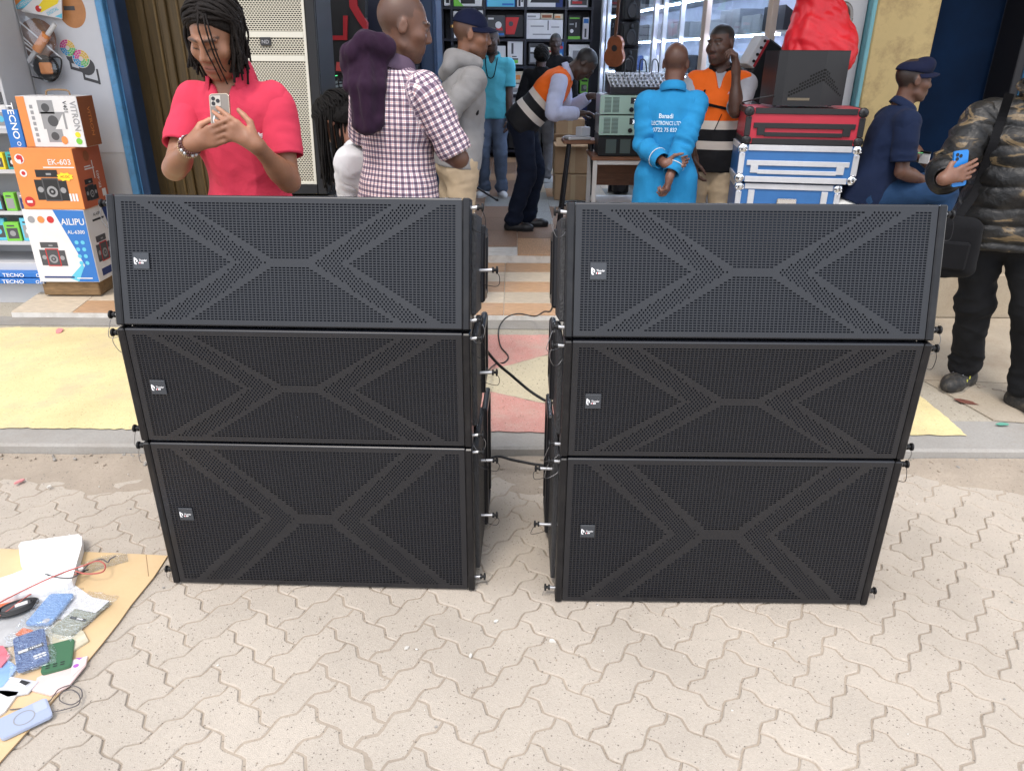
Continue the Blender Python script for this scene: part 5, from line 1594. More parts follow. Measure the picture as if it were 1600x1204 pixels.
# 3 --- man in the grey hoodie and navy cap
p3 = Person('man in a grey hooded jacket and navy baseball cap with hands in his pockets', at(737, 55, 4.95), .113, R(112), lean=R(7), head=(-16, 8, 0), tone=(.19, .085, .048), h=.0065)
[p3.set_leg(k, (k * .09, .17, .085), toe=(k * .15, -1, 0)) for k in (-1, 1)]
p3.set_arm(-1, at(733, 234, 4.84), at(686, 205, 4.72), lw(p3, (.30, .75, -.55)), lw(p3, (-.5, .6, -.1)), curl=.35)
p3.set_arm(1, at(744, 234, 5.06), at(750, 200, 5.3), lw(p3, (-.3, -.1, -.8)), lw(p3, (0, -1, 0)), curl=.35)
p3.build_body(scalp=(.6, .060, (.03, .018, .013)), eyes='open', stubble=.9)
hd = p3.top('hooded_jacket', M_GREYH, o=.015, hem=-.055, wr=.004, seed=41, neck=.072, vneck=.16, h=.0075, belly=1.03)
for k in (-1, 1): p3.sleeve(k, 'sleeve', M_GREYH, .016, -.15, 1.93, wr=.0055, seed=43 + k, parent=hd, r0=.053)
F = Field()                                          # hood lying on the shoulders
c0 = p3.N + p3.Rt @ V3(0, .055, .0)
for t in range(9):
    a = math.pi * (t / 8) ; b = math.pi * ((t + 1) / 8)
    if t < 8: F.cap(p3.N + p3.Rt @ V3(.092 * math.cos(a), -.045 + .125 * math.sin(a), .012 + .015 * math.sin(a)), p3.N + p3.Rt @ V3(.092 * math.cos(b), -.045 + .125 * math.sin(b), .012 + .015 * math.sin(b)), .030 + .012 * math.sin(a), k=.03)
F.cap(c0 + p3.Rt @ V3(-.03, .04, -.02), c0 + p3.Rt @ V3(.03, .04, -.06), .050, k=.03)
V, Q = mesh_field(F, .007); V = relax(V, Q, 2); N = vnormals(V, Q); V = V + N * (.004 * wob(V, 45, 8.))[:, None]
np_mesh('hood', V, Q, M_GREYH, hd)
p3.top('undershirt', M_BLACKC, o=.002, hem=.25, neck=.062, h=.009, vneck=.04)
F = Field(); F.ell(p3.pel + V3(0, .008, -.06), (.178, .130, .075), k=.02); F.plane(p3.pel + V3(0, 0, -.035), (0, 0, 1), p3.pel - .4, p3.pel + .4); F.plane(p3.pel + V3(0, 0, -.085), (0, 0, -1), p3.pel - .4, p3.pel + .4)
V, Q = mesh_field(F, .008); np_mesh('undershirt_hem', V, Q, M_BLACKC, p3.o)
p3.trousers(M_KHAKI, h=.009); shoes(p3, M_SHOEW, M_SOLEW)
p3.cap_hat(M_CAPN)
mb = MB(); mb.box(p3.H + p3.Rh @ V3(0, .118, .028), (.035, .006, .014), None, 0, .001); mb.build('cap_buckle', mat('brass', (.6, .42, .16), .3, .9), p3.o)
e, w = p3.arm[-1]; ax = unit(w - e); uu = unit(np.cross(ax, UPV)); vv = np.cross(ax, uu)
mb = MB(); mb.tube([tuple(w - ax * .012 + (uu * math.cos(t) + vv * math.sin(t)) * .034) for t in np.linspace(0, 2 * math.pi, 17)], .006, 6); mb.build('wristwatch', M_BLACKM, p3.o)

# 4 --- man in turquoise shirt further inside
p4 = Person('man in a turquoise short-sleeved shirt and slate trousers standing further inside the shop', at(768, 64, 8.5), FZ, R(-6), head=(-8, 6, 0), tone=(.06, .03, .02), h=.0085)
stand(p4, turn=.3)
p4.set_arm(-1, at(741, 175, 8.35), at(728, 150, 8.5), (-.1, -.2, -1), (.8, 0, 0), curl=.4)
p4.set_arm(1, at(795, 190, 8.4), at(805, 160, 8.6), (.05, -.2, -1), (-.8, 0, 0), curl=.4)
p4.build_body(scalp=(.9, .06, (.012, .01, .009)), eyes='open', stubble=.4)
t4 = p4.top('turquoise_shirt', M_TURQ, o=.020, hem=-.10, wr=.005, seed=51, vneck=.08, h=.009)
for k in (-1, 1): p4.sleeve(k, 'sleeve', M_TURQ, .019, -.15, .78, seed=53 + k, parent=t4)
p4.collar(M_TURQ, gap=.5, parent=t4)
p4.trousers(M_SLATE, h=.010); shoes(p4, M_SHOEW, M_SOLEW)
mb = MB(); mb.tube(spline([p4.N + p4.Rt @ V3(-.07, -.02, .03), p4.N + p4.Rt @ V3(-.06, -.11, -.05), p4.N + p4.Rt @ V3(-.03, -.155, -.19), p4.N + p4.Rt @ V3(.03, -.155, -.19), p4.N + p4.Rt @ V3(.06, -.11, -.05), p4.N + p4.Rt @ V3(.07, -.02, .03)], 6), .005, 6); mb.build('neck_cord', M_BLACKC, p4.o)

# 5 --- bending man in the safety vest, at the amplifiers
p5 = Person('man in an orange vest bending over the green amplifiers', at(913, 100, 6.75), FZ, R(84), lean=R(45), head=(0, 60, 0), tone=(.05, .026, .018), h=.0075, scale=None)
print('p5', p5.sc, p5.root)
p5.sc_ = p5.sc
for k in (-1, 1): p5.set_leg(k, (k * .09, .03 - k * .06, .085), pole=(k * .1, -1.5, .5), toe=(k * .12, -1, 0))
p5.set_arm(-1, at(905, 178, 6.55), at(862, 200, 6.4), lw(p5, (.95, .1, .12)), (0, 0, -1), curl=.45)
p5.set_arm(1, at(922, 150, 6.95), at(880, 190, 7.1), lw(p5, (.95, .0, .1)), (0, 0, -1), curl=.45)
p5.build_body(scalp=(1, .062, (.010, .008, .008)), eyes='down', stubble=.3)
p5.top('shirt', M_PALEB, o=.014, hem=.0, h=.010, seed=61)
for k in (-1, 1): p5.sleeve(k, 'sleeve', M_PALEB, .020, -.05, 1.92, wr=.004, seed=63 + k)
v5 = p5.top('safety_vest', M_VEST, o=.030, hem=-.09, wr=.004, seed=65, neck=.078, sleeve='none', h=.008, belly=1.05)
p5.collar(M_PALEB, r=.062, gap=.5)
p5.trousers(M_NAVYT, h=.009, leg=(.088, .068, .064)); shoes(p5, M_SHOEB, M_SHOEB)

# 6 --- man in the long blue dust coat, hands behind his back
p6 = Person('shaven man in a long bright blue work coat with white lettering on its back', at(1056, 100, 5.0), .12, R(172), lean=R(5), head=(-10, 8, 0), tone=(.13, .058, .038), h=.0065, build=.92)
stand(p6)
p6.set_arm(-1, at(1041, 290, 4.66), at(1108, 235, 5.0), lw(p6, (-.1, -.12, -1)), lw(p6, (-.8, .5, 0)), curl=[.5, .7, .9, 1.0], thumb=.7)
p6.set_arm(1, at(1040, 256, 4.70), at(978, 250, 5.05), lw(p6, (.7, .05, .05)), lw(p6, (0, -1, .3)), curl=.5)
p6.build_body(scalp=(.45, .066, (.035, .02, .014)), eyes='open', stubble=.5)
c6 = p6.top('work_coat', M_COAT, o=.022, wr=.004, seed=71, neck=.070, h=.0075, h_low=-.52, flare=.0)
for k in (-1, 1):
    sl = p6.sleeve(k, 'sleeve', M_COAT, .025, -.15, 1.90 if k < 0 else 1.84, wr=.006, seed=73 + k, parent=c6, r0=.055)
p6.collar(M_COAT, r=.068, gap=.6, stand=.024, fold=.060, parent=c6)
p6.trousers(M_NAVYT, h=.010); shoes(p6, M_SHOEB, M_SHOEB)
bpy.context.view_layer.update()
mb = MB()
for txt, lz, sz, sq in (('Banadi', .338, .040, .85), ('ELECTRONICS LTD', .297, .034, .66), ('0722 75 832', .256, .035, .85)):
    mb.text(txt, (.035, lz, 0), (-1, 0, 0), (0, 1, 0), sz, 0, squash=sq)
wrap_print(p6, c6, mb, False, 'back_lettering', mat('print_pale', (.62, .74, .80), .7), lift=.006)
for k, t in ((-1, 1.84), (1, 1.78)):                  # white piping round the cuffs
    e, w = p6.arm[k]; ax = unit(w - e); uu = unit(np.cross(ax, V3(.3, 1, .2))); vv = np.cross(ax, uu); c = e + (w - e) * (t - 1 - .16)
    mb = MB(); mb.tube([tuple(c + (uu * math.cos(q) + vv * math.sin(q)) * .064) for q in np.linspace(0, 2 * math.pi, 25)], .0028, 6); mb.build('cuff_piping', M_WHITES, c6)

# 7 --- second safety vest, hand at his ear
p7 = Person('man in an orange safety vest and khaki trousers holding one hand up to his ear', at(1126, 70, 5.35), .150, R(-14), lean=R(0), head=(-30, 4, -3), tone=(.075, .036, .024), h=.006)
stand(p7)
p7.set_arm(1, at(1150, 108, 5.12), at(1140, 230, 5.0), lw(p7, (-.12, .0, 1)), lw(p7, (-1, .35, 0)), curl=[.7, .8, .9, .95], thumb=.2)
p7.set_arm(-1, at(1085, 250, 5.15), at(1060, 200, 5.35), lw(p7, (.2, -.1, -1)), lw(p7, (.8, 0, 0)), curl=.4)
p7.build_body(scalp=(1, .058, (.010, .008, .008)), eyes='open', stubble=.75, gaze=-.003)
p7.top('shirt', M_GREYS, o=.014, hem=.0, h=.010, seed=81)
p7.sleeve(1, 'sleeve', M_GREYS, .019, -.05, .90, wr=.003, seed=82); p7.sleeve(-1, 'sleeve', M_GREYS, .019, -.05, .85, wr=.003, seed=83)
v7 = p7.top('safety_vest', M_VEST, o=.030, hem=-.12, wr=.004, seed=85, neck=.074, sleeve='none', h=.0075, vneck=.10, belly=1.08)
p7.collar(M_BLACKC, r=.062, gap=.55)
bpy.context.view_layer.update()
for nm, pts, mm_ in (('vest_strap', [(-.15, .335), (-.05, .320), (.05, .300), (.14, .280), (.14, .262), (.05, .282), (-.05, .302), (-.15, .317)], M_BLACKC), ('pocket_edge', [(.030, .255), (.036, .257), (.000, .150), (-.006, .150)], M_BLACKC), ('vest_strap', [(-.092, .40), (-.080, .40), (-.092, .345), (-.104, .345)], M_BLACKC)):
    mb = MB(); n = len(pts)
    if nm == 'vest_strap' and n == 8: mb.add([(x, z, 0) for x, z in pts], [(0, 1, 6, 7), (1, 2, 5, 6), (2, 3, 4, 5)])
    else: mb.add([(x, z, 0) for x, z in pts], [(0, 1, 2, 3)])
    wrap_print(p7, v7, mb, True, nm, mm_, lift=.010)
mb = MB(); mb.text('AVS', (.075, .375, 0), (1, 0, 0), (0, 1, 0), .022, 0); wrap_print(p7, v7, mb, True, 'breast_print', mat('print_pale_vest', (.75, .6, .75), .7), lift=.006)
p7.trousers(M_KHAKI, h=.009); shoes(p7, M_SHOEB, M_SOLEW)

# 8 --- seated guard
p8 = Person('seated guard in navy uniform and peaked cap with a white badge on a green lanyard', at(1427, 126, 4.70), 0, R(84), lean=R(14), head=(6, 2, 0), tone=(.10, .045, .028), h=.006, seat=.50, scale=.95)
print('p8', p8.root, 'seat z', p8.root[2] + .5)
for k in (-1, 1): p8.set_leg(k, (k * .13, -.46, .085), pole=(k * .2, -2.0, .9), toe=(k * .2, -1, 0))
p8.set_arm(-1, at(1450, 284, 4.58), at(1385, 260, 4.45), lw(p8, (.55, .12, -.75)), lw(p8, (.3, .9, .2)), curl=[.4, .5, .6, .7], thumb=.6)
p8.set_arm(1, at(1456, 264, 4.78), at(1430, 240, 5.0), lw(p8, (.5, -.1, -.8)), lw(p8, (.3, -.9, .2)), curl=.5)
p8.build_body(scalp=(.85, .055, (.014, .011, .010)), eyes='open', stubble=.25)
s8 = p8.top('uniform_shirt', M_POLICE, o=.022, hem=-.09, wr=.0045, seed=91, h=.0075, belly=1.12, vneck=.05)
for k in (-1, 1): p8.sleeve(k, 'sleeve', M_POLICE, .022, -.15, .80, wr=.004, seed=93 + k, parent=s8)
p8.collar(M_POLICE, r=.064, gap=.5, parent=s8)
p8.trousers(M_POLICET, h=.008, leg=(.095, .070, .058)); shoes(p8, M_SHOEB, M_SHOEB)
p8.cap_hat(M_CAPN, brim_len=.072, police=True)
mb = MB(); mb.tube(spline([p8.N + p8.Rt @ V3(-.06, -.03, .0), p8.N + p8.Rt @ V3(-.05, -.12, -.10), p8.N + p8.Rt @ V3(-.02, -.165, -.22), p8.N + V3(-.02, -.185, -.27)], 6), .004, 6)
mb.build('lanyard', mat('green_ribbon', (.10, .40, .16), .6), p8.o)
mb = MB(); mb.box(p8.N + V3(-.035, -.19, -.30), (.075, .004, .062), rotz(.5), 0, .001); mb.box(p8.N + V3(-.035, -.19, -.262), (.078, .008, .014), rotz(.5), 1, .001); mb.build('name_badge', [M_WHITES, M_BLACK], p8.o)

# 9 --- man in the camouflage jacket with the blue phone
p9 = Person('person in a shiny camouflage puffer jacket and black jeans holding up a blue phone', at(1640, 102, 3.55), PZ, R(-24), lean=R(-2), head=(-4, 12, 0), tone=(.17, .08, .05), h=.0054, build=1.10)
for k, px, py in ((-1, 1490, 588), (1, 1590, 628)):
    q = ath(px, py, PZ + .085); p9.set_leg(k, q, world=False, toe=(0, -1, 0)) if False else None
p9.set_leg(-1, p9.L(tuple(ath(1507, 578, .14))), toe=lw(p9, (-.95, -.8, 0)), pole=p9.L((1.9, 2.0, .6)))
p9.set_leg(1, p9.L(tuple(ath(1602, 612, .14))), toe=lw(p9, (.1, -1, 0)), pole=p9.L((2.6, 2.0, .6)))
p9.set_arm(-1, at(1474, 280, 3.36), at(1440, 320, 3.75), lw(p9, (.90, .05, .28)), lw(p9, (.10, .98, .0)), curl=[.14, .18, .22, .26], thumb=.2, spread=1.5)
p9.set_arm(1, at(1640, 300, 3.4), at(1720, 250, 3.6), lw(p9, (-.3, -.5, -.6)), lw(p9, (-.8, 0, 0)), curl=.4)
p9.build_body(scalp=(1, .06, (.012, .01, .009)), eyes='open', stubble=.4)
j9 = p9.top('puffer_jacket', M_CAMO, o=.036, hem=-.13, wr=.004, seed=101, neck=.078, h=.0075, puff=.085, vneck=.06, belly=1.14)
for k in (-1, 1): p9.sleeve(k, 'sleeve', M_CAMO, .038, -.15, 1.86, wr=.006, seed=103 + k, parent=j9, r0=.055, puff=.075, cuffk=.62)
p9.collar(M_CAMO, r=.082, gap=.35, stand=.075, fold=.02, lift=.0, parent=j9)
p9.top('undershirt', cloth_mat('red_scarf_cloth', (.42, .03, .05)), o=.012, hem=.30, neck=.058, h=.010)
p9.trousers(M_BJEANS, h=.007, leg=(.092, .070, .066), wr=.006, cuff=.10); p9.shoes(M_BOOT, M_SOLEG, h=.006, big=1.32, name='boot')
mb = MB(); mb.sphere(p9.H + p9.Rh @ V3(0, .016, .035), .104, 18, sc=(.86, 1.02, .95)); mb.build('knitted_hat', M_CAPN, p9.o)
M_LACE = mat('boot_lace', (.30, .32, .34), .7); M_LACEY = mat('boot_yellow_tag', (.5, .5, .08), .6)
for k in (-1, 1):
    kn, an, toe = p9.leg[k]; q = np.cross(toe, UPV); mb = MB()
    for i in range(4):
        c = an + toe * (.055 + .022 * i) + UPV * (.012 - .018 * i)
        mb.tube([tuple(c - q * .028), tuple(c + UPV * .008 + toe * .006), tuple(c + q * .028)], .0026, 5); mb.tube([tuple(c - q * .028 + toe * .01), tuple(c + q * .028 - toe * .008)], .0022, 5)
    for i in range(3): mb.box(an - q * .050 * 1 + toe * (.02 + .03 * i) + UPV * (-.01 - .012 * i), (.006, .004, .016), rotz(.3), 1)
    mb.build('boot_laces', [M_LACE, M_LACEY], p9.o)
w9, f9, n9, s9 = p9.hand_frame[-1]
ph9 = p9.root + p9.Rz @ ((w9 + f9 * .088 + n9 * .026 + s9 * .018) * p9.sc)
phone('phone', Vector(ph9), (1, .22, .10), (-.04, .10, 1), (mat('phone_edge_blue', (.03, .20, .52), .25, .5), mat('phone_back_blue', (.015, .19, .56), .3), M_BLACK), 'bright blue phone held upright in one hand of the camouflage jacket wearer', 'flat')
mb = MB()
bpy.context.view_layer.update()
def on_garment(ob, x, y, d, lift=.006):
    """where the sight line of a photo point meets a garment (local), else at distance d"""
    mi = ob.matrix_world.inverted(); o_ = mi @ Vector((0, 0, CAM_H)); dd = (mi.to_3x3() @ ray(x, y)).normalized()
    ok, loc, n, i = ob.ray_cast(o_, dd)
    return loc - dd * lift if ok else mi @ at(x, y, d)
strap = spline([on_garment(j9, 1578, 146, 3.5), on_garment(j9, 1566, 183, 3.45), on_garment(j9, 1553, 223, 3.45), on_garment(j9, 1538, 262, 3.45), on_garment(j9, 1524, 300, 3.45), p9.L(at(1500, 335, 3.42)), p9.L(at(1488, 362, 3.42))], 6)
Vs, Fs = [], []
for i, p_ in enumerate(strap):
    d = (strap[min(i + 1, len(strap) - 1)] - strap[max(i - 1, 0)]).normalized(); sdv = d.cross(Vector((-.3, -1, 0))).normalized()
    for a, b in ((-.019, 0), (.019, 0), (.019, .004), (-.019, .004)): Vs.append(p_ + sdv * a + Vector((-.3, -1, 0)).normalized() * b)
for i in range(len(strap) - 1):
    for k in range(4): Fs.append((i * 4 + k, i * 4 + (k + 1) % 4, (i + 1) * 4 + (k + 1) % 4, (i + 1) * 4 + k))
strap_geo = (Vs, Fs)
bag_c = p9.L(at(1484, 385, 3.42))
bag = thing('shoulder_bag', 'black shoulder bag hanging beside the black jeans of the camouflage jacket wearer', 'bag', tuple(p9.root), p9.yaw); bag.scale = (p9.sc,) * 3
F = Field(); bc_ = np.array(bag_c)
for sx in (-1, 1):
    F.cap(bc_ + V3(sx * .07, 0, .09), bc_ + V3(sx * .075, 0, -.09), .045, .05, k=.05)
F.cap(bc_ + V3(0, 0, .09), bc_ + V3(0, 0, -.09), .05, .055, k=.05); V, Q = mesh_field(F, .007); V = V + vnormals(V, Q) * (.004 * wob(V, 61, 9.))[:, None]
np_mesh('bag_body', V, Q, M_BLACKC, bag)
mb = MB(); mb.box(Vector(bag_c) + Vector((0, -.055, -.03)), (.15, .03, .13), None, 0, .010); mb.build('bag_pocket', M_BLACKC, bag)
mb = MB(); mb.add(*strap_geo); mb.build('bag_strap', M_BLACKC, bag)

# 10 --- stooping person in white with black braids
p10 = Person('stooping person in a white shirt with long black braids beside the plaid shirt wearer', at(526, 188, 3.98), PZ, R(-104), lean=R(30), head=(-4, 38, 0), tone=(.20, .09, .055), h=.0075, scale=.98)
p10.root[2] = PZ; 
stand(p10)
p10.set_arm_e(1, at(546, 268, 3.84), at(562, 330, 3.76), (0, -.2, -1), (.5, 0, 0), curl=.4)
p10.set_arm_e(-1, at(560, 285, 4.3), at(560, 330, 4.3), (0, -.2, -1), (-.5, 0, 0), curl=.4)
p10.build_body(scalp=(1, .06, (.012, .01, .009)))
s10 = p10.top('white_shirt', M_WHITES, o=.026, hem=-.05, wr=.006, seed=111, h=.0085)
for k in (-1, 1): p10.sleeve(k, 'sleeve', M_WHITES, .022, -.15, .66, wr=.006, seed=113 + k, parent=s10)
p10.trousers(M_BLACKC, h=.010); shoes(p10, M_SHOEB, M_SHOEB)
p10.scalp(M_HAIR, lift=.012, hl=.06)
dreads(p10, 110, 9, ln=(.30, .42), r=.0062, name='braids', m=M_HAIR, face_gap=.6)

# 11, 12 --- two more customers behind the bending man
p11 = Person('customer in a black jacket with curly hair behind the bending man', at(846, 88, 9.6), FZ, R(165), head=(20, 5, 0), tone=(.08, .04, .03), h=.0095, scale=None)
stand(p11, turn=.5)
p11.set_arm(-1, (p11.root[0] + .3, p11.root[1] - .1, 1.05), (p11.root[0] + .5, p11.root[1] + .4, 1.2), (0, 0, -1), (1, 0, 0)); p11.set_arm(1, (p11.root[0] - .3, p11.root[1] - .1, 1.05), (p11.root[0] - .5, p11.root[1] - .4, 1.2), (0, 0, -1), (1, 0, 0))
p11.build_body(scalp=(1, .06, (.012, .01, .009)))
j = p11.top('jacket', M_BLACKC, o=.035, hem=-.08, h=.010, seed=121)
for k in (-1, 1): p11.sleeve(k, 'sleeve', M_BLACKC, .030, -.15, 1.9, seed=122 + k, parent=j)
p11.trousers(cloth_mat('grey_track_cloth', (.16, .16, .17)), h=.011); shoes(p11, M_SHOEW, M_SOLEW)
p11.scalp(M_HAIR, lift=.025, hl=.055, noise=.008)
p12 = Person('customer in dark clothes whose face shows between the bending man and the shelves', at(868, 68, 10.6), FZ, R(-5), tone=(.045, .024, .018), h=.0095)
stand(p12)
p12.set_arm(-1, (p12.root[0] - .28, p12.root[1] - .1, 1.05), (p12.root[0] - .5, p12.root[1] + .4, 1.2), (0, 0, -1), (1, 0, 0)); p12.set_arm(1, (p12.root[0] + .28, p12.root[1] - .1, 1.05), (p12.root[0] + .5, p12.root[1] + .4, 1.2), (0, 0, -1), (-1, 0, 0))
p12.build_body(scalp=(1, .06, (.012, .01, .009)), eyes='open')
j = p12.top('jacket', M_BLACKC, o=.030, hem=-.08, h=.011, seed=131)
for k in (-1, 1): p12.sleeve(k, 'sleeve', M_BLACKC, .028, -.15, 1.9, seed=132 + k, parent=j)
p12.trousers(M_BLACKC, h=.011); shoes(p12, M_SHOEB, M_SHOEB)
for i, p in enumerate((p1, p2, p3, p4, p5, p6, p7, p8, p9, p10, p11, p12)): print('person', i + 1, 'scale %.3f' % p.sc, np.round(p.root, 2))
# ------------------------------------------------------------------ goods and furniture
def flat(name, col, rough=.6, **k): return mat(name, col, rough, **k)
C_WHITE = flat('card_white', (.68, .67, .67), var=.05); C_ORANGE = flat('card_orange', (.70, .25, .07), var=.07, vscale=3.); C_ORDARK = flat('card_brick_orange', (.44, .11, .05), var=.1, vscale=4.)
C_BLUE = flat('card_blue', (.03, .16, .48)); C_NAVY = flat('card_navy', (.02, .04, .16)); C_BLACK = flat('card_black', (.02, .02, .022)); C_RED = flat('card_red', (.50, .03, .03))
C_GREY = flat('card_grey', (.28, .28, .29)); C_YEL = flat('card_yellow', (.80, .62, .03)); C_GREEN = flat('card_green', (.18, .52, .06)); C_LBLUE = flat('card_light_blue', (.12, .50, .66)); C_CHARC = flat('card_charcoal', (.07, .07, .075))
C_CARD = flat('plain_cardboard', (.34, .215, .115), .8, var=.1, vscale=4.); C_TAPE = flat('packing_tape', (.42, .30, .17), .3); C_WOODBR = flat('brown_print', (.28, .09, .035)); C_PINK = flat('card_pink', (.68, .25, .35)); C_CREAM = flat('card_cream', (.62, .55, .42)); C_TEALC = flat('card_teal', (.05, .36, .34))

def carton(name, label, cat, c, size, yaw, mats, group=None, tilt=0.):
    """c = centre of the bottom; returns the thing and print frames for its front (-y) and right (+x) faces in local metres from the face's lower left"""
    w, d, h = size
    t = thing(name, label, cat, c, yaw, group)
    mb = MB(); mb.box((0, 0, h / 2), (w, d, h), None, 0, .003)
    bo = mb.build('carton', mats[0], t)
    front = decal((-w / 2, -d / 2, 0), (1, 0, 0), (0, 0, 1), (0, -1, 0)); right = decal((w / 2, -d / 2, 0), (0, 1, 0), (0, 0, 1), (1, 0, 0)); top = decal((-w / 2, -d / 2, h), (1, 0, 0), (0, 1, 0), (0, 0, 1))
    return t, front, right, top
def rect(mb, P, x, y, w, h, m=0, l=.001): mb.quad(P(x, y, l), P(x + w, y, l), P(x + w, y + h, l), P(x, y + h, l), m)
def disc(mb, P, x, y, r, m=0, l=.001, n=16, sx=1.): mb.add([P(x + r * sx * math.cos(2 * math.pi * k / n), y + r * math.sin(2 * math.pi * k / n), l) for k in range(n)], [tuple(range(n))], m)
def poly(mb, P, pts, m=0, l=.001): mb.add([P(x, y, l) for x, y in pts], [tuple(range(len(pts)))], m)
def txt(mb, P, s, x, y, size, m=0, l=.002, align='c', rot=0., squash=1.):
    o = P(x, y, l); u = P(x + math.cos(rot), y + math.sin(rot), l) - o; v = P(x - math.sin(rot), y + math.cos(rot), l) - o
    mb.text(s, o, u, v, size, m, align, squash)
def hifi(mb, P, x, y, s, body=0, cone=1, trim=2, l=.002):
    """printed picture of a three-piece loudspeaker set, about s wide"""
    rect(mb, P, x, y, .30 * s, .62 * s, body, l); rect(mb, P, x + .70 * s, y - .02 * s, .30 * s, .62 * s, body, l)
    rect(mb, P, x + .24 * s, y - .03 * s, .52 * s, .70 * s, trim, l + .0006); rect(mb, P, x + .28 * s, y + .01 * s, .44 * s, .62 * s, body, l + .0012)
    rect(mb, P, x + .10 * s, y + .70 * s, .68 * s, .22 * s, body, l)
    disc(mb, P, x + .5 * s, y + .26 * s, .17 * s, cone, l + .0018); disc(mb, P, x + .5 * s, y + .26 * s, .10 * s, body, l + .0024); disc(mb, P, x + .5 * s, y + .26 * s, .04 * s, cone, l + .003)
    disc(mb, P, x + .15 * s, y + .32 * s, .09 * s, cone, l + .0006); disc(mb, P, x + .85 * s, y + .30 * s, .09 * s, cone, l + .0006)
    rect(mb, P, x + .42 * s, y + .76 * s, .16 * s, .06 * s, cone, l + .0006)
PRN = [C_CHARC, C_GREY, C_RED, C_WHITE, C_BLUE, C_YEL, C_NAVY, C_BLACK, C_ORANGE, C_LBLUE, C_GREEN, C_WOODBR]
CH, GR, RD, WH, BL, YE, NV, BK, OR, LB, GN, WB = range(12)

BD = 5.02                                             # front faces of the stacked cartons
q0, q1 = at(58, 420, BD), at(150, 447, BD)
bz = ramp_z(BD + .1) + .006
t = thing('wooden_block', 'battered brown wooden block under the stacked loudspeaker cartons', 'block', ((q0.x + q1.x) / 2 + .0, BD + .17, bz), 0)
mb = MB(); mb.box((0, 0, .05), (.40, .30, .10), None, 0, .006); mb.build('block', mat('weathered_wood', (.20, .125, .06), .8, var=.35, vscale=6., stretch=(2, 12, 12), bump=.4), t)
z0 = bz + .102
a, b_ = at(55, 410, BD), at(150, 415, BD)
w = b_.x - a.x; zt = at(90, 328, BD).z
h1 = zt - z0
t, Fp, Rp_, Tp = carton('loudspeaker_carton', 'white and blue AILIPU loudspeaker carton at the bottom of the carton stack', 'carton', ((a.x + b_.x) / 2, BD + .16, z0), (w, .32, h1), 0, [C_WHITE], 'loudspeaker cartons stacked by the door')
mb = MB(); poly(mb, Fp, [(w * .50, h1), (w - .003, h1 - .003), (w - .003, .004), (w * .64, .004), (w * .82, h1 * .24)], BL); poly(mb, Fp, [(w * .52, .03), (w * .66, .004), (w * .80, h1 * .22), (w * .78, h1 * .26)], LB, .0016)
txt(mb, Fp, 'AILIPU', w * .78, h1 * .80, .062, WH, squash=.9); txt(mb, Fp, 'AL-6300', w * .80, h1 * .68, .034, WH)
hifi(mb, Fp, w * .12, h1 * .24, w * .42, CH, GR, RD)
for k, m_ in enumerate((GR, OR, RD)): disc(mb, Fp, w * (.12 + .155 * k), h1 * .87, .024, m_, .0016)
for i in range(4):
    for j in range(2): disc(mb, Fp, w * (.77 + .10 * j), h1 * (.56 - .095 * i), .014, LB, .002, 12)
rect(mb, Fp, w * .10, h1 * .06, w * .50, .012, NV, .002); rect(mb, Fp, w * .64, h1 * .05, w * .26, .008, WH, .002)
mb.build('front_print', PRN, t)
mb = MB(); hifi(mb, Rp_, .05, h1 * .26, .19, CH, GR, RD); txt(mb, Rp_, 'AL-6300', .15, h1 * .88, .028, BK); rect(mb, Rp_, .08, h1 * .81, .15, .014, BK); poly(mb, Rp_, [(.22, h1 - .003), (.318, h1 - .003), (.318, h1 * .45)], NV); rect(mb, Rp_, .06, .03, .24, .05, NV); mb.build('side_print', PRN, t)
z1 = z0 + h1 + .003
a, b_ = at(38, 327, BD), at(133, 328, BD); w = b_.x - a.x; h2 = at(70, 232, BD).z - z1
t, Fp, Rp_, Tp = carton('loudspeaker_carton', 'orange EK-603 loudspeaker carton in the middle of the carton stack', 'carton', ((a.x + b_.x) / 2, BD + .17, z1), (w, .34, h2), 0, [C_ORANGE], 'loudspeaker cartons stacked by the door')
mb = MB(); hifi(mb, Fp, w * .28, h2 * .16, w * .52, BK, GR, CH); txt(mb, Fp, 'EK-603', w * .76, h2 * .74, .050, WH, squash=1.05); rect(mb, Fp, w * .48, h2 * .685, w * .50, .008, C_WHITE and WH)
n = 16; poly(mb, Fp, [(w * .80 + (.058 if k % 2 else .045) * math.cos(2 * math.pi * k / n), h2 * .545 + (.030 if k % 2 else .022) * math.sin(2 * math.pi * k / n)) for k in range(n)], YE, .003); txt(mb, Fp, 'AC-DC', w * .80, h2 * .53, .020, RD, .004)
disc(mb, Fp, w * .13, h2 * .83, .032, WH, .0015); poly(mb, Fp, [(w * .08, h2 * .86), (w * .12, h2 * .90), (w * .18, h2 * .88), (w * .19, h2 * .80), (w * .15, h2 * .76), (w * .15, h2 * .82), (w * .10, h2 * .82)], RD, .0025)
disc(mb, Fp, w * .14, h2 * .60, .024, WH, .0015); disc(mb, Fp, w * .14, h2 * .60, .013, RD, .0025); disc(mb, Fp, w * .13, h2 * .13, .034, RD, .0015); rect(mb, Fp, w * .085, h2 * .11, w * .09, .016, WH, .0025)
for k in range(3): rect(mb, Fp, w * (.80 + .05 * k), h2 * .14, .014, .05, WH, .0025)
mb.build('front_print', PRN, t)
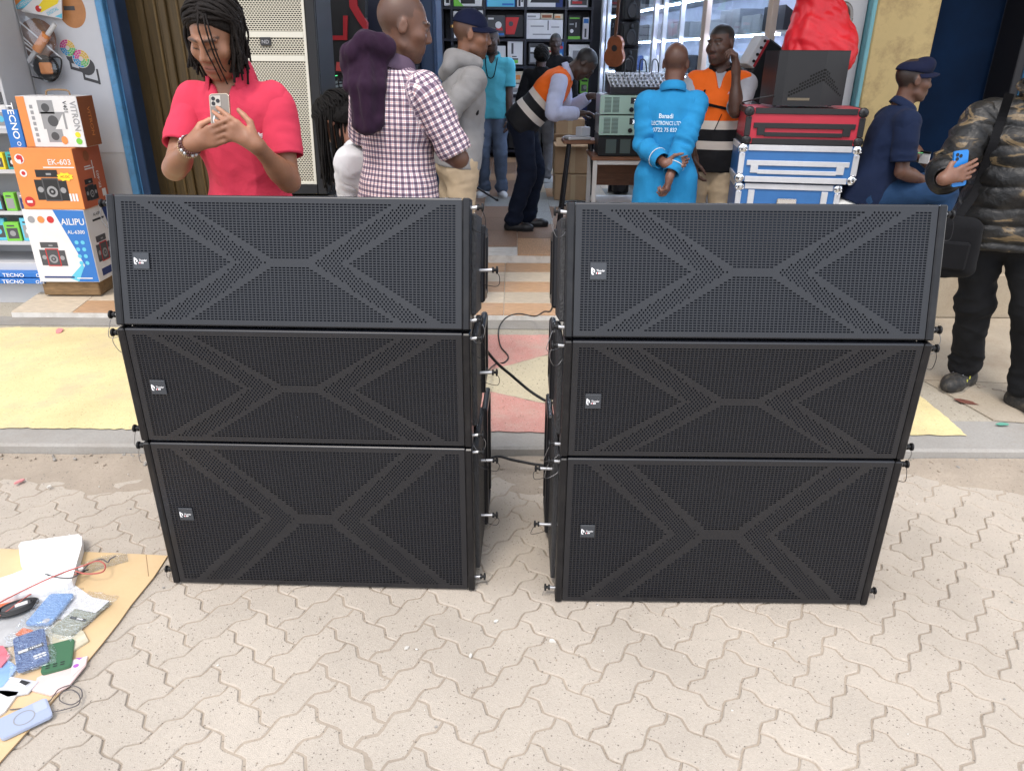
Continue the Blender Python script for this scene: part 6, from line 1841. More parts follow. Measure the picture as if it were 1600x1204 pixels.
mb = MB(); rect(mb, Rp_, .002, .002, .336, h2 - .004, 12, .0006); hifi(mb, Rp_, .05, h2 * .12, .15, BK, GR, CH); rect(mb, Rp_, .20, h2 * .45, .010, .12, WH); txt(mb, Rp_, 'EK-603', .26, h2 * .42, .040, WH, rot=R(90)); rect(mb, Rp_, .10, h2 * .62, .12, .008, WH); rect(mb, Rp_, .10, h2 * .66, .08, .008, WH)
disc(mb, Rp_, .15, h2 * .84, .036, 11, .0014); rect(mb, Rp_, .26, h2 * .12, .05, .05, WH); mb.build('side_print', PRN + [C_ORDARK], t)
z2 = z1 + h2 + .003
a, b_ = at(34, 226, BD), at(128, 226, BD); w = b_.x - a.x; h3 = at(70, 151, BD).z - z2
t, Fp, Rp_, Tp = carton('loudspeaker_carton', 'white VITRON loudspeaker carton with orange sides on top of the carton stack', 'carton', ((a.x + b_.x) / 2, BD + .15, z2), (w, .20, h3), 0, [C_WHITE], 'loudspeaker cartons stacked by the door')
mb = MB(); rect(mb, Fp, .002, .002, .055, h3 - .004, OR); txt(mb, Fp, 'VITRON', w * .875, h3 * .62, .056, GR, rot=R(-90), squash=.9); txt(mb, Fp, 'V401', w * .76, h3 * .80, .036, CH, rot=R(-90))
rect(mb, Fp, w * .34, h3 * .66, .10, .082, GR); rect(mb, Fp, w * .36, h3 * .36, .155, .105, GR); rect(mb, Fp, w * .40, h3 * .10, .10, .082, GR)
for (x, y, r) in ((.46, .78, .026), (.54, .52, .034), (.52, .22, .026)): disc(mb, Fp, w * x, h3 * y, r, CH, .002)
poly(mb, Fp, [(w * .55, h3 * .36), (w * .72, h3 * .36), (w * .72, h3 * .66)], WH, .0016)
disc(mb, Fp, w * .66, h3 * .14, .026, OR, .002, sx=.8); disc(mb, Fp, w * .90, h3 * .12, .020, GN, .002); disc(mb, Fp, w * .90, h3 * .25, .018, YE, .002)
for k in range(7): rect(mb, Fp, w * .20, h3 * (.10 + .11 * k), .020, .022, GR)
mb.build('front_print', PRN, t)
mb = MB(); rect(mb, Rp_, .002, .002, .196, h3 - .004, 11, .0006); txt(mb, Rp_, 'VITRON', .10, h3 * .5, .05, OR, rot=R(-90)); mb.build('side_print', PRN, t)
mb = MB(); mb.tube(spline([(-.08, .05, h3), (-.06, .05, h3 + .03), (.06, .05, h3 + .03), (.08, .05, h3)], 4), .006, 6); mb.build('carry_handle', C_CARD, t)

# --- phone display cabinet at the far left
cl, cr = at(-95, 300, 5.25).x, at(62, 300, 5.25).x
t = thing('display_cabinet', 'white phone display cabinet with blue TECNO bands and stocked shelves at the left edge', 'display cabinet', ((cl + cr) / 2, 5.25, PZ), 0)
cw = cr - cl
zs = [at(20, y, 5.12).z - PZ for y in (428, 380, 333, 268, 205, 140, 70, 0)]
mb = MB(); mb.box((0, .23, 1.2), (cw, .02, 2.4)); mb.build('back_panel', M_WHITE, t)
for s in (-1, 1):
    mb = MB(); mb.box((s * (cw / 2 - .01), .06, 1.2), (.02, .34, 2.4), None, 0, .002); mb.build('side_panel', M_WHITE, t)
for z in zs[1:]:
    mb = MB(); mb.box((0, .06, z), (cw - .042, .32, .014), None, 0, .002); mb.box((0, -.105, z - .004), (cw - .044, .008, .026), None, 0, .001); mb.build('shelf', M_WHITE, t)
mb = MB(); mb.box((0, .06, zs[0] / 2 + .04), (cw - .042, .36, zs[0] + .08), None, 0, .003); mb.build('plinth', M_WHITE, t)
for k, y in enumerate((430, 439)):
    zz = at(20, y, 5.05).z - PZ
    mb = MB(); mb.box((.02, -.155 - .02 * k, zz), (cw, .07, .034), None, 0, .002); bnd = mb.build('brand_band', C_BLUE, t)
    mb = MB(); mb.text('TECNO', (.14, -.1935 - .02 * k, zz - .013), (1, 0, 0), (0, 0, 1), .036, 0, squash=1.25); mb.text('O12', (.33, -.1935 - .02 * k, zz - .013), (1, 0, 0), (0, 0, 1), .033, 0); mb.text('TECNO', (-.25, -.1935 - .02 * k, zz - .013), (1, 0, 0), (0, 0, 1), .036, 0, squash=1.25); mb.build('band_lettering', M_LOGOW, bnd)
za, zb = at(15, 232, 5.05).z - PZ, at(8, 172, 5.05).z - PZ
xb = at(14, 200, 5.05).x - (cl + cr) / 2
mb = MB(); mb.box((xb + .012, -.165, (za + zb) / 2), (.10, .015, zb - za), None, 0, .002); bnd = mb.build('brand_band', C_BLUE, t)
mb = MB(); mb.text('TECNO', (xb + .0, -.1735, (za + zb) / 2 + .05), (0, 0, -1), (1, 0, 0), .060, 0, squash=1.1); mb.text('O12', (xb + .012, -.1735, (za + zb) / 2 - .11), (0, 0, -1), (1, 0, 0), .036, 0); mb.build('band_lettering', M_LOGOW, bnd)
cxx = (cl + cr) / 2
stock = [(1, ('card_white', 'card_light_blue', 'card_white', 'card_green'), .10, 'lowest'), (2, ('card_grey', 'card_charcoal', 'card_grey', 'card_yellow', 'card_green'), .075, 'second lowest'), (3, ('card_yellow', 'card_pink', 'card_cream', 'card_teal', 'card_charcoal'), .08, 'third'), (4, ('card_white', 'card_grey', 'card_cream', 'card_white'), .10, 'fourth'), (5, ('card_black', 'card_white', 'card_blue', 'card_charcoal', 'card_pink'), .09, 'fifth'), (6, ('card_charcoal', 'card_green', 'card_black'), .14, 'sixth')]
mname = {'card_white': 'white', 'card_light_blue': 'light blue', 'card_green': 'bright green', 'card_grey': 'grey', 'card_charcoal': 'charcoal', 'card_yellow': 'yellow', 'card_pink': 'pink', 'card_cream': 'cream', 'card_teal': 'teal', 'card_black': 'black', 'card_blue': 'blue'}
for si, cols, bw, nm in stock:
    z = PZ + zs[si] + .008 if si else PZ + zs[0] + .09
    n = int((cw - .06) / (bw + .012)); seen = {}
    for i in range(n):
        cm = cols[(i * 2 + si) % len(cols)]
        x = cxx + cw / 2 - .03 - (bw + .012) * (i + .5); hh = bw * rng.uniform(1.25, 1.7)
        hh = min(hh, (zs[si + 1] - zs[si]) - .03 if si + 1 < len(zs) else hh)
        seen[cm] = seen.get(cm, 0) + 1
        lab = '%s phone box standing on the %s shelf of the phone display cabinet' % (mname[cm], nm)
        if len(cols) > 3 and n > len(cols): lab += ', number %d from its right end' % (i + 1) if False else ''
        lab = '%s phone box, %s from the right on the %s phone display shelf' % (mname[cm], ('first', 'second', 'third', 'fourth', 'fifth', 'sixth', 'seventh', 'eighth', 'ninth', 'tenth', 'eleventh', 'twelfth', 'last', 'last')[min(i, 13)], nm)
        o = thing('phone_box', lab, 'phone box', (x, 5.20 - .03 * rng.random(), z), rng.uniform(-.12, .12), 'phone boxes on the display shelves')
        mb = MB(); mb.box((0, 0, hh / 2), (bw, .045, hh), None, 0, .002); mb.build('carton', MATS[cm], o)
        P = decal((-bw / 2, -.0225, 0), (1, 0, 0), (0, 0, 1), (0, -1, 0)); mb = MB()
        rect(mb, P, bw * .14, hh * .14, bw * .72, hh * .56, rng.choice((CH, LB, BK, GR, NV))); rect(mb, P, bw * .2, hh * .78, bw * .5, hh * .08, rng.choice((WH, CH))); disc(mb, P, bw * .5, hh * .42, bw * .2, rng.choice((WH, LB, GR)), .0018)
        mb.build('front_print', PRN, o)

# --- things hanging on, or printed on, the white panel
PY = FY - .003
pan = thing('wall_poster', 'white wall poster printed with a guitar and two disco ball lights', 'poster', (-3.10, PY, 1.9))
mb = MB(); mb.box((0, 0, 0), (.545, .004, 1.7)); mb.build('poster_sheet', mat('poster_white', (.60, .61, .64), .5, var=.05, vscale=3.), pan)
def pxp(x, y): q = at(x, y, PY); return (q.x + 3.10, q.z - 1.9)
P0 = decal((0, -.002, 0), (1, 0, 0), (0, 0, 1), (0, -1, 0))
mb = MB()
gc = pxp(112, 15); poly(mb, P0, [(gc[0] + .095 * math.cos(t_) * (1 + .0 * math.sin(t_)), gc[1] + .115 * math.sin(t_)) for t_ in np.linspace(0, 2 * math.pi, 30)[:-1]], 0); g2 = pxp(108, 13); rect(mb, P0, g2[0] - .035, g2[1] - .014, .075, .026, 1, .002)
mb.build('guitar_print', [flat('guitar_wood', (.46, .20, .07), .4, var=.15), C_CHARC], pan)
M_RAIN = []
for c_ in ((.62, .06, .28), (.70, .45, .05), (.12, .50, .14), (.03, .32, .60), (.75, .65, .60)): M_RAIN.append(flat('disco_%d' % len(M_RAIN), c_, .3))
for (cx_, cy_, r_) in ((106, 75, .055), (127, 92, .060)):
    mb = MB(); c0 = pxp(cx_, cy_)
    disc(mb, P0, c0[0] + .028, c0[1] - .05, r_ * .95, 5, .001); rect(mb, P0, c0[0] - .01, c0[1] - .135, .014, .09, 5, .0012); poly(mb, P0, [(c0[0] - .01, c0[1] - .135), (c0[0] + .10, c0[1] - .165), (c0[0] + .10, c0[1] - .145), (c0[0] - .01, c0[1] - .115)], 5, .0014); rect(mb, P0, c0[0] + .088, c0[1] - .165, .014, .10, 5, .0012)
    disc(mb, P0, c0[0], c0[1], r_, 4, .0022, 24)
    for ring in range(4):
        for k in range(14):
            a0, a1 = 2 * math.pi * (k + .06) / 14, 2 * math.pi * (k + .94) / 14; r0, r1 = r_ * (ring + .12) / 4.2, r_ * (ring + .95) / 4.2
            ci = 4 if ring == 0 else int((a0 / (2 * math.pi) * 4 + .3 * rng.random()) % 4); ci = (0, 1, 0, 3, 2)[ci] if False else ci
            poly(mb, P0, [(c0[0] + r0 * math.cos(a0), c0[1] + r0 * math.sin(a0)), (c0[0] + r1 * math.cos(a0), c0[1] + r1 * math.sin(a0)), (c0[0] + r1 * math.cos(a1), c0[1] + r1 * math.sin(a1)), (c0[0] + r0 * math.cos(a1), c0[1] + r0 * math.sin(a1))], (1, 0, 3, 2, 4)[ci], .003)
    mb.build('disco_light_print', M_RAIN + [C_CHARC], pan)
def hung(name, label, cat, pix, d, thick, m, prints=None):
    pts = [at(x, y, d) for x, y in pix]; c = sum(pts, Vector()) / len(pts)
    t = thing(name, label, cat, tuple(c))
    mb = MB(); mb.prism([(p.x - c.x, p.z - c.z) for p in pts], (0, 0, 0), (1, 0, 0), (0, 0, 1), (0, -thick, 0)); mb.build('card_sheet', m, t)
    if prints: prints(t, decal((0, -thick, 0), (1, 0, 0), (0, 0, 1), (0, -1, 0)), lambda x, y: (at(x, y, d - thick).x - c.x, at(x, y, d - thick).z - c.z))
    return t
def pr1(t, P, q):
    mb = MB(); poly(mb, P, [q(16, 18), q(40, -6), q(64, -6), q(50, 10)], LB); a = q(36, 10); txt(mb, P, 'TV ANTENNA', a[0], a[1], .030, WH, rot=.45, squash=.75); mb.build('front_print', PRN, t)
hung('antenna_packet', 'orange and blue cardboard packet hanging topmost on the white poster wall', 'packet', [(4, -10), (60, -10), (50, 8), (20, 19), (8, 16)], PY - .03, .012, C_ORANGE, pr1)
def pr2(t, P, q):
    mb = MB(); poly(mb, P, [q(58, 12), q(72, -6), q(94, -6), q(90, 6), q(64, 20)], YE); poly(mb, P, [q(86, 26), q(97, 21), q(97, 29)], LB); a = q(84, 20); txt(mb, P, 'DIGITAL', a[0], a[1], .030, LB, rot=.42, squash=.8)
    disc(mb, P, *q(60, 14), .020, RD, .0016); disc(mb, P, *q(63, 12), .008, WH, .0024); mb.build('front_print', PRN, t)
hung('antenna_packet', 'white and yellow cardboard packet hanging beside the printed guitar', 'packet', [(34, 18), (60, -8), (97, -8), (98, 30)], PY - .05, .010, C_WHITE, pr2)
# antenna kit in its clear bag
bc = at(62, 85, PY - .09)
t = thing('antenna_kit', 'indoor television antenna with white rods and orange holder in a clear plastic bag', 'antenna', tuple(bc))
def bq(x, y, l=0.): p = at(x, y, PY - .09 - l); return tuple(p - bc)
mb = MB()
for x0, y0, x1, y1 in ((29, 33, 97, 92), (18, 50, 58, 82), (27, 50, 55, 76), (38, 73, 66, 93), (29, 84, 52, 104), (20, 100, 48, 122)): mb.tube([bq(x0, y0, .01), bq(x1, y1, .01)], .0055, 6)
mb.build('antenna_rod', M_SHOEW, t)
mb = MB(); mb.tube([bq(36, 108, .02), bq(86, 38, .02)], .016, 8); mb.build('antenna_boom', M_SHOEW, t)
mb = MB(); mb.tube([bq(57, 79, .025), bq(73, 54, .025)], .030, 8); mb.build('antenna_holder', C_ORANGE, t)
mb = MB(); mb.lathe([(.02, -.015), (.085, -.015), (.09, 0), (.075, .012), (.05, .014)], bq(72, 107, .0), (0, -1, 0), 24); mb.build('base_disc', M_BLACK, t)
mb = MB(); mb.box(bq(72, 107, .03), (.085, .02, .075), None, 0, .008); mb.build('base_cap', C_ORANGE, t)
mb = MB(); mb.tube(spline([bq(60, 96, .03), bq(80, 90, .04), bq(95, 92, .03), bq(94, 112, .03), bq(86, 122, .02), bq(70, 124, .02), bq(50, 120, .02)], 6), .005, 6); mb.build('antenna_lead', M_CORD, t)
mb = MB(); mb.lathe([(.01, 0), (.12, .004), (.13, .014), (.01, .02)], bq(60, 62, -.03), (0, -1, .2), 24); mb.build('reflector', mat('antenna_reflector', (.26, .15, .11), .4), t)
F = Field(); F.cap(V3(*bq(40, 45)), V3(*bq(55, 70)), .12, .13, k=.05); F.cap(V3(*bq(55, 70)), V3(*bq(75, 108)), .13, .09, k=.05)
V, Q = mesh_field(F, .014); V[:, 1] *= .55; N = vnormals(V, Q); V = V + N * (.006 * wob(V, 77, 14.))[:, None]
np_mesh('plastic_bag', V, Q, glass_mat('clear_plastic', (.93, .94, .95), .05, .12), t)

# --- big loudspeaker with cream cloth front, leaning back a little, on a black base cabinet
M_CREAMG = mat('cream_grille_paint', (.47, .44, .35), .55); M_CREAMT = mat('cream_trim', (.54, .52, .44), .5)
LD = 4.55
bl, br = at(344, 303, LD), at(512, 303, LD)
wc = br.x - bl.x; hc = 1.42
t = thing('big_loudspeaker', 'tall black loudspeaker with a cream perforated front behind the coral polo wearer', 'loudspeaker', ((bl.x + br.x) / 2, LD, bl.z), R(2)); t.rotation_euler = (R(-7), 0, R(2))
mb = MB(); mb.box((0, .24, hc / 2), (wc, .46, hc), None, 0, .008); mb.build('cabinet', M_BLACK, t)
for nm, sz in (('v', 0),):
    for s in (-1, 1): mb = MB(); mb.box((s * (wc / 2 - .028), -.008, hc / 2), (.054, .028, hc), None, 0, .004); mb.build('cabinet_edge', M_BLACK, t)
mb = MB(); mb.box((0, -.008, .03), (wc - .112, .028, .058), None, 0, .004); mb.build('cabinet_edge', M_BLACK, t)
gx = wc / 2 - .062
def perf(x0, x1, z0, z1, pitch_x, pitch_z, ax, az, y):
    mb = MB(); nx = int((x1 - x0) / pitch_x); nz = int((z1 - z0) / pitch_z); px = (x1 - x0) / nx; pz = (z1 - z0) / nz
    for j in range(nz):
        zz = z0 + j * pz
        mb.quad((x0, y, zz), (x1, y, zz), (x1, y, zz + az), (x0, y, zz + az))
        o_ = (j % 2) * px / 2
        for i in range(nx + 1):
            xa = x0 + i * px - o_; xb = xa + ax
            if xb < x0 or xa > x1: continue
            mb.quad((max(xa, x0), y, zz + az), (min(xb, x1), y, zz + az), (min(xb, x1), y, zz + pz), (max(xa, x0), y, zz + pz))
    return mb
zsec = [(.075, .74), (.775, .865), (.90, hc - .02)]
mb = MB(); mb.box((0, .0, hc / 2), (gx * 2, .003, hc - .08)); mb.build('grille_cloth', mat('dark_backing', (.02, .02, .02), .9), t)
for z0_, z1_ in zsec: perf(-gx + .012, gx - .012, z0_, z1_, .0165, .0105, .0055, .0042, -.010).build('cream_grille', M_CREAMG, t)
mb = MB()
for s in (-1, 1): mb.box((s * (gx - .006), -.010, hc / 2), (.016, .008, hc - .08), None, 0, .002)
for z in (.067, .757, .882): mb.box((0, -.010, z), (gx * 2 - .028, .008, .032 if z > .1 else .018), None, 0, .002)
mb.build('cream_trim', M_CREAMT, t)
mb = MB(); mb.box((.035, -.018, .845), (.06, .006, .045), None, 0, .002); bd = mb.build('badge', C_BLACK, t); mb = MB(); mb.text('ND', (.035, -.0222, .834), (1, 0, 0), (0, 0, 1), .028); mb.build('badge_lettering', C_GREY, bd)
t2 = thing('base_loudspeaker', 'low black loudspeaker box under the tall cream fronted loudspeaker', 'loudspeaker', ((bl.x + br.x) / 2 + .02, LD - .02, PZ + .003), R(2))
hb = bl.z - PZ - .008
mb = MB(); mb.box((0, .27, hb / 2), (wc + .06, .54, hb), None, 0, .012); mb.build('cabinet', M_BLACK, t2)
perf(-wc / 2 + .05, wc / 2 - .05, .06, hb - .06, .02, .016, .006, .005, -.004).build('grille', M_BLACKM, t2)
mb = MB(); mb.box((-wc / 2 + .0, .27, hb * .6), (.0, .0, .0)) if False else None

# --- gaming chair standing on a white counter, controllers under it
def chair_part(name, pix, d0, thick, m, parent, c): 
    pts = [at(x, y, d0) for x, y in pix]; mb = MB(); mb.prism([(p.x - c.x, p.z - c.z) for p in pts], (0, d0 - c.y, 0), (1, 0, 0), (0, 0, 1), (0, -thick, 0)); return mb.build(name, m, parent)
GD = 6.05
gc_ = at(528, 60, GD)
M_LEATH = mat('black_leatherette', (.016, .016, .018), .4, var=.2); M_REDL = mat('red_leatherette', (.34, .012, .02), .45)
t = thing('gaming_chair', 'black and red gaming chair back standing above the white counter', 'chair', tuple(gc_))
chair_part('backrest', [(496, -30), (496, 40), (500, 108), (512, 122), (552, 124), (566, 108), (574, 40), (576, -30)], GD, .10, M_LEATH, t, gc_)
chair_part('side_bolster', [(490, -30), (493, 8), (500, 40), (507, 38), (501, -30)], GD - .06, .07, M_REDL, t, gc_); chair_part('side_bolster', [(547, -30), (549, 12), (562, 34), (575, 52), (576, 36), (561, 10), (560, -30)], GD - .06, .07, M_REDL, t, gc_)
chair_part('red_piping', [(506, 24), (512, 24), (517, 56), (537, 56), (537, 25), (544, 25), (543, 63), (512, 63)], GD - .10, .02, M_REDL, t, gc_); chair_part('label_patch', [(526, 97), (542, 98), (541, 112), (525, 111)], GD - .10, .006, mat('red_patch', (.45, .06, .06), .6), t, gc_)
cc = at(535, 240, 6.0)
t = thing('white_counter', 'white counter with black kick board behind the stooping person', 'counter', (cc.x, 6.0, FZ), 0)
ztop = at(520, 150, 5.75).z - FZ
mb = MB(); mb.box((.05, .15, ztop / 2 + .06), (.95, .5, ztop - .12), None, 0, .006); mb.build('counter_body', M_WHITE, t)
mb = MB(); mb.box((.05, .16, .06), (.93, .48, .12)); mb.build('kick_board', M_DARK, t)
mb = MB(); mb.box((.05, .15, ztop + .01), (.99, .54, .02), None, 0, .004); mb.build('counter_top', M_WHITE, t)
dj = at(517, 134, 5.72)
t = thing('dj_controller', 'black mixing controller with lit pads displayed below the gaming chair', 'controller', tuple(dj)); t.rotation_euler = (R(62), R(-8), R(4))
mb = MB(); mb.box((0, 0, 0), (.26, .16, .03), None, 0, .004); mb.build('case', M_BLACK, t)
mb = MB()
for i in range(8):
    for j in range(3): mb.box((-.105 + .03 * i, -.05 + .03 * j, .017), (.02, .018, .006), None, 0, .001)
mb.build('pads', mat('pad_grey', (.25, .30, .33), .4), t)
mb = MB(); mb.box((0, .058, .0165), (.2, .004, .003)); mb.build('level_bar', mat('green_light', (.1, .5, .2), .4, emit=((.1, .9, .3), 1.2)), t)
for s in (-1, 1): mb = MB(); mb.lathe([(.01, 0), (.03, 0), (.028, .008), (.006, .009)], (s * .08, .035, .015), (0, 0, 1), 18); mb.build('jog_wheel', M_BLACKM, t)
tt = at(506, 206, 5.70)
t = thing('turntable_controller', 'black controller with a silver jog wheel and red edge hung below the mixing controller', 'controller', tuple(tt)); t.rotation_euler = (R(50), 0, R(5))
mb = MB(); mb.box((0, 0, 0), (.24, .20, .035), None, 0, .005); mb.build('case', M_BLACK, t); mb = MB(); mb.box((0, -.101, -.006), (.24, .006, .016), None, 0, .001); mb.build('red_edge', M_REDL, t)
mb = MB(); mb.lathe([(.01, 0), (.06, 0), (.06, .010), (.048, .013), (.002, .012)], (-.02, .0, .018), (0, 0, 1), 26); mb.build('jog_wheel', M_STEEL, t)
t = thing('headphones', 'black headphones hanging between the loudspeaker and the gaming chair', 'headphones', tuple(at(491, 95, 5.9)))
mb = MB(); mb.tube([(.04 * math.cos(a), 0, .09 * math.sin(a)) for a in np.linspace(-.3, math.pi + .3, 16)], .009, 8); mb.build('headband', M_BLACK, t)
for s in (-1, 1): mb = MB(); mb.sphere((s * .042, 0, -.04), .034, 12, sc=(.6, 1, 1.2)); mb.build('ear_cup', M_BLACK, t)
# open navy door leaf between the chair and the shop aisle
a, b_ = at(664, 160, 7.0), at(690, 160, 7.0)
t = thing('shop_door_leaf', 'open dark navy metal door leaf at the left of the shop aisle', 'door', ((a.x + b_.x) / 2, 7.0, FZ))
mb = MB(); mb.box((0, 0, 1.35), (b_.x - a.x, .5, 2.7), None, 0, .008); mb.build('door_panel', M_NAVYF, t)
for s in (-1, 1): mb = MB(); mb.box((s * .05, -.262, 1.35), (.016, .02, 2.66), None, 0, .004); mb.build('door_rail', M_NAVYF, t)
mb = MB(); mb.box((.0, -.275, 1.0), (.02, .04, .12), None, 0, .006); mb.build('door_handle', M_STEEL, t)
a, b_ = at(575, 160, 6.6), at(655, 160, 6.6)
t = thing('black_cupboard', 'black cupboard standing between the gaming chair and the navy door leaf', 'cupboard', ((a.x + b_.x) / 2, 6.75, FZ))
mb = MB(); mb.box((0, 0, 1.25), (b_.x - a.x, .4, 2.5), None, 0, .01); mb.build('cupboard_body', M_DARK, t)
for s in (-1, 1): mb = MB(); mb.box((s * (b_.x - a.x) / 4, -.207, 1.25), ((b_.x - a.x) / 2 - .01, .012, 2.44), None, 0, .003); dd = mb.build('cupboard_door', mat('cupboard_navy', (.02, .024, .05), .4), t); mb = MB(); mb.box((s * .03, -.222, 1.2), (.012, .018, .12), None, 0, .004); mb.build('handle', M_STEEL, dd)

# --- shelving along the back wall, with its cartons
SD = 12.2
t = thing('back_shelving', 'black shelving with square compartments covering the back wall of the shop', 'shelving', (0, SD, FZ))
xl = [at(x, 40, SD - .2).x for x in (655, 691, 706, 757, 821, 884, 925)]
zl = [at(800, y, SD - .2).z - FZ for y in (-45, 13, 63, 105, 150, 190, 236)]
M_SHELF = mat('shelf_navy_black', (.016, .018, .03), .45)
for x in xl: mb = MB(); mb.box((x, .0, zl[0] / 2), (.035, .40, zl[0])); mb.build('upright', M_SHELF, t)
for z in zl: mb = MB(); mb.box(((xl[0] + xl[-1]) / 2, .0, z), (xl[-1] - xl[0], .395, .035)); mb.build('shelf', M_SHELF, t)
mb = MB(); mb.box(((xl[0] + xl[-1]) / 2, .21, zl[0] / 2), (xl[-1] - xl[0], .02, zl[0])); mb.build('back_panel', M_SHELF, t)
def shelf_box(x0, x1, y0, y1, cm, lab, prints):
    """a carton filling the photo rectangle x0..x1, y0..y1 on the back shelves"""
    d = SD - .19
    a, b_ = at(x0, y1, d), at(x1, y0, d)
    t, Fp, Rp_, Tp = carton('boxed_gear', lab, 'carton', ((a.x + b_.x) / 2, d + .13, a.z), (b_.x - a.x, .25, b_.z - a.z), 0, [MATS[cm]], 'boxed goods on the back shelves')
    mb = MB(); W_, H_ = b_.x - a.x, b_.z - a.z
    for pr in prints:
        k = pr[0]
        if k == 'r': rect(mb, Fp, pr[1] * W_, pr[2] * H_, pr[3] * W_, pr[4] * H_, pr[5], .001 + .0015 * (len(pr) > 6 and pr[6] or 0))
        elif k == 'd': disc(mb, Fp, pr[1] * W_, pr[2] * H_, pr[3] * H_, pr[4], .003)
        elif k == 'p': poly(mb, Fp, [(u * W_, v * H_) for u, v in pr[1]], pr[2], .002)
    if prints: mb.build('front_print', PRN, t)
shelf_box(694, 703, -30, 9, 'card_white', 'narrow white carton on the top visible shelf, leftmost', [('r', .3, .1, .5, .6, BK)])
shelf_box(709, 753, -30, 10, 'card_white', 'white carton with a green corner and black picture on the top visible shelf', [('p', [(0, 0), (.35, 0), (0, .45)], GN), ('r', .25, .1, .5, .45, BK)])
shelf_box(760, 805, -30, 12, 'card_blue', 'light blue carton with a pale figure on the top visible shelf', [('r', .03, .03, .94, .9, LB), ('d', .35, .5, .2, WH), ('r', .55, .08, .4, .08, BL, 2), ('p', [(.5, .5), (.62, .85), (.6, .5)], GR)])
shelf_box(808, 819, -30, 12, 'card_white', 'narrow white carton with black stripes on the top visible shelf', [('r', .2, .05, .3, .7, BK), ('r', .6, .2, .25, .5, BK)])
shelf_box(824, 880, -30, 13, 'card_white', 'wide white carton picturing a black mixing desk on the top visible shelf', [('p', [(.08, .2), (.92, .2), (.85, .62), (.2, .62)], BK), ('r', .2, .3, .6, .12, CH, 2), ('d', .3, .45, .08, GR), ('d', .7, .45, .08, GR), ('r', .8, 0, .2, 1, NV)])
shelf_box(888, 920, -30, 15, 'card_white', 'white carton picturing a black radio on the top visible shelf, rightmost', [('r', .1, .15, .85, .7, CH), ('d', .35, .5, .22, GR), ('d', .35, .5, .12, BK), ('r', .2, .2, .5, .08, RD, 2)])
shelf_box(709, 746, 18, 60, 'card_white', 'white carton behind the navy cap on the second shelf', [('r', .1, .7, .5, .1, GR)])
shelf_box(748, 756, 16, 58, 'card_white', 'slim white carton beside the navy cap on the second shelf', [('r', .3, .2, .3, .5, LB)])
shelf_box(760, 789, 24, 58, 'card_charcoal', 'black carton with a pictured singer on the second shelf', [('d', .65, .55, .16, WH), ('p', [(.5, .3), (.9, .3), (.7, .7)], RD), ('r', .05, .08, .9, .10, BL), ('r', .1, .8, .3, .08, WH)])
shelf_box(790, 818, 24, 58, 'card_black', 'black carton with a large red panel on the second shelf', [('p', [(.0, .12), (.5, .12), (.75, .9), (.0, .9)], RD), ('d', .3, .6, .12, CH)])
shelf_box(822, 880, 31, 61, 'card_white', 'wide white carton with grey sound bars pictured on the second shelf', [('r', .12, .62, .36, .07, GR), ('r', .68, .58, .22, .07, GR), ('r', .18, .2, .5, .07, GR), ('r', .58, .45, .03, .5, CH)])
shelf_box(822, 844, 21, 30, 'card_white', 'flat white carton lying on the wide sound bar carton', [('r', .1, .3, .6, .3, GR)])
shelf_box(845, 864, 21, 30, 'card_cream', 'flat tan carton lying on the wide sound bar carton', [('r', .1, .2, .8, .5, WB)])
shelf_box(866, 880, 22, 30, 'card_cream', 'small tan carton at the right end above the sound bar carton', [('r', .1, .2, .6, .4, OR)])
shelf_box(887, 908, 24, 62, 'card_black', 'black carton with a green foot on the second shelf', [('r', 0, 0, 1, .13, GN), ('r', .1, .85, .8, .05, GN), ('r', .1, .6, .35, .06, GR), ('r', .6, .5, .05, .2, WH), ('d', .3, .35, .08, WH)])
shelf_box(910, 921, 28, 62, 'card_white', 'slim white and purple carton beside the black and green carton', [('r', .1, .75, .8, .2, BL), ('r', .3, .1, .3, .4, CH)])
shelf_box(793, 817, 64, 101, 'card_white', 'white carton picturing a microphone on the third shelf', [('r', .25, .45, .14, .45, CH), ('r', .3, .2, .4, .06, BK), ('r', .4, .05, .3, .14, GN), ('r', .3, .32, .3, .04, BK)])
shelf_box(770, 790, 72, 101, 'card_white', 'pale blue and white carton beside the microphone carton on the third shelf', [('r', .0, .0, .7, .4, LB)])
shelf_box(826, 850, 68, 101, 'card_charcoal', 'dark carton with violet print on the third shelf', [('r', .1, .1, .7, .4, GR), ('r', .1, .6, .4, .2, WH)])
shelf_box(888, 921, 70, 101, 'card_white', 'pale grey carton at the right end of the third shelf', [('r', .2, .2, .5, .5, GR)])
shelf_box(793, 818, 112, 130, 'card_cream', 'open tan carton of small parts on the fourth shelf', [('r', .1, .3, .7, .4, OR)])
shelf_box(793, 815, 132, 147, 'card_white', 'low white carton on the fourth shelf', [('r', .1, .2, .7, .4, GR)])
shelf_box(760, 790, 112, 146, 'card_grey', 'grey carton on the fourth shelf behind the turquoise shirt', [('r', .1, .2, .7, .4, CH)])
shelf_box(795, 816, 154, 187, 'card_grey', 'grey carton on the fifth shelf with white label', [('r', .2, .3, .6, .5, WH)])
shelf_box(795, 818, 193, 232, 'card_black', 'black carton on the lowest shelf', [('r', .2, .4, .6, .3, NV)])

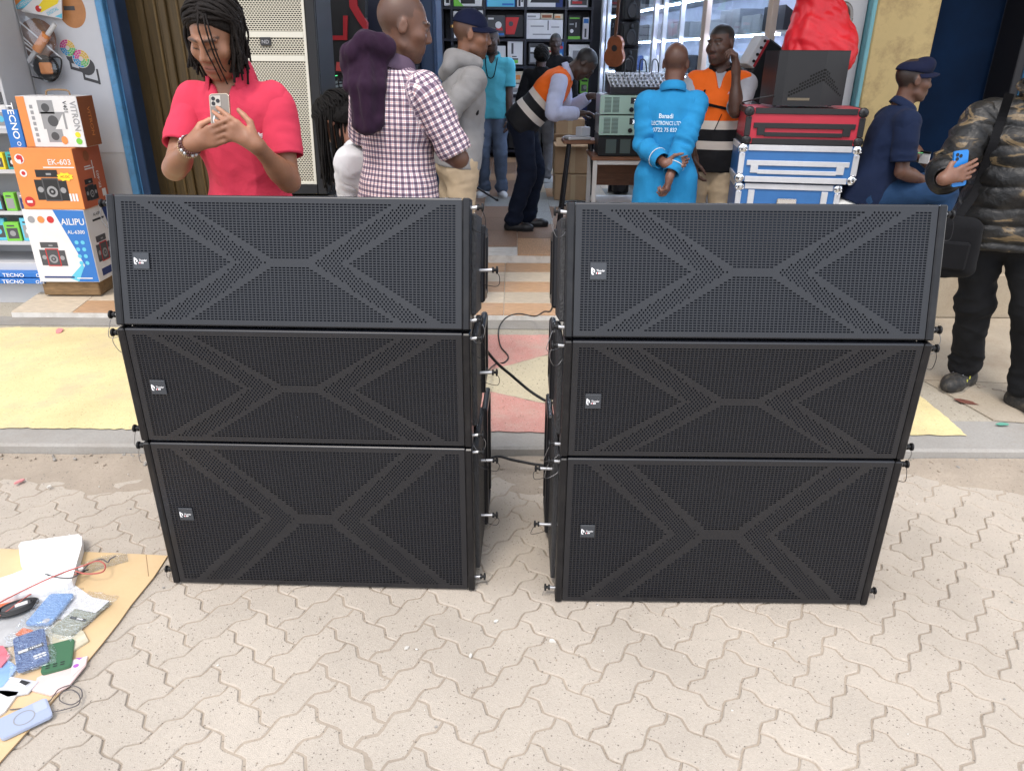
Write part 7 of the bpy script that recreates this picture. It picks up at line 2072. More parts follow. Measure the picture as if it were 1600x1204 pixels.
for x0, x1, y0, y1, cm, lab in ((660, 676, 22, 61, 'card_charcoal', 'charcoal carton at the left end of the second shelf'), (678, 690, 30, 61, 'card_white', 'slim white carton left of the navy cap on the second shelf'),
    (660, 688, 72, 102, 'card_blue', 'blue carton at the left end of the third shelf'), (709, 730, 70, 102, 'card_black', 'black carton behind the grey hood on the third shelf'), (732, 755, 76, 102, 'card_cream', 'cream carton behind the grey hood on the third shelf'),
    (759, 769, 68, 101, 'card_red', 'slim red carton beside the pale blue carton on the third shelf'), (852, 866, 74, 101, 'card_cream', 'cream carton behind the black jacket on the third shelf'), (868, 882, 66, 101, 'card_blue', 'blue carton at the dark face on the third shelf'),
    (824, 845, 114, 146, 'card_orange', 'orange carton behind the black jacket on the fourth shelf'), (848, 880, 118, 146, 'card_white', 'white carton behind the orange vest on the fourth shelf'), (888, 904, 112, 146, 'card_charcoal', 'charcoal carton at the right of the fourth shelf'), (906, 921, 120, 146, 'card_green', 'green carton at the right end of the fourth shelf'),
    (762, 790, 158, 188, 'card_charcoal', 'charcoal carton behind the turquoise shirt on the fifth shelf'), (826, 880, 156, 188, 'card_cream', 'wide cream carton on the fifth shelf'), (888, 920, 160, 188, 'card_navy', 'navy carton at the right end of the fifth shelf'), (888, 920, 196, 233, 'card_white', 'white carton at the right end of the lowest shelf'), (826, 880, 198, 233, 'plain_cardboard', 'plain brown carton on the lowest shelf')):
    shelf_box(x0, x1, y0, y1, cm, lab, [('r', .12, .12, .6, .4, rng.choice((CH, GR, BK, LB))), ('r', .12, .7, .7, .12, rng.choice((WH, RD, BK))), ('d', .55, .36, .12, rng.choice((WH, OR, GR)))])
# --- glazed showcases along the right side of the shop
PA, PB = Vector((1.25, 11.5, FZ)), Vector((1.95, 5.95, FZ))
dv = (PB - PA); dn = dv.normalized(); nrm = Vector((dn.y, -dn.x, 0)); nrm = nrm if nrm.x > 0 else -nrm
ang_ = math.atan2(dn.y, dn.x)
HC = 2.75
t = thing('glass_showcase', 'long aluminium framed glass showcase lining the right side of the shop', 'showcase', tuple(PA))
def along(tt, off, z): return dv * tt + nrm * off + Vector((0, 0, z))
for k, (tt, wd, mm_) in enumerate(((0, .09, M_ALU), (.055, .05, M_ALU), (.24, .06, M_ALU), (.30, .035, M_ALU), (.44, .07, M_ALU), (.50, .035, M_ALU), (.60, .035, M_ALU), (.72, .10, M_CREAMP), (.965, .08, M_CREAMP))):
    mb = MB(); mb.box(along(tt, 0, HC / 2), (wd, .05, HC), rotz(ang_), 0, .004); mb.build('frame_post', mm_, t)
for z in (.08, .92, HC - .02):
    mb = MB(); mb.box(along(.48, 0, z), (dv.length * .97, .04, .05), rotz(ang_), 0, .004); mb.build('frame_rail', M_ALU, t)
for k, (a, b_) in enumerate(((.06, .235), (.31, .43), (.51, .595), (.61, .705), (.735, .95))):
    mb = MB(); mb.box(along((a + b_) / 2, .006, HC / 2 + .45), ((b_ - a) * dv.length - .03, .006, HC - 1.0), rotz(ang_)); mb.build('glass_pane', M_GLASS, t)
mb = MB(); mb.box(along(.48, .02, .5), (dv.length * .96, .03, .80), rotz(ang_)); mb.build('lower_panel', M_ALU, t)
mb = MB(); mb.box(along(.5, .50, HC / 2), (dv.length, .03, HC), rotz(ang_)); mb.build('back_panel', mat('showcase_back', (.52, .56, .68), .5, var=.1), t)
shz = [.95 + .34 * k for k in range(6)]
for z in shz: mb = MB(); mb.box(along(.5, .26, z), (dv.length * .96, .44, .016), rotz(ang_)); mb.build('showcase_shelf', M_WHITE, t)
M_STRIPL = mat('led_strip', (.85, .9, 1), .4, emit=((.68, .76, 1.0), 26.0))
for z in shz[1:] + [shz[-1] + .34]:
    mb = MB(); mb.box(along(.5, .06, z - .020), (dv.length * .94, .018, .012), rotz(ang_)); mb.build('led_strip', M_STRIPL, t)
# gear on the showcase shelves: mixers, amplifiers and cartons, each a thing
gear_c = [('silver', mat('gear_silver', (.42, .43, .46), .35, .5)), ('black', mat('gear_black', (.025, .025, .03), .4)), ('white', C_WHITE), ('blue', mat('gear_blue', (.05, .10, .30), .4)), ('green', C_GREEN), ('grey', C_GREY)]
M_FADER = mat('fader_pale', (.6, .62, .66), .4)
ordn = ('nearest', 'second', 'third', 'fourth', 'fifth', 'sixth', 'seventh', 'eighth', 'ninth', 'tenth', 'eleventh', 'twelfth')
for si, z in enumerate(shz):
    tt = .90; i = 0
    while tt > .06 and i < 9:
        wd = rng.uniform(.34, .50); dp = rng.uniform(.24, .32); hg = rng.uniform(.08, .20)
        cn, cm = gear_c[rng.choice((0, 0, 1, 1, 2, 3, 5, 4 if si > 3 else 0))]
        c = PA + along(tt, .30, z + .009)
        lab = '%s %s in the glass showcase, %s from the entrance on its %s shelf' % (cn, 'mixing desk' if hg < .14 else 'boxed amplifier', ordn[i], ('lowest', 'second', 'third', 'fourth', 'fifth', 'highest')[si])
        o = thing('mixing_desk' if hg < .14 else 'boxed_amplifier', lab, 'audio gear', tuple(c), ang_ + math.pi + rng.uniform(-.05, .05), 'audio gear in the glass showcase')
        # local: -y towards the aisle
        mb = MB()
        if hg < .14:
            V = [(-wd / 2, -dp / 2, 0), (wd / 2, -dp / 2, 0), (wd / 2, dp / 2, 0), (-wd / 2, dp / 2, 0), (-wd / 2, -dp / 2, .03), (wd / 2, -dp / 2, .03), (wd / 2, dp / 2, hg + .05), (-wd / 2, dp / 2, hg + .05)]
            mb.add(V, [(3, 2, 1, 0), (4, 5, 6, 7), (0, 1, 5, 4), (1, 2, 6, 5), (2, 3, 7, 6), (3, 0, 4, 7)]); mb.build('case', cm, o)
            mb = MB(); sl = math.atan2(hg + .02, dp); Rr = rx(sl)
            for a in range(9):
                for b2 in range(3):
                    yy = -dp / 2 + dp * (.2 + .27 * b2); mb.box((-wd / 2 + wd * (a + .7) / 9.6, yy, .03 + (yy + dp / 2) / dp * (hg + .02) + .005), (.010, .022 if b2 == 0 else .012, .010))
            mb.build('faders', M_FADER if cn != 'silver' and cn != 'white' else M_BLACK, o)
        else:
            mb.box((0, 0, hg / 2), (wd, dp, hg), None, 0, .003); mb.build('case', cm, o)
            P = decal((-wd / 2, -dp / 2, 0), (1, 0, 0), (0, 0, 1), (0, -1, 0)); mb = MB(); rect(mb, P, wd * .08, hg * .15, wd * .5, hg * .6, rng.choice((CH, GR, BK))); rect(mb, P, wd * .64, hg * .55, wd * .28, hg * .2, rng.choice((WH, BL, BK))); disc(mb, P, wd * .75, hg * .3, hg * .16, rng.choice((GR, BK)), .002); mb.build('front_print', PRN, o)
        tt -= (wd + .04) / dv.length; i += 1
# slanted stage monitor in the nearest bay
mc = at(1172, 104, 5.95)
t = thing('stage_monitor', 'black slanted stage monitor with a white and red control panel behind the ear-holding man', 'loudspeaker', tuple(mc), R(20)); t.rotation_euler = (0, R(28), R(15))
mb = MB(); mb.box((.08, 0, 0), (.22, .22, .40), None, 0, .015); mb.build('cabinet', M_BLACK, t); mb = MB(); mb.box((-.035, -.112, .08), (.02, .01, .2), None, 0, .002); mb.build('red_side', M_REDL, t)
mb = MB(); mb.box((-.06, -.05, .08), (.07, .13, .22), None, 0, .006); cp = mb.build('control_panel', M_WHITE, t)
for k in range(4): mb = MB(); mb.lathe([(.003, 0), (.011, 0), (.009, .012), (.003, .012)], (-.06, -.116, .01 + .05 * k), (0, -1, 0), 12); mb.build('knob', M_BLACK, cp)
# racks of small black speakers with a guitar hung before them, behind the mixer
rc = at(972, 150, 8.6)
t = thing('speaker_rack', 'stack of small black studio speakers standing behind the mixing desk', 'speaker rack', (rc.x + .06, 8.75, FZ)); t.scale = (.66, 1, 1)
mb = MB(); mb.box((0, .12, 1.2), (.36, .03, 2.4)); mb.build('rack_back', M_DARK, t)
for k in range(9):
    mb = MB(); mb.box((0, 0, .14 + .255 * k), (.26, .22, .235), None, 0, .012); sp_ = mb.build('studio_speaker', M_BLACK, t)
    mb = MB(); mb.lathe([(.08, 0), (.085, .006), (.06, .002), (.02, -.01), (.001, -.006)], (0, -.111, .11 + .255 * k), (0, -1, 0), 18); mb.lathe([(.03, 0), (.032, .005), (.001, .003)], (0, -.111, .215 + .255 * k), (0, -1, 0), 14); mb.build('cone', M_BLACKM, sp_)
gcx = at(962, 70, 8.4)
t = thing('guitar', 'brown acoustic guitar hanging in front of the studio speaker stack', 'guitar', tuple(gcx)); t.rotation_euler = (R(8), R(6), R(-30)); t.scale = (.62,) * 3
prof = []
for k in range(40):
    a = 2 * math.pi * k / 40; z = .24 * math.sin(a); w_ = (.185 - .05 * (z > 0) * (z / .24) - .045 * math.exp(-((z - .03) / .07) ** 2)) * abs(math.cos(a)) ** .6 * (1 if math.cos(a) > 0 else -1)
    prof.append((w_, z))
mb = MB(); mb.prism(prof, (0, .045, -.1), (1, 0, 0), (0, 0, 1), (0, -.09, 0)); mb.build('guitar_body', flat('guitar_brown', (.26, .08, .03), .3, var=.2), t)
mb = MB(); disc(mb, decal((0, -.045, 0), (1, 0, 0), (0, 0, 1), (0, -1, 0)), 0, -.05, .05, 0, .001); mb.build('sound_hole', C_BLACK, t)
mb = MB(); mb.box((0, -.045, .42), (.05, .025, .60), None, 0, .006); mb.box((0, -.04, .80), (.07, .02, .18), None, 0, .006); mb.build('guitar_neck', flat('guitar_neck_wood', (.12, .05, .025), .4), t)

# --- workbench with amplifiers and a mixer
M_BENCHW = mat('bench_wood', (.19, .085, .045), .45, var=.25, vscale=5., stretch=(2, 12, 12)); M_BENCHF = mat('bench_white_steel', (.62, .61, .59), .4, var=.05)
M_AMP = mat('pale_green_amplifier', (.36, .52, .44), .4, .1, var=.05); M_AMPD = mat('amplifier_vent', (.06, .085, .08), .5)
WD = 6.15
a, b_ = at(925, 243, WD), at(1085, 251, WD)
bzt = at(1000, 245, WD).z
t = thing('work_bench', 'white steel framed bench with a dark wooden board carrying the amplifiers', 'bench', ((a.x + b_.x) / 2, WD + .25, FZ), 0)
bw = b_.x - a.x; bh = bzt - FZ
mb = MB(); mb.box((0, 0, bh - .015), (bw, .52, .03), None, 0, .004); mb.build('bench_top', M_BENCHW, t)
for sx in (-1, 1):
    for sy in (-1, 1): mb = MB(); mb.box((sx * (bw / 2 - .03), sy * .23, (bh - .03) / 2), (.035, .035, bh - .03), None, 0, .003); mb.build('leg', M_BENCHF, t)
for sy in (-1, 1):
    for z in (bh - .048, bh * .42): mb = MB(); mb.box((0, sy * .23, z), (bw - .096, .03, .034), None, 0, .003); mb.build('rail', M_BENCHF, t)
mb = MB(); mb.box((0, .215, bh * .74), (bw - .1, .015, bh * .30), None, 0, .002); mb.build('modesty_board', M_BENCHW, t)
mb = MB(); mb.box((0, 0, bh * .46), (bw - .10, .42, .014)); mb.build('shelf', M_BENCHF, t)
axl, axr = at(938, 200, WD - .02).x, at(1040, 200, WD - .02).x
aw = axr - axl; zc = bzt + .004
amps = []
for k, (y0, y1, nm) in enumerate(((213, 243, 'black'), (178, 210, 'lower green'), (146, 177, 'upper green'))):
    z_b = at(960, y1, WD - .02).z if k else zc; hh = at(960, y0, WD - .02).z - z_b
    z_b = zc; zc += hh + .004
    o = thing('amplifier', ('black power amplifier at the bottom of the amplifier stack on the bench', 'lower of the two pale green power amplifiers on the bench', 'upper of the two pale green power amplifiers with a red lit display')[k], 'amplifier', ((axl + axr) / 2, WD + .20, z_b), 0, 'amplifiers stacked on the bench')
    mb = MB(); mb.box((0, 0, hh / 2), (aw, .40, hh - .004), None, 0, .004); mb.build('case', M_BLACKM if k == 0 else M_STEEL, o)
    mb = MB(); mb.box((0, -.208, hh / 2), (aw + .02, .014, hh - .006), None, 0, .002); fp = mb.build('front_plate', M_BLACK if k == 0 else M_AMP, o)
    P = decal((-aw / 2, -.2155, 0), (1, 0, 0), (0, 0, 1), (0, -1, 0)); mb = MB()
    if k:
        for i in range(12):
            rect(mb, P, aw * .05, hh * (.12 + .065 * i), aw * .10, hh * .035); rect(mb, P, aw * .17, hh * (.12 + .065 * i), aw * .10, hh * .035)
        rect(mb, P, aw * .44, hh * .55, aw * .22, hh * .32, 1, .0015)
        mb.build('vent_slots', [M_AMPD, C_BLACK], fp)['kind'] = 'stuff'; mb = MB(); txt(mb, P, '35.5' if k == 2 else '35.0', aw * .55, hh * .60, hh * .26, 0); mb.build('display_digits', mat('display_digits', (.8, .85, .9), .4, emit=((.8, .9, 1.), .8)), fp)
        mb = MB(); mb.lathe([(.004, 0), (.018, 0), (.016, .02), (.004, .02)], P(aw * .46, hh * .26), (0, -1, 0), 16); mb.build('knob', M_BLACK, fp)
        mb = MB(); mb.sphere(P(aw * .56, hh * .22), .008, 8); mb.build('indicator_lamp', mat('indicator', (.8, .9, 1), .4, emit=((.8, .9, 1.), 3.0)), fp)
        for s in (.03, .97):
            for zq in (.15, .85): mb = MB(); mb.cyl(P(aw * s, hh * zq), P(aw * s, hh * zq, .004), .006, n=8); mb.build('screw', M_STEEL, fp)
    else:
        rect(mb, P, aw * .1, hh * .15, aw * .16, hh * .7); rect(mb, P, aw * .32, hh * .15, aw * .16, hh * .7); txt(mb, P, 'A', aw * .62, hh * .5, .03, 1); mb.build('vents', [M_AMPD, M_FADER], fp)
mx0 = (axl + axr) / 2 + .06
o = thing('mixing_desk', 'long mixing desk with rows of pale faders on top of the green amplifiers', 'mixing desk', (mx0, WD + .20, zc + .002), 0)
mw_ = at(1048, 130, WD).x - at(946, 130, WD).x
V = [(-mw_ / 2, -.20, 0), (mw_ / 2, -.20, 0), (mw_ / 2, .2, 0), (-mw_ / 2, .2, 0), (-mw_ / 2, -.20, .05), (mw_ / 2, -.20, .05), (mw_ / 2, .2, .15), (-mw_ / 2, .2, .15)]
mb = MB(); mb.add(V, [(3, 2, 1, 0), (4, 5, 6, 7), (0, 1, 5, 4), (1, 2, 6, 5), (2, 3, 7, 6), (3, 0, 4, 7)]); mb.build('case', M_BLACKM, o)
mb = MB()
for i in range(14):
    x = -mw_ / 2 + mw_ * (i + .6) / 14.2
    for q in range(4): mb.box((x, -.14 + .085 * q, .05 + (.06 + .085 * q) * .25 + .006), (.016, .05 if q < 2 else .016, .010), rotz(0), q % 2 and 0 or 0, .001)
mb.build('faders', M_FADER, o)
for k, x in enumerate((-.10, .02, .12)):
    mb = MB(); mb.tube(spline([(x, .16, .14), (x + .01, .20, .24), (x + .06, .24, .22), (x + .08, .26, .05)], 5), .005, 6); mb.build('patch_lead', M_CORD, o)
# bar stool
sc_ = at(905, 214, 6.55)
t = thing('bar_stool', 'black bar stool with a wooden seat in front of the cardboard boxes', 'stool', (at(902, 225, 6.6).x + .02, 6.6, FZ))
sh_ = at(902, 217, 6.6).z - FZ
mb = MB(); mb.box((0, 0, sh_ - .015), (.30, .26, .03), None, 0, .006); mb.build('seat', M_BENCHW, t)
for sx in (-1, 1):
    for sy in (-1, 1): mb = MB(); mb.tube([(sx * .09, sy * .08, sh_ - .03), (sx * .16, sy * .15, 0)], .014, 8); mb.build('leg', M_BLACKM, t)
mb = MB(); mb.tube([(.135 * math.cos(a) * 1.0, .125 * math.sin(a), .26) for a in np.linspace(0, 2 * math.pi, 25)], .009, 6); mb.build('foot_ring', M_BLACKM, t)
o = thing('white_socket_box', 'small white socket box lying on the wooden stool seat', 'box', (at(902, 212, 6.6).x, 6.55, FZ + sh_ + .002), .2)
mb = MB(); mb.box((0, 0, .012), (.20, .14, .022), None, 0, .004); mb.build('box_body', M_WHITE, o); mb = MB(); mb.box((.05, .02, .06), (.10, .08, .075), rotz(.4), 0, .006); mb.build('plug_block', M_WHITE, o)
# cardboard boxes
for (x0, x1, y0, y1, d, lab, opn) in ((868, 914, 186, 222, 8.9, 'upper plain cardboard box behind the bending man', False), (866, 925, 228, 272, 8.3, 'open cardboard box with clear plastic inside, middle of the box pile', True), (866, 925, 274, 314, 8.25, 'lowest plain cardboard box behind the bar stool', False)):
    a, b_ = at(x0, y1, d), at(x1, y0, d); w_, h_ = b_.x - a.x, b_.z - a.z
    if y1 == 314: a.z = FZ + .003
    t = thing('cardboard_box', lab, 'box', ((a.x + b_.x) / 2, d + .22, a.z), 0, 'cardboard boxes piled behind the bar stool')
    if y1 == 314: h_ = b_.z - a.z
    mb = MB(); mb.box((0, 0, h_ / 2), (w_, .42, h_ - .004), None, 0, .004); mb.build('carton', C_CARD, t); mb = MB(); mb.box((0, -.2108, h_ * .5), (.05, .002, h_ * .98)); mb.build('tape', C_TAPE, t)
    if opn:
        for s in (-1, 1): mb = MB(); mb.box((0, s * .26, h_ + .04), (w_ - .02, .006, .13), Matrix.Rotation(s * .9, 3, 'X')); mb.build('flap', C_CARD, t)
        F = Field(); F.ell((0, 0, h_ + .02), (w_ * .4, .17, .06)); V, Q = mesh_field(F, .02); V = V + vnormals(V, Q) * (.02 * wob(V, 6, 9.))[:, None]; np_mesh('plastic_wrap', V, Q, mat('milky_plastic', (.62, .63, .66), .3, alpha=.75), t)
# blue bag under the bench
c = at(955, 292, 6.45)
t = thing('blue_bag', 'crumpled blue plastic bag under the white bench', 'bag', (c.x + .02, 6.45, FZ + .0))
F = Field(); F.ell((0, 0, .12), (.17, .13, .12)); F.ell((.07, 0, .16), (.08, .08, .10)); V, Q = mesh_field(F, .012); V[:, 2] = np.maximum(V[:, 2], .002); V = V + vnormals(V, Q) * (.014 * wob(V, 16, 10.))[:, None] * (V[:, 2:3] > .01); np_mesh('bag_body', V, Q, mat('blue_plastic', (.02, .14, .55), .35), t)
# microphone stand feet near the hoodie wearer
c = ath(745, 315, FZ)
t = thing('tripod_stand', 'folded black tripod stand with splayed feet on the tiled shop floor', 'stand', (c.x - .12, c.y, FZ))
mb = MB(); mb.cyl((0, 0, .2), (0, 0, 1.1), .012, n=8); mb.build('pole', M_BLACKM, t)
for a in (.1, 2.2, 4.3): mb = MB(); mb.tube([(0, 0, .22), (.34 * math.cos(a), .34 * math.sin(a), .012)], .011, 8); lg = mb.build('leg', M_BLACKM, t); mb = MB(); mb.sphere((.345 * math.cos(a), .345 * math.sin(a), .013), .014, 8); mb.build('rubber_foot', M_BLACK, lg)

# --- flight cases
M_CASEB = mat('case_blue_laminate', (.035, .14, .36), .4, var=.08); M_CASER = mat('case_red_laminate', (.42, .025, .045), .4, var=.08); M_CASEK = mat('case_black_edge', (.016, .016, .018), .4); M_CASEAL = mat('case_aluminium', (.62, .63, .66), .35, .4, var=.08)
def flight_case(label, xl_, xr_, y0, y1, d, lam, edge, corner, latch, group, rise=None):
    a, b_ = at(xl_, y1, d), at(xr_, y0, d)
    w_, h_, dp = b_.x - a.x, b_.z - a.z, .42
    t = thing('flight_case', label, 'flight case', ((a.x + b_.x) / 2, d + .06, a.z), R(-9), group)
    mb = MB(); mb.box((0, dp / 2, h_ / 2), (w_ - .012, dp - .012, h_ - .006)); mb.build('case_body', lam, t)
    e_ = .034
    mb = MB()
    for z in (e_ / 2, h_ - e_ / 2): mb.box((0, .004, z), (w_ - .10, .012, e_), None, 0, .002)
    for s in (-1, 1): mb.box((s * (w_ / 2 - e_ / 2), .004, h_ / 2), (e_, .012, h_ - .10), None, 0, .002); mb.box((s * (w_ / 2 - .004), dp / 2, h_ - e_ / 2), (.012, dp - .1, e_), None, 0, .002); mb.box((s * (w_ / 2 - .004), dp / 2, e_ / 2), (.012, dp - .1, e_), None, 0, .002)
    mb.build('edge_profile', edge, t)
    if latch == 'plain':
        zs_ = h_ * .62; mb = MB(); mb.box((0, .002, h_ * .52), (w_ - .10, .012, .030), None, 0, .002); mb.box((0, .002, h_ * .28), (w_ * .66, .012, .024), None, 0, .002)
        for s in (-1, 1): mb.box((s * w_ * .36, .002, h_ * .36), (.045, .013, h_ * .22), None, 0, .002)
        mb.build('tongue_profile', edge, t)
    else:
        mb = MB(); mb.box((0, .002, h_ * .48), (w_ * .66, .012, .040), None, 0, .002); mb.build('tongue_profile', edge, t)
        for s in (-1, 1): mb = MB(); mb.box((s * (w_ * .35), .002, h_ / 2), (.038, .011, h_ - .08), None, 0, .002); mb.build('edge_profile', edge, t)
        mb = MB(); mb.box((0, -.006, h_ * .48), (.12, .012, .12), None, 0, .012); lt = mb.build('latch', M_CHROME, t)
        mb = MB(); mb.lathe([(.004, 0), (.032, 0), (.032, .006), (.026, .008), (.004, .006)], (0, -.012, h_ * .48), (0, -1, 0), 18); mb.box((0, -.021, h_ * .48), (.012, .006, .046), None, 0, .002); mb.build('latch_key', M_STEEL, lt)
    for sx in (-1, 1):
        for sz in (0, 1):
            mb = MB(); z = h_ * sz + (.032 if sz == 0 else -.032); x = sx * (w_ / 2 - .030)
            mb.sphere((x + sx * .012, .012, z + (.010 if sz else -.010)), .032, 14, sc=(1, .5, .95)); cn = mb.build('corner_ball', corner, t)
            mb = MB()
            for q in ((.02, 0), (-.02, 0), (0, .02), (0, -.02)): mb.sphere((x + q[0] + sx * .010, -.0085, z + q[1]), .005, 8)
            mb.build('rivets', corner, cn)
    return t
CD = 4.60
grp = 'flight cases stacked by the teal frame'
flight_case('black and red flight case on top of the flight case stack', 1168, 1358, 171, 228, CD, M_CASER, M_CASEK, M_CASEK, 'plain', grp)
flight_case('blue and silver flight case without a latch in the middle of the flight case stack', 1157, 1348, 230, 288, CD, M_CASEB, M_CASEAL, M_CHROME, 'plain', grp)
flight_case('blue and silver flight case with a round chrome latch below the plain blue one', 1149, 1318, 291, 362, CD + .02, M_CASEB, M_CASEAL, M_CHROME, 'latch', grp)
zb3 = at(1230, 363, CD).z
t = thing('trunk', 'navy trunk hidden low under the stacked flight cases', 'trunk', ((at(1152, 362, CD).x + at(1330, 362, CD).x) / 2, CD + .26, PZ + .003))
mb = MB(); mb.box((0, 0, (zb3 - PZ) / 2 - .004), (.74, .5, zb3 - PZ - .012), None, 0, .02); mb.build('trunk_body', C_NAVY, t); mb = MB(); mb.box((0, -.254, (zb3 - PZ) * .6), (.3, .012, .05), None, 0, .005); mb.build('trunk_clasp', M_STEEL, t)
# black powered speaker on the cases
a, b_ = at(1206, 166, CD + .06), at(1333, 80, CD + .10)
zc_ = at(1250, 170, CD).z + .004
w_ = b_.x - a.x; h_ = at(1268, 80, CD + .1).z - zc_
t = thing('black_speaker', 'plain black wedge-sided speaker box with vent holes standing on the red flight case', 'speaker', ((a.x + b_.x) / 2, CD + .08, zc_))
foot = [(-w_ / 2 + .015, .02), (-w_ / 2 + .06, -.005), (w_ * .13, -.03), (w_ / 2, .045), (w_ / 2, .28), (-w_ / 2 + .015, .28)]
mb = MB(); mb.prism(foot, (0, 0, .008), (1, 0, 0), (0, 1, 0), (0, 0, h_ - .01)); mb.build('cabinet', mat('satin_black_panel', (.012, .012, .014), .38), t)
mb = MB(); mb.prism([(x * 1.0, y) for x, y in foot], (0, 0, h_ - .002), (1, 0, 0), (0, 1, 0), (0, 0, .006)); mb.build('top_plate', M_BLACK, t)
def on_seg(p, q, u, z, l=.0012):
    p, q = Vector((p[0], p[1], 0)), Vector((q[0], q[1], 0)); d = (q - p); nn = Vector((d.y, -d.x, 0)).normalized(); c = p + d * u + nn * l; return Vector((c.x, c.y, z)), d.normalized(), nn
mb = MB()
for r_ in range(4):
    for k in range(14):
        u = .16 + .82 * k / 13; z = .065 + .018 * r_ + .085 * (k / 13)
        if r_ > 1 + k / 4: continue
        c, dd, nn = on_seg(foot[1], foot[2], u, z); mb.add([c + dd * .0065 * math.cos(q) + Vector((0, 0, .0065 * math.sin(q))) for q in np.linspace(0, 2 * math.pi, 9)[:-1]], [tuple(range(8))])
    for k in range(10):
        u = .03 + .8 * k / 9; z = .065 + .018 * r_ + .085 * (1 - k / 9)
        if r_ > 4 - k / 2.6: continue
        c, dd, nn = on_seg(foot[2], foot[3], u, z); mb.add([c + dd * .006 * math.cos(q) + Vector((0, 0, .0065 * math.sin(q))) for q in np.linspace(0, 2 * math.pi, 9)[:-1]], [tuple(range(8))])
mb.build('vent_holes', mat('vent_dark', (.003, .003, .003), .9), t)
mb = MB()
for k in range(16):
    c, dd, nn = on_seg(foot[1], foot[2], .16 + .035 * k, .045, .0015); mb.box(c, (.010, .002, .014), Matrix((dd, nn, Vector((0, 0, 1)))).transposed())
mb.build('spec_print', mat('print_gold_grey', (.16, .13, .09), .6), t)
for sx in (-1, 1): mb = MB(); mb.cyl((sx * w_ * .38, .1, .0), (sx * w_ * .38, .1, .008), .012, n=10); mb.build('rubber_foot', M_BLACK, t)
cord('power_lead', [at(1160, 160, CD + .3), at(1185, 154, CD + .1), at(1205, 150, CD + .08), at(1212, 150, CD + .14)], .004, M_CORD, 'thin dark lead running from the black speaker over the red flight case')
# red bag behind it
c = at(1283, 60, CD + .42)
t = thing('red_bag', 'shiny red quilted bag piled behind the black speaker', 'bag', (c.x, CD + .50, zc_))
M_REDB = mat('red_satin', (.62, .012, .022), .42, var=.12, bump=.7, bscale=14.)
base = Vector((c.x, CD + .50, zc_))
F = Field(); q = lambda x, y: V3(*(at(x, y, CD + .50) - base))
F.cap(q(1262, 78), q(1305, 78), .15, .14, k=.06); F.cap(q(1258, 60), q(1308, 55), .12, .09, k=.06); F.cap(q(1265, 30), q(1298, 25), .11, .10, k=.06); F.cap(q(1268, -5), q(1290, -10), .095, .08, k=.05)
F.ell(q(1318, 62), (.03, .05, .10), k=.03)
V, Q = mesh_field(F, .009); V = relax(V, Q, 2); V[:, 2] = np.maximum(V[:, 2], .004); N = vnormals(V, Q); V = V + N * ((.020 * (np.abs(wob(V * [1, 1, .5], 19, 4.5)) * 1.7 - .5) + .009 * (np.abs(wob(V * [.6, 1, 1.3], 20, 8.)) * 1.6 - .5)) * (V[:, 2] > .02))[:, None]
np_mesh('bag_body', V, Q, M_REDB, t)
o = thing('steel_ring', 'grey metal ring resting beside the red bag', 'ring', tuple(at(1316, 28, CD + .55)))
mb = MB(); mb.tube([(.05 * math.cos(a), 0, .075 * math.sin(a)) for a in np.linspace(0, 2 * math.pi, 25)], .018, 8); mb.build('ring', mat('dull_steel', (.20, .19, .18), .4, .7), o)
# white sack and crate under the guard
sx_, sy_ = p8.root[0], p8.root[1]
sz_ = p8.root[2]
t = thing('white_sack', 'stuffed white sack the guard sits on', 'sack', (sx_, sy_, .375))
F = Field(); F.ell((-.07, .0, .34), (.30, .27, .20)); F.ell((-.10, 0, .15), (.30, .26, .16)); V, Q = mesh_field(F, .016); V[:, 2] = np.clip(V[:, 2], .003, .53); V = V + vnormals(V, Q) * (.010 * wob(V, 26, 6.) * (V[:, 2] > .01))[:, None]
np_mesh('sack_body', V, Q, mat('white_woven_plastic', (.62, .62, .60), .6, var=.08, bump=.6, bscale=90.), t)
t = thing('wooden_crate', 'rough slatted wooden crate carrying the white sack under the guard', 'crate', (sx_ - .06, sy_, PZ + .013))
for k in range(4):
    for s_ in (-1, 1): mb = MB(); mb.box((0, s_ * .25, .04 + .078 * k), (.62, .018, .066), None, 0, .003); mb.build('slat', M_BENCHW, t)
for sx in (-1, 1):
    for sy in (-1, 1): mb = MB(); mb.box((sx * .28, sy * .225, .15), (.04, .03, .30), None, 0, .003); mb.build('corner_post', M_BENCHW, t)
mb = MB(); mb.box((0, 0, .303), (.62, .52, .014), None, 0, .003); mb.build('lid', M_BENCHW, t)
# ------------------------------------------------------------------ cardboard sheet with phone accessories laid out on the pavers
M_SHEETC = mat('cardboard_sheet', (.58, .42, .23), .8, var=.10, vscale=3., bump=.25, bscale=40., dirt=((.62, .44, .30), .5, 2.))
M_CORR = mat('cardboard_edge', (.36, .24, .13), .85)
M_FOAMW = mat('white_styrofoam', (.82, .82, .82), .7, bump=.4, bscale=120.)
M_CLEAR = glass_mat('clear_sleeve', (.93, .94, .95), .16, .16, .9)
def gp(x, y, h): return ath(x, y, h)
edge = [(-260, 842), (0, 857), (60, 860), (130, 862), (200, 865), (262, 868), (252, 884), (240, 902), (222, 924), (205, 945), (186, 972), (160, 1005), (131, 1040), (108, 1066), (85, 1092), (45, 1140), (5, 1185), (-60, 1260), (-260, 1270)]
pts = [gp(x, y, .006) for x, y in edge]
c = sum(pts, Vector()) / len(pts)
t = thing('cardboard_sheet', 'torn tan cardboard sheet spread on the pavers under the phone accessories', 'cardboard', (c.x, c.y, 0))
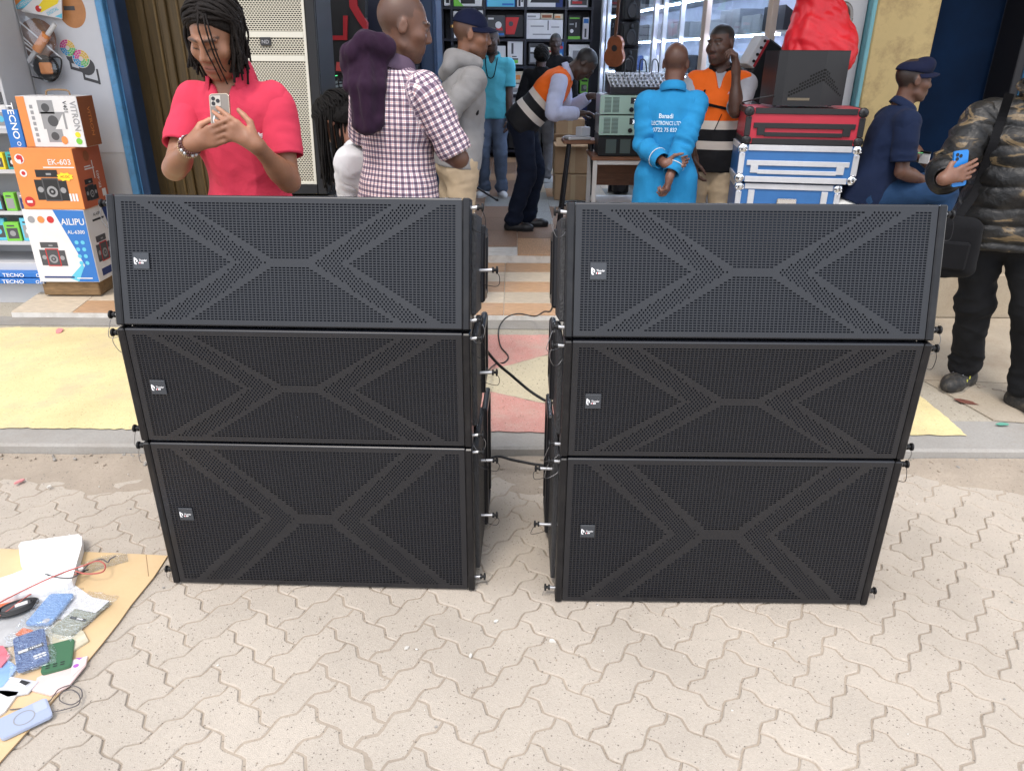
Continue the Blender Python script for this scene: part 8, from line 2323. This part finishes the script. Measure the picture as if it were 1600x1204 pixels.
mb = MB(); mb.prism([(p.x - c.x, p.y - c.y) for p in pts], (0, 0, .003), (1, 0, 0), (0, 1, 0), (0, 0, .005), 0, 1); mb.build('sheet', [M_SHEETC, M_CORR], t)
mb = MB(); a, b_ = gp(228, 866, .008), gp(232, 900, .008); mb.tube([a - c + Vector((0, 0, c.z)), b_ - c + Vector((0, 0, c.z))], .0016, 5)
mb.v = [(x, y, .0082 + (z - .008) * .3) for x, y, z in mb.v]; mb.build('crease', M_CORR, t)
Z0 = .009
def lay(name, label, cat, pix, z, thick, m, ms=None, group=None, parts=None):
    pts = [gp(x, y, z + thick) for x, y in pix]; c = sum(pts, Vector()) / len(pts)
    t = thing(name, label, cat, (c.x, c.y, z), 0, group)
    mb = MB(); mb.prism([(p.x - c.x, p.y - c.y) for p in pts], (0, 0, 0), (1, 0, 0), (0, 1, 0), (0, 0, thick), 0, 1 if ms else None)
    o = mb.build(name + '_body' if False else {'styrofoam': 'foam_block'}.get(name, 'packet'), [m, ms] if ms else m, t)
    if parts: parts(t, decal((0, 0, thick), (1, 0, 0), (0, 1, 0), (0, 0, 1)), lambda x, y: (gp(x, y, z + thick).x - c.x, gp(x, y, z + thick).y - c.y))
    return t
lay('styrofoam', 'white moulded styrofoam piece, notched, lying on the back of the cardboard sheet', 'styrofoam', [(29, 852), (33, 846), (122, 834), (128, 838), (128, 850), (112, 906), (104, 911), (60, 922), (-30, 940), (-30, 912), (20, 896), (74, 874), (58, 876), (33, 883)], Z0, .035, M_FOAMW)
def sleeve_box(t, w, h, d, m=None):
    """thin crinkled plastic sleeve lying over the case"""
    nx, ny = 12, 18; V = []
    r = rng.uniform(0, 9)
    for j in range(ny + 1):
        for i in range(nx + 1):
            u, v = i / nx * 2 - 1, j / ny * 2 - 1
            x = u * (w / 2 + .012) + .003 * math.sin(v * 7 + r); y = v * (h / 2 + .016) + .003 * math.sin(u * 6 + r)
            inside = min(1., max(0., (1.10 - abs(u)) * 9)) * min(1., max(0., (1.08 - abs(v)) * 11))
            z = .001 + d * inside + .0016 * math.sin(u * 9 + v * 6 + r) * math.sin(v * 13 - u * 4)
            V.append((x, y, max(.0005, z + .0012)))
    Fc = [(j * (nx + 1) + i, j * (nx + 1) + i + 1, (j + 1) * (nx + 1) + i + 1, (j + 1) * (nx + 1) + i) for j in range(ny) for i in range(nx)]
    mb = MB(); mb.add(V, Fc, 0, True); mb.build('clear_sleeve', m or M_CLEAR, t)
def phone_case(label, p_tl, p_tr, p_bl, z, m, style, sleeve=False, group='phone cases on the cardboard sheet'):
    """corners given in the photo; laid flat at height z"""
    A, B, C = gp(*p_tl, z), gp(*p_tr, z), gp(*p_bl, z)
    u = (B - A); w = u.length; u.normalize(); v = A - C; v = v - u * v.dot(u); h = v.length; v.normalize()
    w = max(.06, min(.085, w)); h = max(.12, min(.17, h))
    cc = (B + C) / 2
    t = thing('phone_case', label, 'phone case', (cc.x, cc.y, z), math.atan2(u.y, u.x), group)
    def rr(w, h, r, n=5):
        out = []
        for cx, cy, a0 in ((1, 1, 0), (-1, 1, 90), (-1, -1, 180), (1, -1, 270)):
            for k in range(n + 1): a = R(a0 + 90 * k / n); out.append((cx * (w / 2 - r) + r * math.cos(a), cy * (h / 2 - r) + r * math.sin(a)))
        return out
    mb = MB(); mb.prism(rr(w, h, .012), (0, 0, .001), (1, 0, 0), (0, 1, 0), (0, 0, .008)); mb.build('case_shell', m, t)
    mb = MB(); mb.prism(rr(w * .93, h * .965, .010), (0, 0, .0085), (1, 0, 0), (0, 1, 0), (0, 0, .0012)); mb.build('case_back', m, t)
    P = decal((0, 0, .0098), (1, 0, 0), (0, 1, 0), (0, 0, 1))
    if style == 'ring':
        mb = MB(); n_ = 32
        V = [P(r * math.cos(2 * math.pi * k / n_), r * math.sin(2 * math.pi * k / n_), .0006) for r in (.0235, .0265) for k in range(n_)]
        mb.add(V, [(k, (k + 1) % n_, n_ + (k + 1) % n_, n_ + k) for k in range(n_)]); mb.build('magnet_ring', C_GREY, t)
        mb = MB(); mb.box((-w / 2 - .0004, 0, .005), (.002, .022, .004)); mb.box((-w / 2 - .0004, .035, .005), (.002, .014, .004)); mb.build('buttons', C_CHARC, t)
        mb = MB(); mb.prism([(a * .5 - w * .2, b * .25 + h * .34) for a, b in rr(w, h, .012)], (0, 0, .0095), (1, 0, 0), (0, 1, 0), (0, 0, .0012)); mb.build('camera_cutout', flat('cutout_pale_blue', (.38, .42, .52)), t)  # camera area plate, slightly paler blue-grey than the case
    elif style == 'notch':
        mb = MB(); disc(mb, P, w * .25, -h * .40, .011, 0, .0006); mb.build('logo_cutout', flat('cutout_grey', (.45, .45, .47)), t)
    elif style == 'label':
        mb = MB(); rect(mb, P, -w * .40, -h * .05, w * .80, h * .10, 0, .0012); rect(mb, P, -w * .38, -h * .035, w * .30, h * .07, 1, .002)
        for k in range(6): rect(mb, P, -w * (.02 - .065 * k), -h * .02, w * .04, h * .045, 1, .002)
        mb.build('label', [C_BLACK, C_WHITE], t)
        mb = MB()
        for k in range(3): disc(mb, P, w * (.10 + .13 * k), -h * .26, .005, 0, .0014, 10, 1.3); disc(mb, P, w * (.12 + .13 * k), -h * .33, .004, 0, .0014, 10, 1.3)
        mb.build('printed_dots', C_WHITE, t)
    elif style == 'slots':
        mb = MB()
        for k in range(3):
            for q in range(2): rect(mb, P, w * (-.36 + .24 * k), -h * (.30 + .08 * q), w * .14, h * .035, 0, .0008)
        mb.build('cutouts', C_BLACK, t)
    if sleeve: sleeve_box(t, w + .012, h + .014, .012)
    return t
lay('packet', 'flat white card packet under the blue and olive phone cases', 'packet', [(46, 946), (102, 903), (152, 938), (108, 972)], Z0, .004, C_WHITE)
lay('packet', 'grey plastic packet of accessories under the black coiled cable', 'packet', [(-40, 955), (45, 940), (80, 985), (30, 1005), (-40, 1020)], Z0, .005, flat('smoke_plastic', (.40, .40, .40), .25, var=.2))
lay('packet', 'orange and red packet at the left edge of the cardboard sheet', 'packet', [(-40, 912), (2, 913), (46, 924), (30, 940), (-40, 968)], Z0 + .006, .006, flat('packet_red_orange', (.62, .13, .05), .35, var=.2, vscale=12.))
phone_case('light blue phone case with a round cut-out in a clear sleeve', (72, 930), (110, 930), (47, 978), Z0 + .012, flat('case_light_blue', (.16, .30, .56), .35), 'notch', True)
t = phone_case('olive grey phone case in a clear sleeve with a white card top', (118, 930), (166, 940), (86, 990), Z0 + .006, flat('case_olive', (.30, .31, .25), .4), 'none', True)
mb = MB(); P = decal((0, 0, .0125), (1, 0, 0), (0, 1, 0), (0, 0, 1)); rect(mb, P, -.043, .018, .086, .062, 0); rect(mb, P, -.022, -.024, .060, .010, 1); rect(mb, P, .004, -.022, .022, .006, 0, .0016); mb.build('card_top', [C_WHITE, C_BLACK], t)
lay('packet', 'crumpled tan and white plastic packet beside the olive phone case', 'packet', [(70, 985), (92, 968), (130, 985), (138, 1000), (110, 1018), (82, 1012)], Z0, .007, flat('tan_plastic', (.52, .48, .36), .3, var=.25, vscale=30.))
phone_case('dark green phone case with camera slots near the right edge of the cardboard', (70, 1012), (116, 1000), (66, 1056), Z0 + .004, flat('case_green', (.045, .13, .065), .45), 'slots')
lay('packet', 'pink and white paper packet with purple print at the cardboard edge', 'packet', [(50, 1078), (58, 1058), (112, 1030), (137, 1024), (134, 1038), (108, 1070), (80, 1086)], Z0, .005, flat('packet_pale_pink', (.66, .50, .47), .5, var=.1), None, None,
    lambda t, P, q: (lambda mb: (poly(mb, P, [q(112, 1032), q(136, 1025), q(133, 1037), q(112, 1056)], 0), disc(mb, P, *q(119, 1040), .008, 1, .0018), poly(mb, P, [q(118, 1028), q(130, 1027), q(124, 1031)], 1, .0018), mb.build('packet_print', [C_WHITE, flat('purple_print', (.36, .10, .42))], t)))(MB()))
phone_case('dark blue phone case with a black and white label in a clear sleeve', (8, 1003), (62, 984), (36, 1052), Z0 + .012, flat('case_navy_blue', (.045, .095, .24), .4), 'label', True)
lay('packet', 'clear packet with a black and white label below the dark blue case', 'packet', [(-10, 1078), (14, 1056), (60, 1064), (44, 1082), (12, 1088)], Z0 + .002, .005, flat('clear_grey', (.50, .51, .54), .25), None, None,
    lambda t, P, q: (lambda mb: (poly(mb, P, [q(12, 1066), q(18, 1058), q(34, 1062), q(48, 1066), q(40, 1072)], 0, .0012), poly(mb, P, [q(30, 1066), q(34, 1062), q(48, 1066), q(40, 1071)], 1, .002), mb.build('packet_print', [C_WHITE, C_BLACK], t)))(MB()))
lay('packet', 'blue plastic packet at the left edge beside the dark blue case', 'packet', [(-30, 1040), (10, 1028), (28, 1042), (4, 1072), (-30, 1080)], Z0 + .002, .006, flat('packet_sky', (.22, .36, .62), .35, var=.2))
lay('packet', 'pink and red crumpled packet at the left edge above the blue plastic packet', 'packet', [(-30, 1010), (5, 1008), (16, 1024), (2, 1040), (-30, 1044)], Z0 + .009, .006, flat('packet_pink_red', (.58, .16, .20), .35, var=.3, vscale=14.))
lay('packet', 'small orange and white packet peeking out above the dark blue case', 'packet', [(24, 990), (36, 980), (52, 984), (44, 994)], Z0 + .006, .006, flat('packet_orange', (.62, .16, .06), .4))
lay('packet', 'plain white packet at the left edge above the pale blue ring case', 'packet', [(-60, 1078), (10, 1078), (29, 1080), (8, 1110), (-6, 1120), (-60, 1134)], Z0, .007, C_WHITE)
phone_case('pale grey blue phone case with a magnet ring at the front of the cardboard', (-8, 1122), (4, 1164), (72, 1088), Z0 + .002, flat('case_pale_blue', (.33, .38, .50), .3), 'ring')
# cables
M_REDC = mat('red_cord', (.42, .10, .08), .5); M_GREYC = mat('grey_cord', (.10, .09, .09), .5)
def gcord(label, pix, h, r, m, hump=.004, ends=None):
    pts = [gp(x, y, h + hump * (k % 3)) for k, (x, y) in enumerate(pix)]
    c = pts[0].copy(); c.z = 0
    t = thing('cable', label, 'cable', tuple(c), 0, None)
    mb = MB(); mb.tube(spline([p - c for p in pts], 6), r, 6); mb.build('cord', m, t)
    for k in ends or ():
        p, q = pts[k] - c, pts[k - 1 if k else 1] - c; d = (p - q).normalized(); mb = MB(); mb.cyl(p, p + d * .026, .0045, .004, 8); mb.cyl(p + d * .026, p + d * .038, .0022, n=8); mb.build('plug', M_BLACK, t)
gcord('red cable looping over the styrofoam and cardboard', [(-20, 952), (20, 930), (70, 906), (104, 892), (128, 884), (152, 876), (164, 882), (160, 893), (136, 896), (118, 892)], .046, .0026, M_REDC, .003, (0,))
gcord('dark cable with a jack plug lying across the styrofoam end', [(78, 899), (92, 902), (112, 902), (126, 894), (140, 880), (158, 873), (168, 878), (172, 873), (181, 868)], .042, .0026, M_GREYC, .003, (0,))
gcord('second red cable running to the left edge beside the orange packet', [(-20, 972), (10, 955), (44, 930), (72, 916), (98, 904), (120, 896)], .030, .0024, M_REDC, .003, (5,))
t = lay('packet', 'clear bag with a coiled lead and white tag at the back of the cardboard', 'packet', [(124, 888), (134, 876), (160, 868), (198, 862), (200, 874), (176, 880), (140, 892)], Z0, .008, M_CLEAR)
mb = MB(); q = gp(127, 889, .02); mb.box((q.x - t.location.x, q.y - t.location.y, .016), (.018, .022, .012), rotz(.5), 0, .002); mb.build('white_tag', C_WHITE, t)
# black coil with white label
cx = gp(38, 945, Z0 + .02)
t = thing('coiled_cable', 'black coiled cable with a white label on the grey plastic packet', 'cable', (cx.x - .02, cx.y - .01, Z0 + .013), R(35))
mb = MB()
for k in range(4): mb.tube([((.062 - .006 * k) * math.cos(a), (.034 - .004 * k) * math.sin(a), .006 + .003 * (k % 3)) for a in np.linspace(0, 2 * math.pi, 33)], .0042, 6)
mb.build('cord', M_CORD, t)
mb = MB(); mb.box((0, 0, .010), (.085, .045, .004), None, 0, .002); mb.box((.015, .0, .0135), (.036, .016, .002), None, 1); mb.build('card_label', [C_CHARC, C_WHITE], t)
gcord('thin grey wire loop lying over the cardboard edge onto the pavers', [(15, 1108), (50, 1104), (75, 1096), (84, 1086), (92, 1076), (110, 1070), (126, 1076), (127, 1090), (112, 1100), (94, 1094), (96, 1082), (112, 1077), (124, 1086), (122, 1100), (100, 1108), (80, 1112)], .014, .0016, M_GREYC, .001)
bpy.context.view_layer.update()
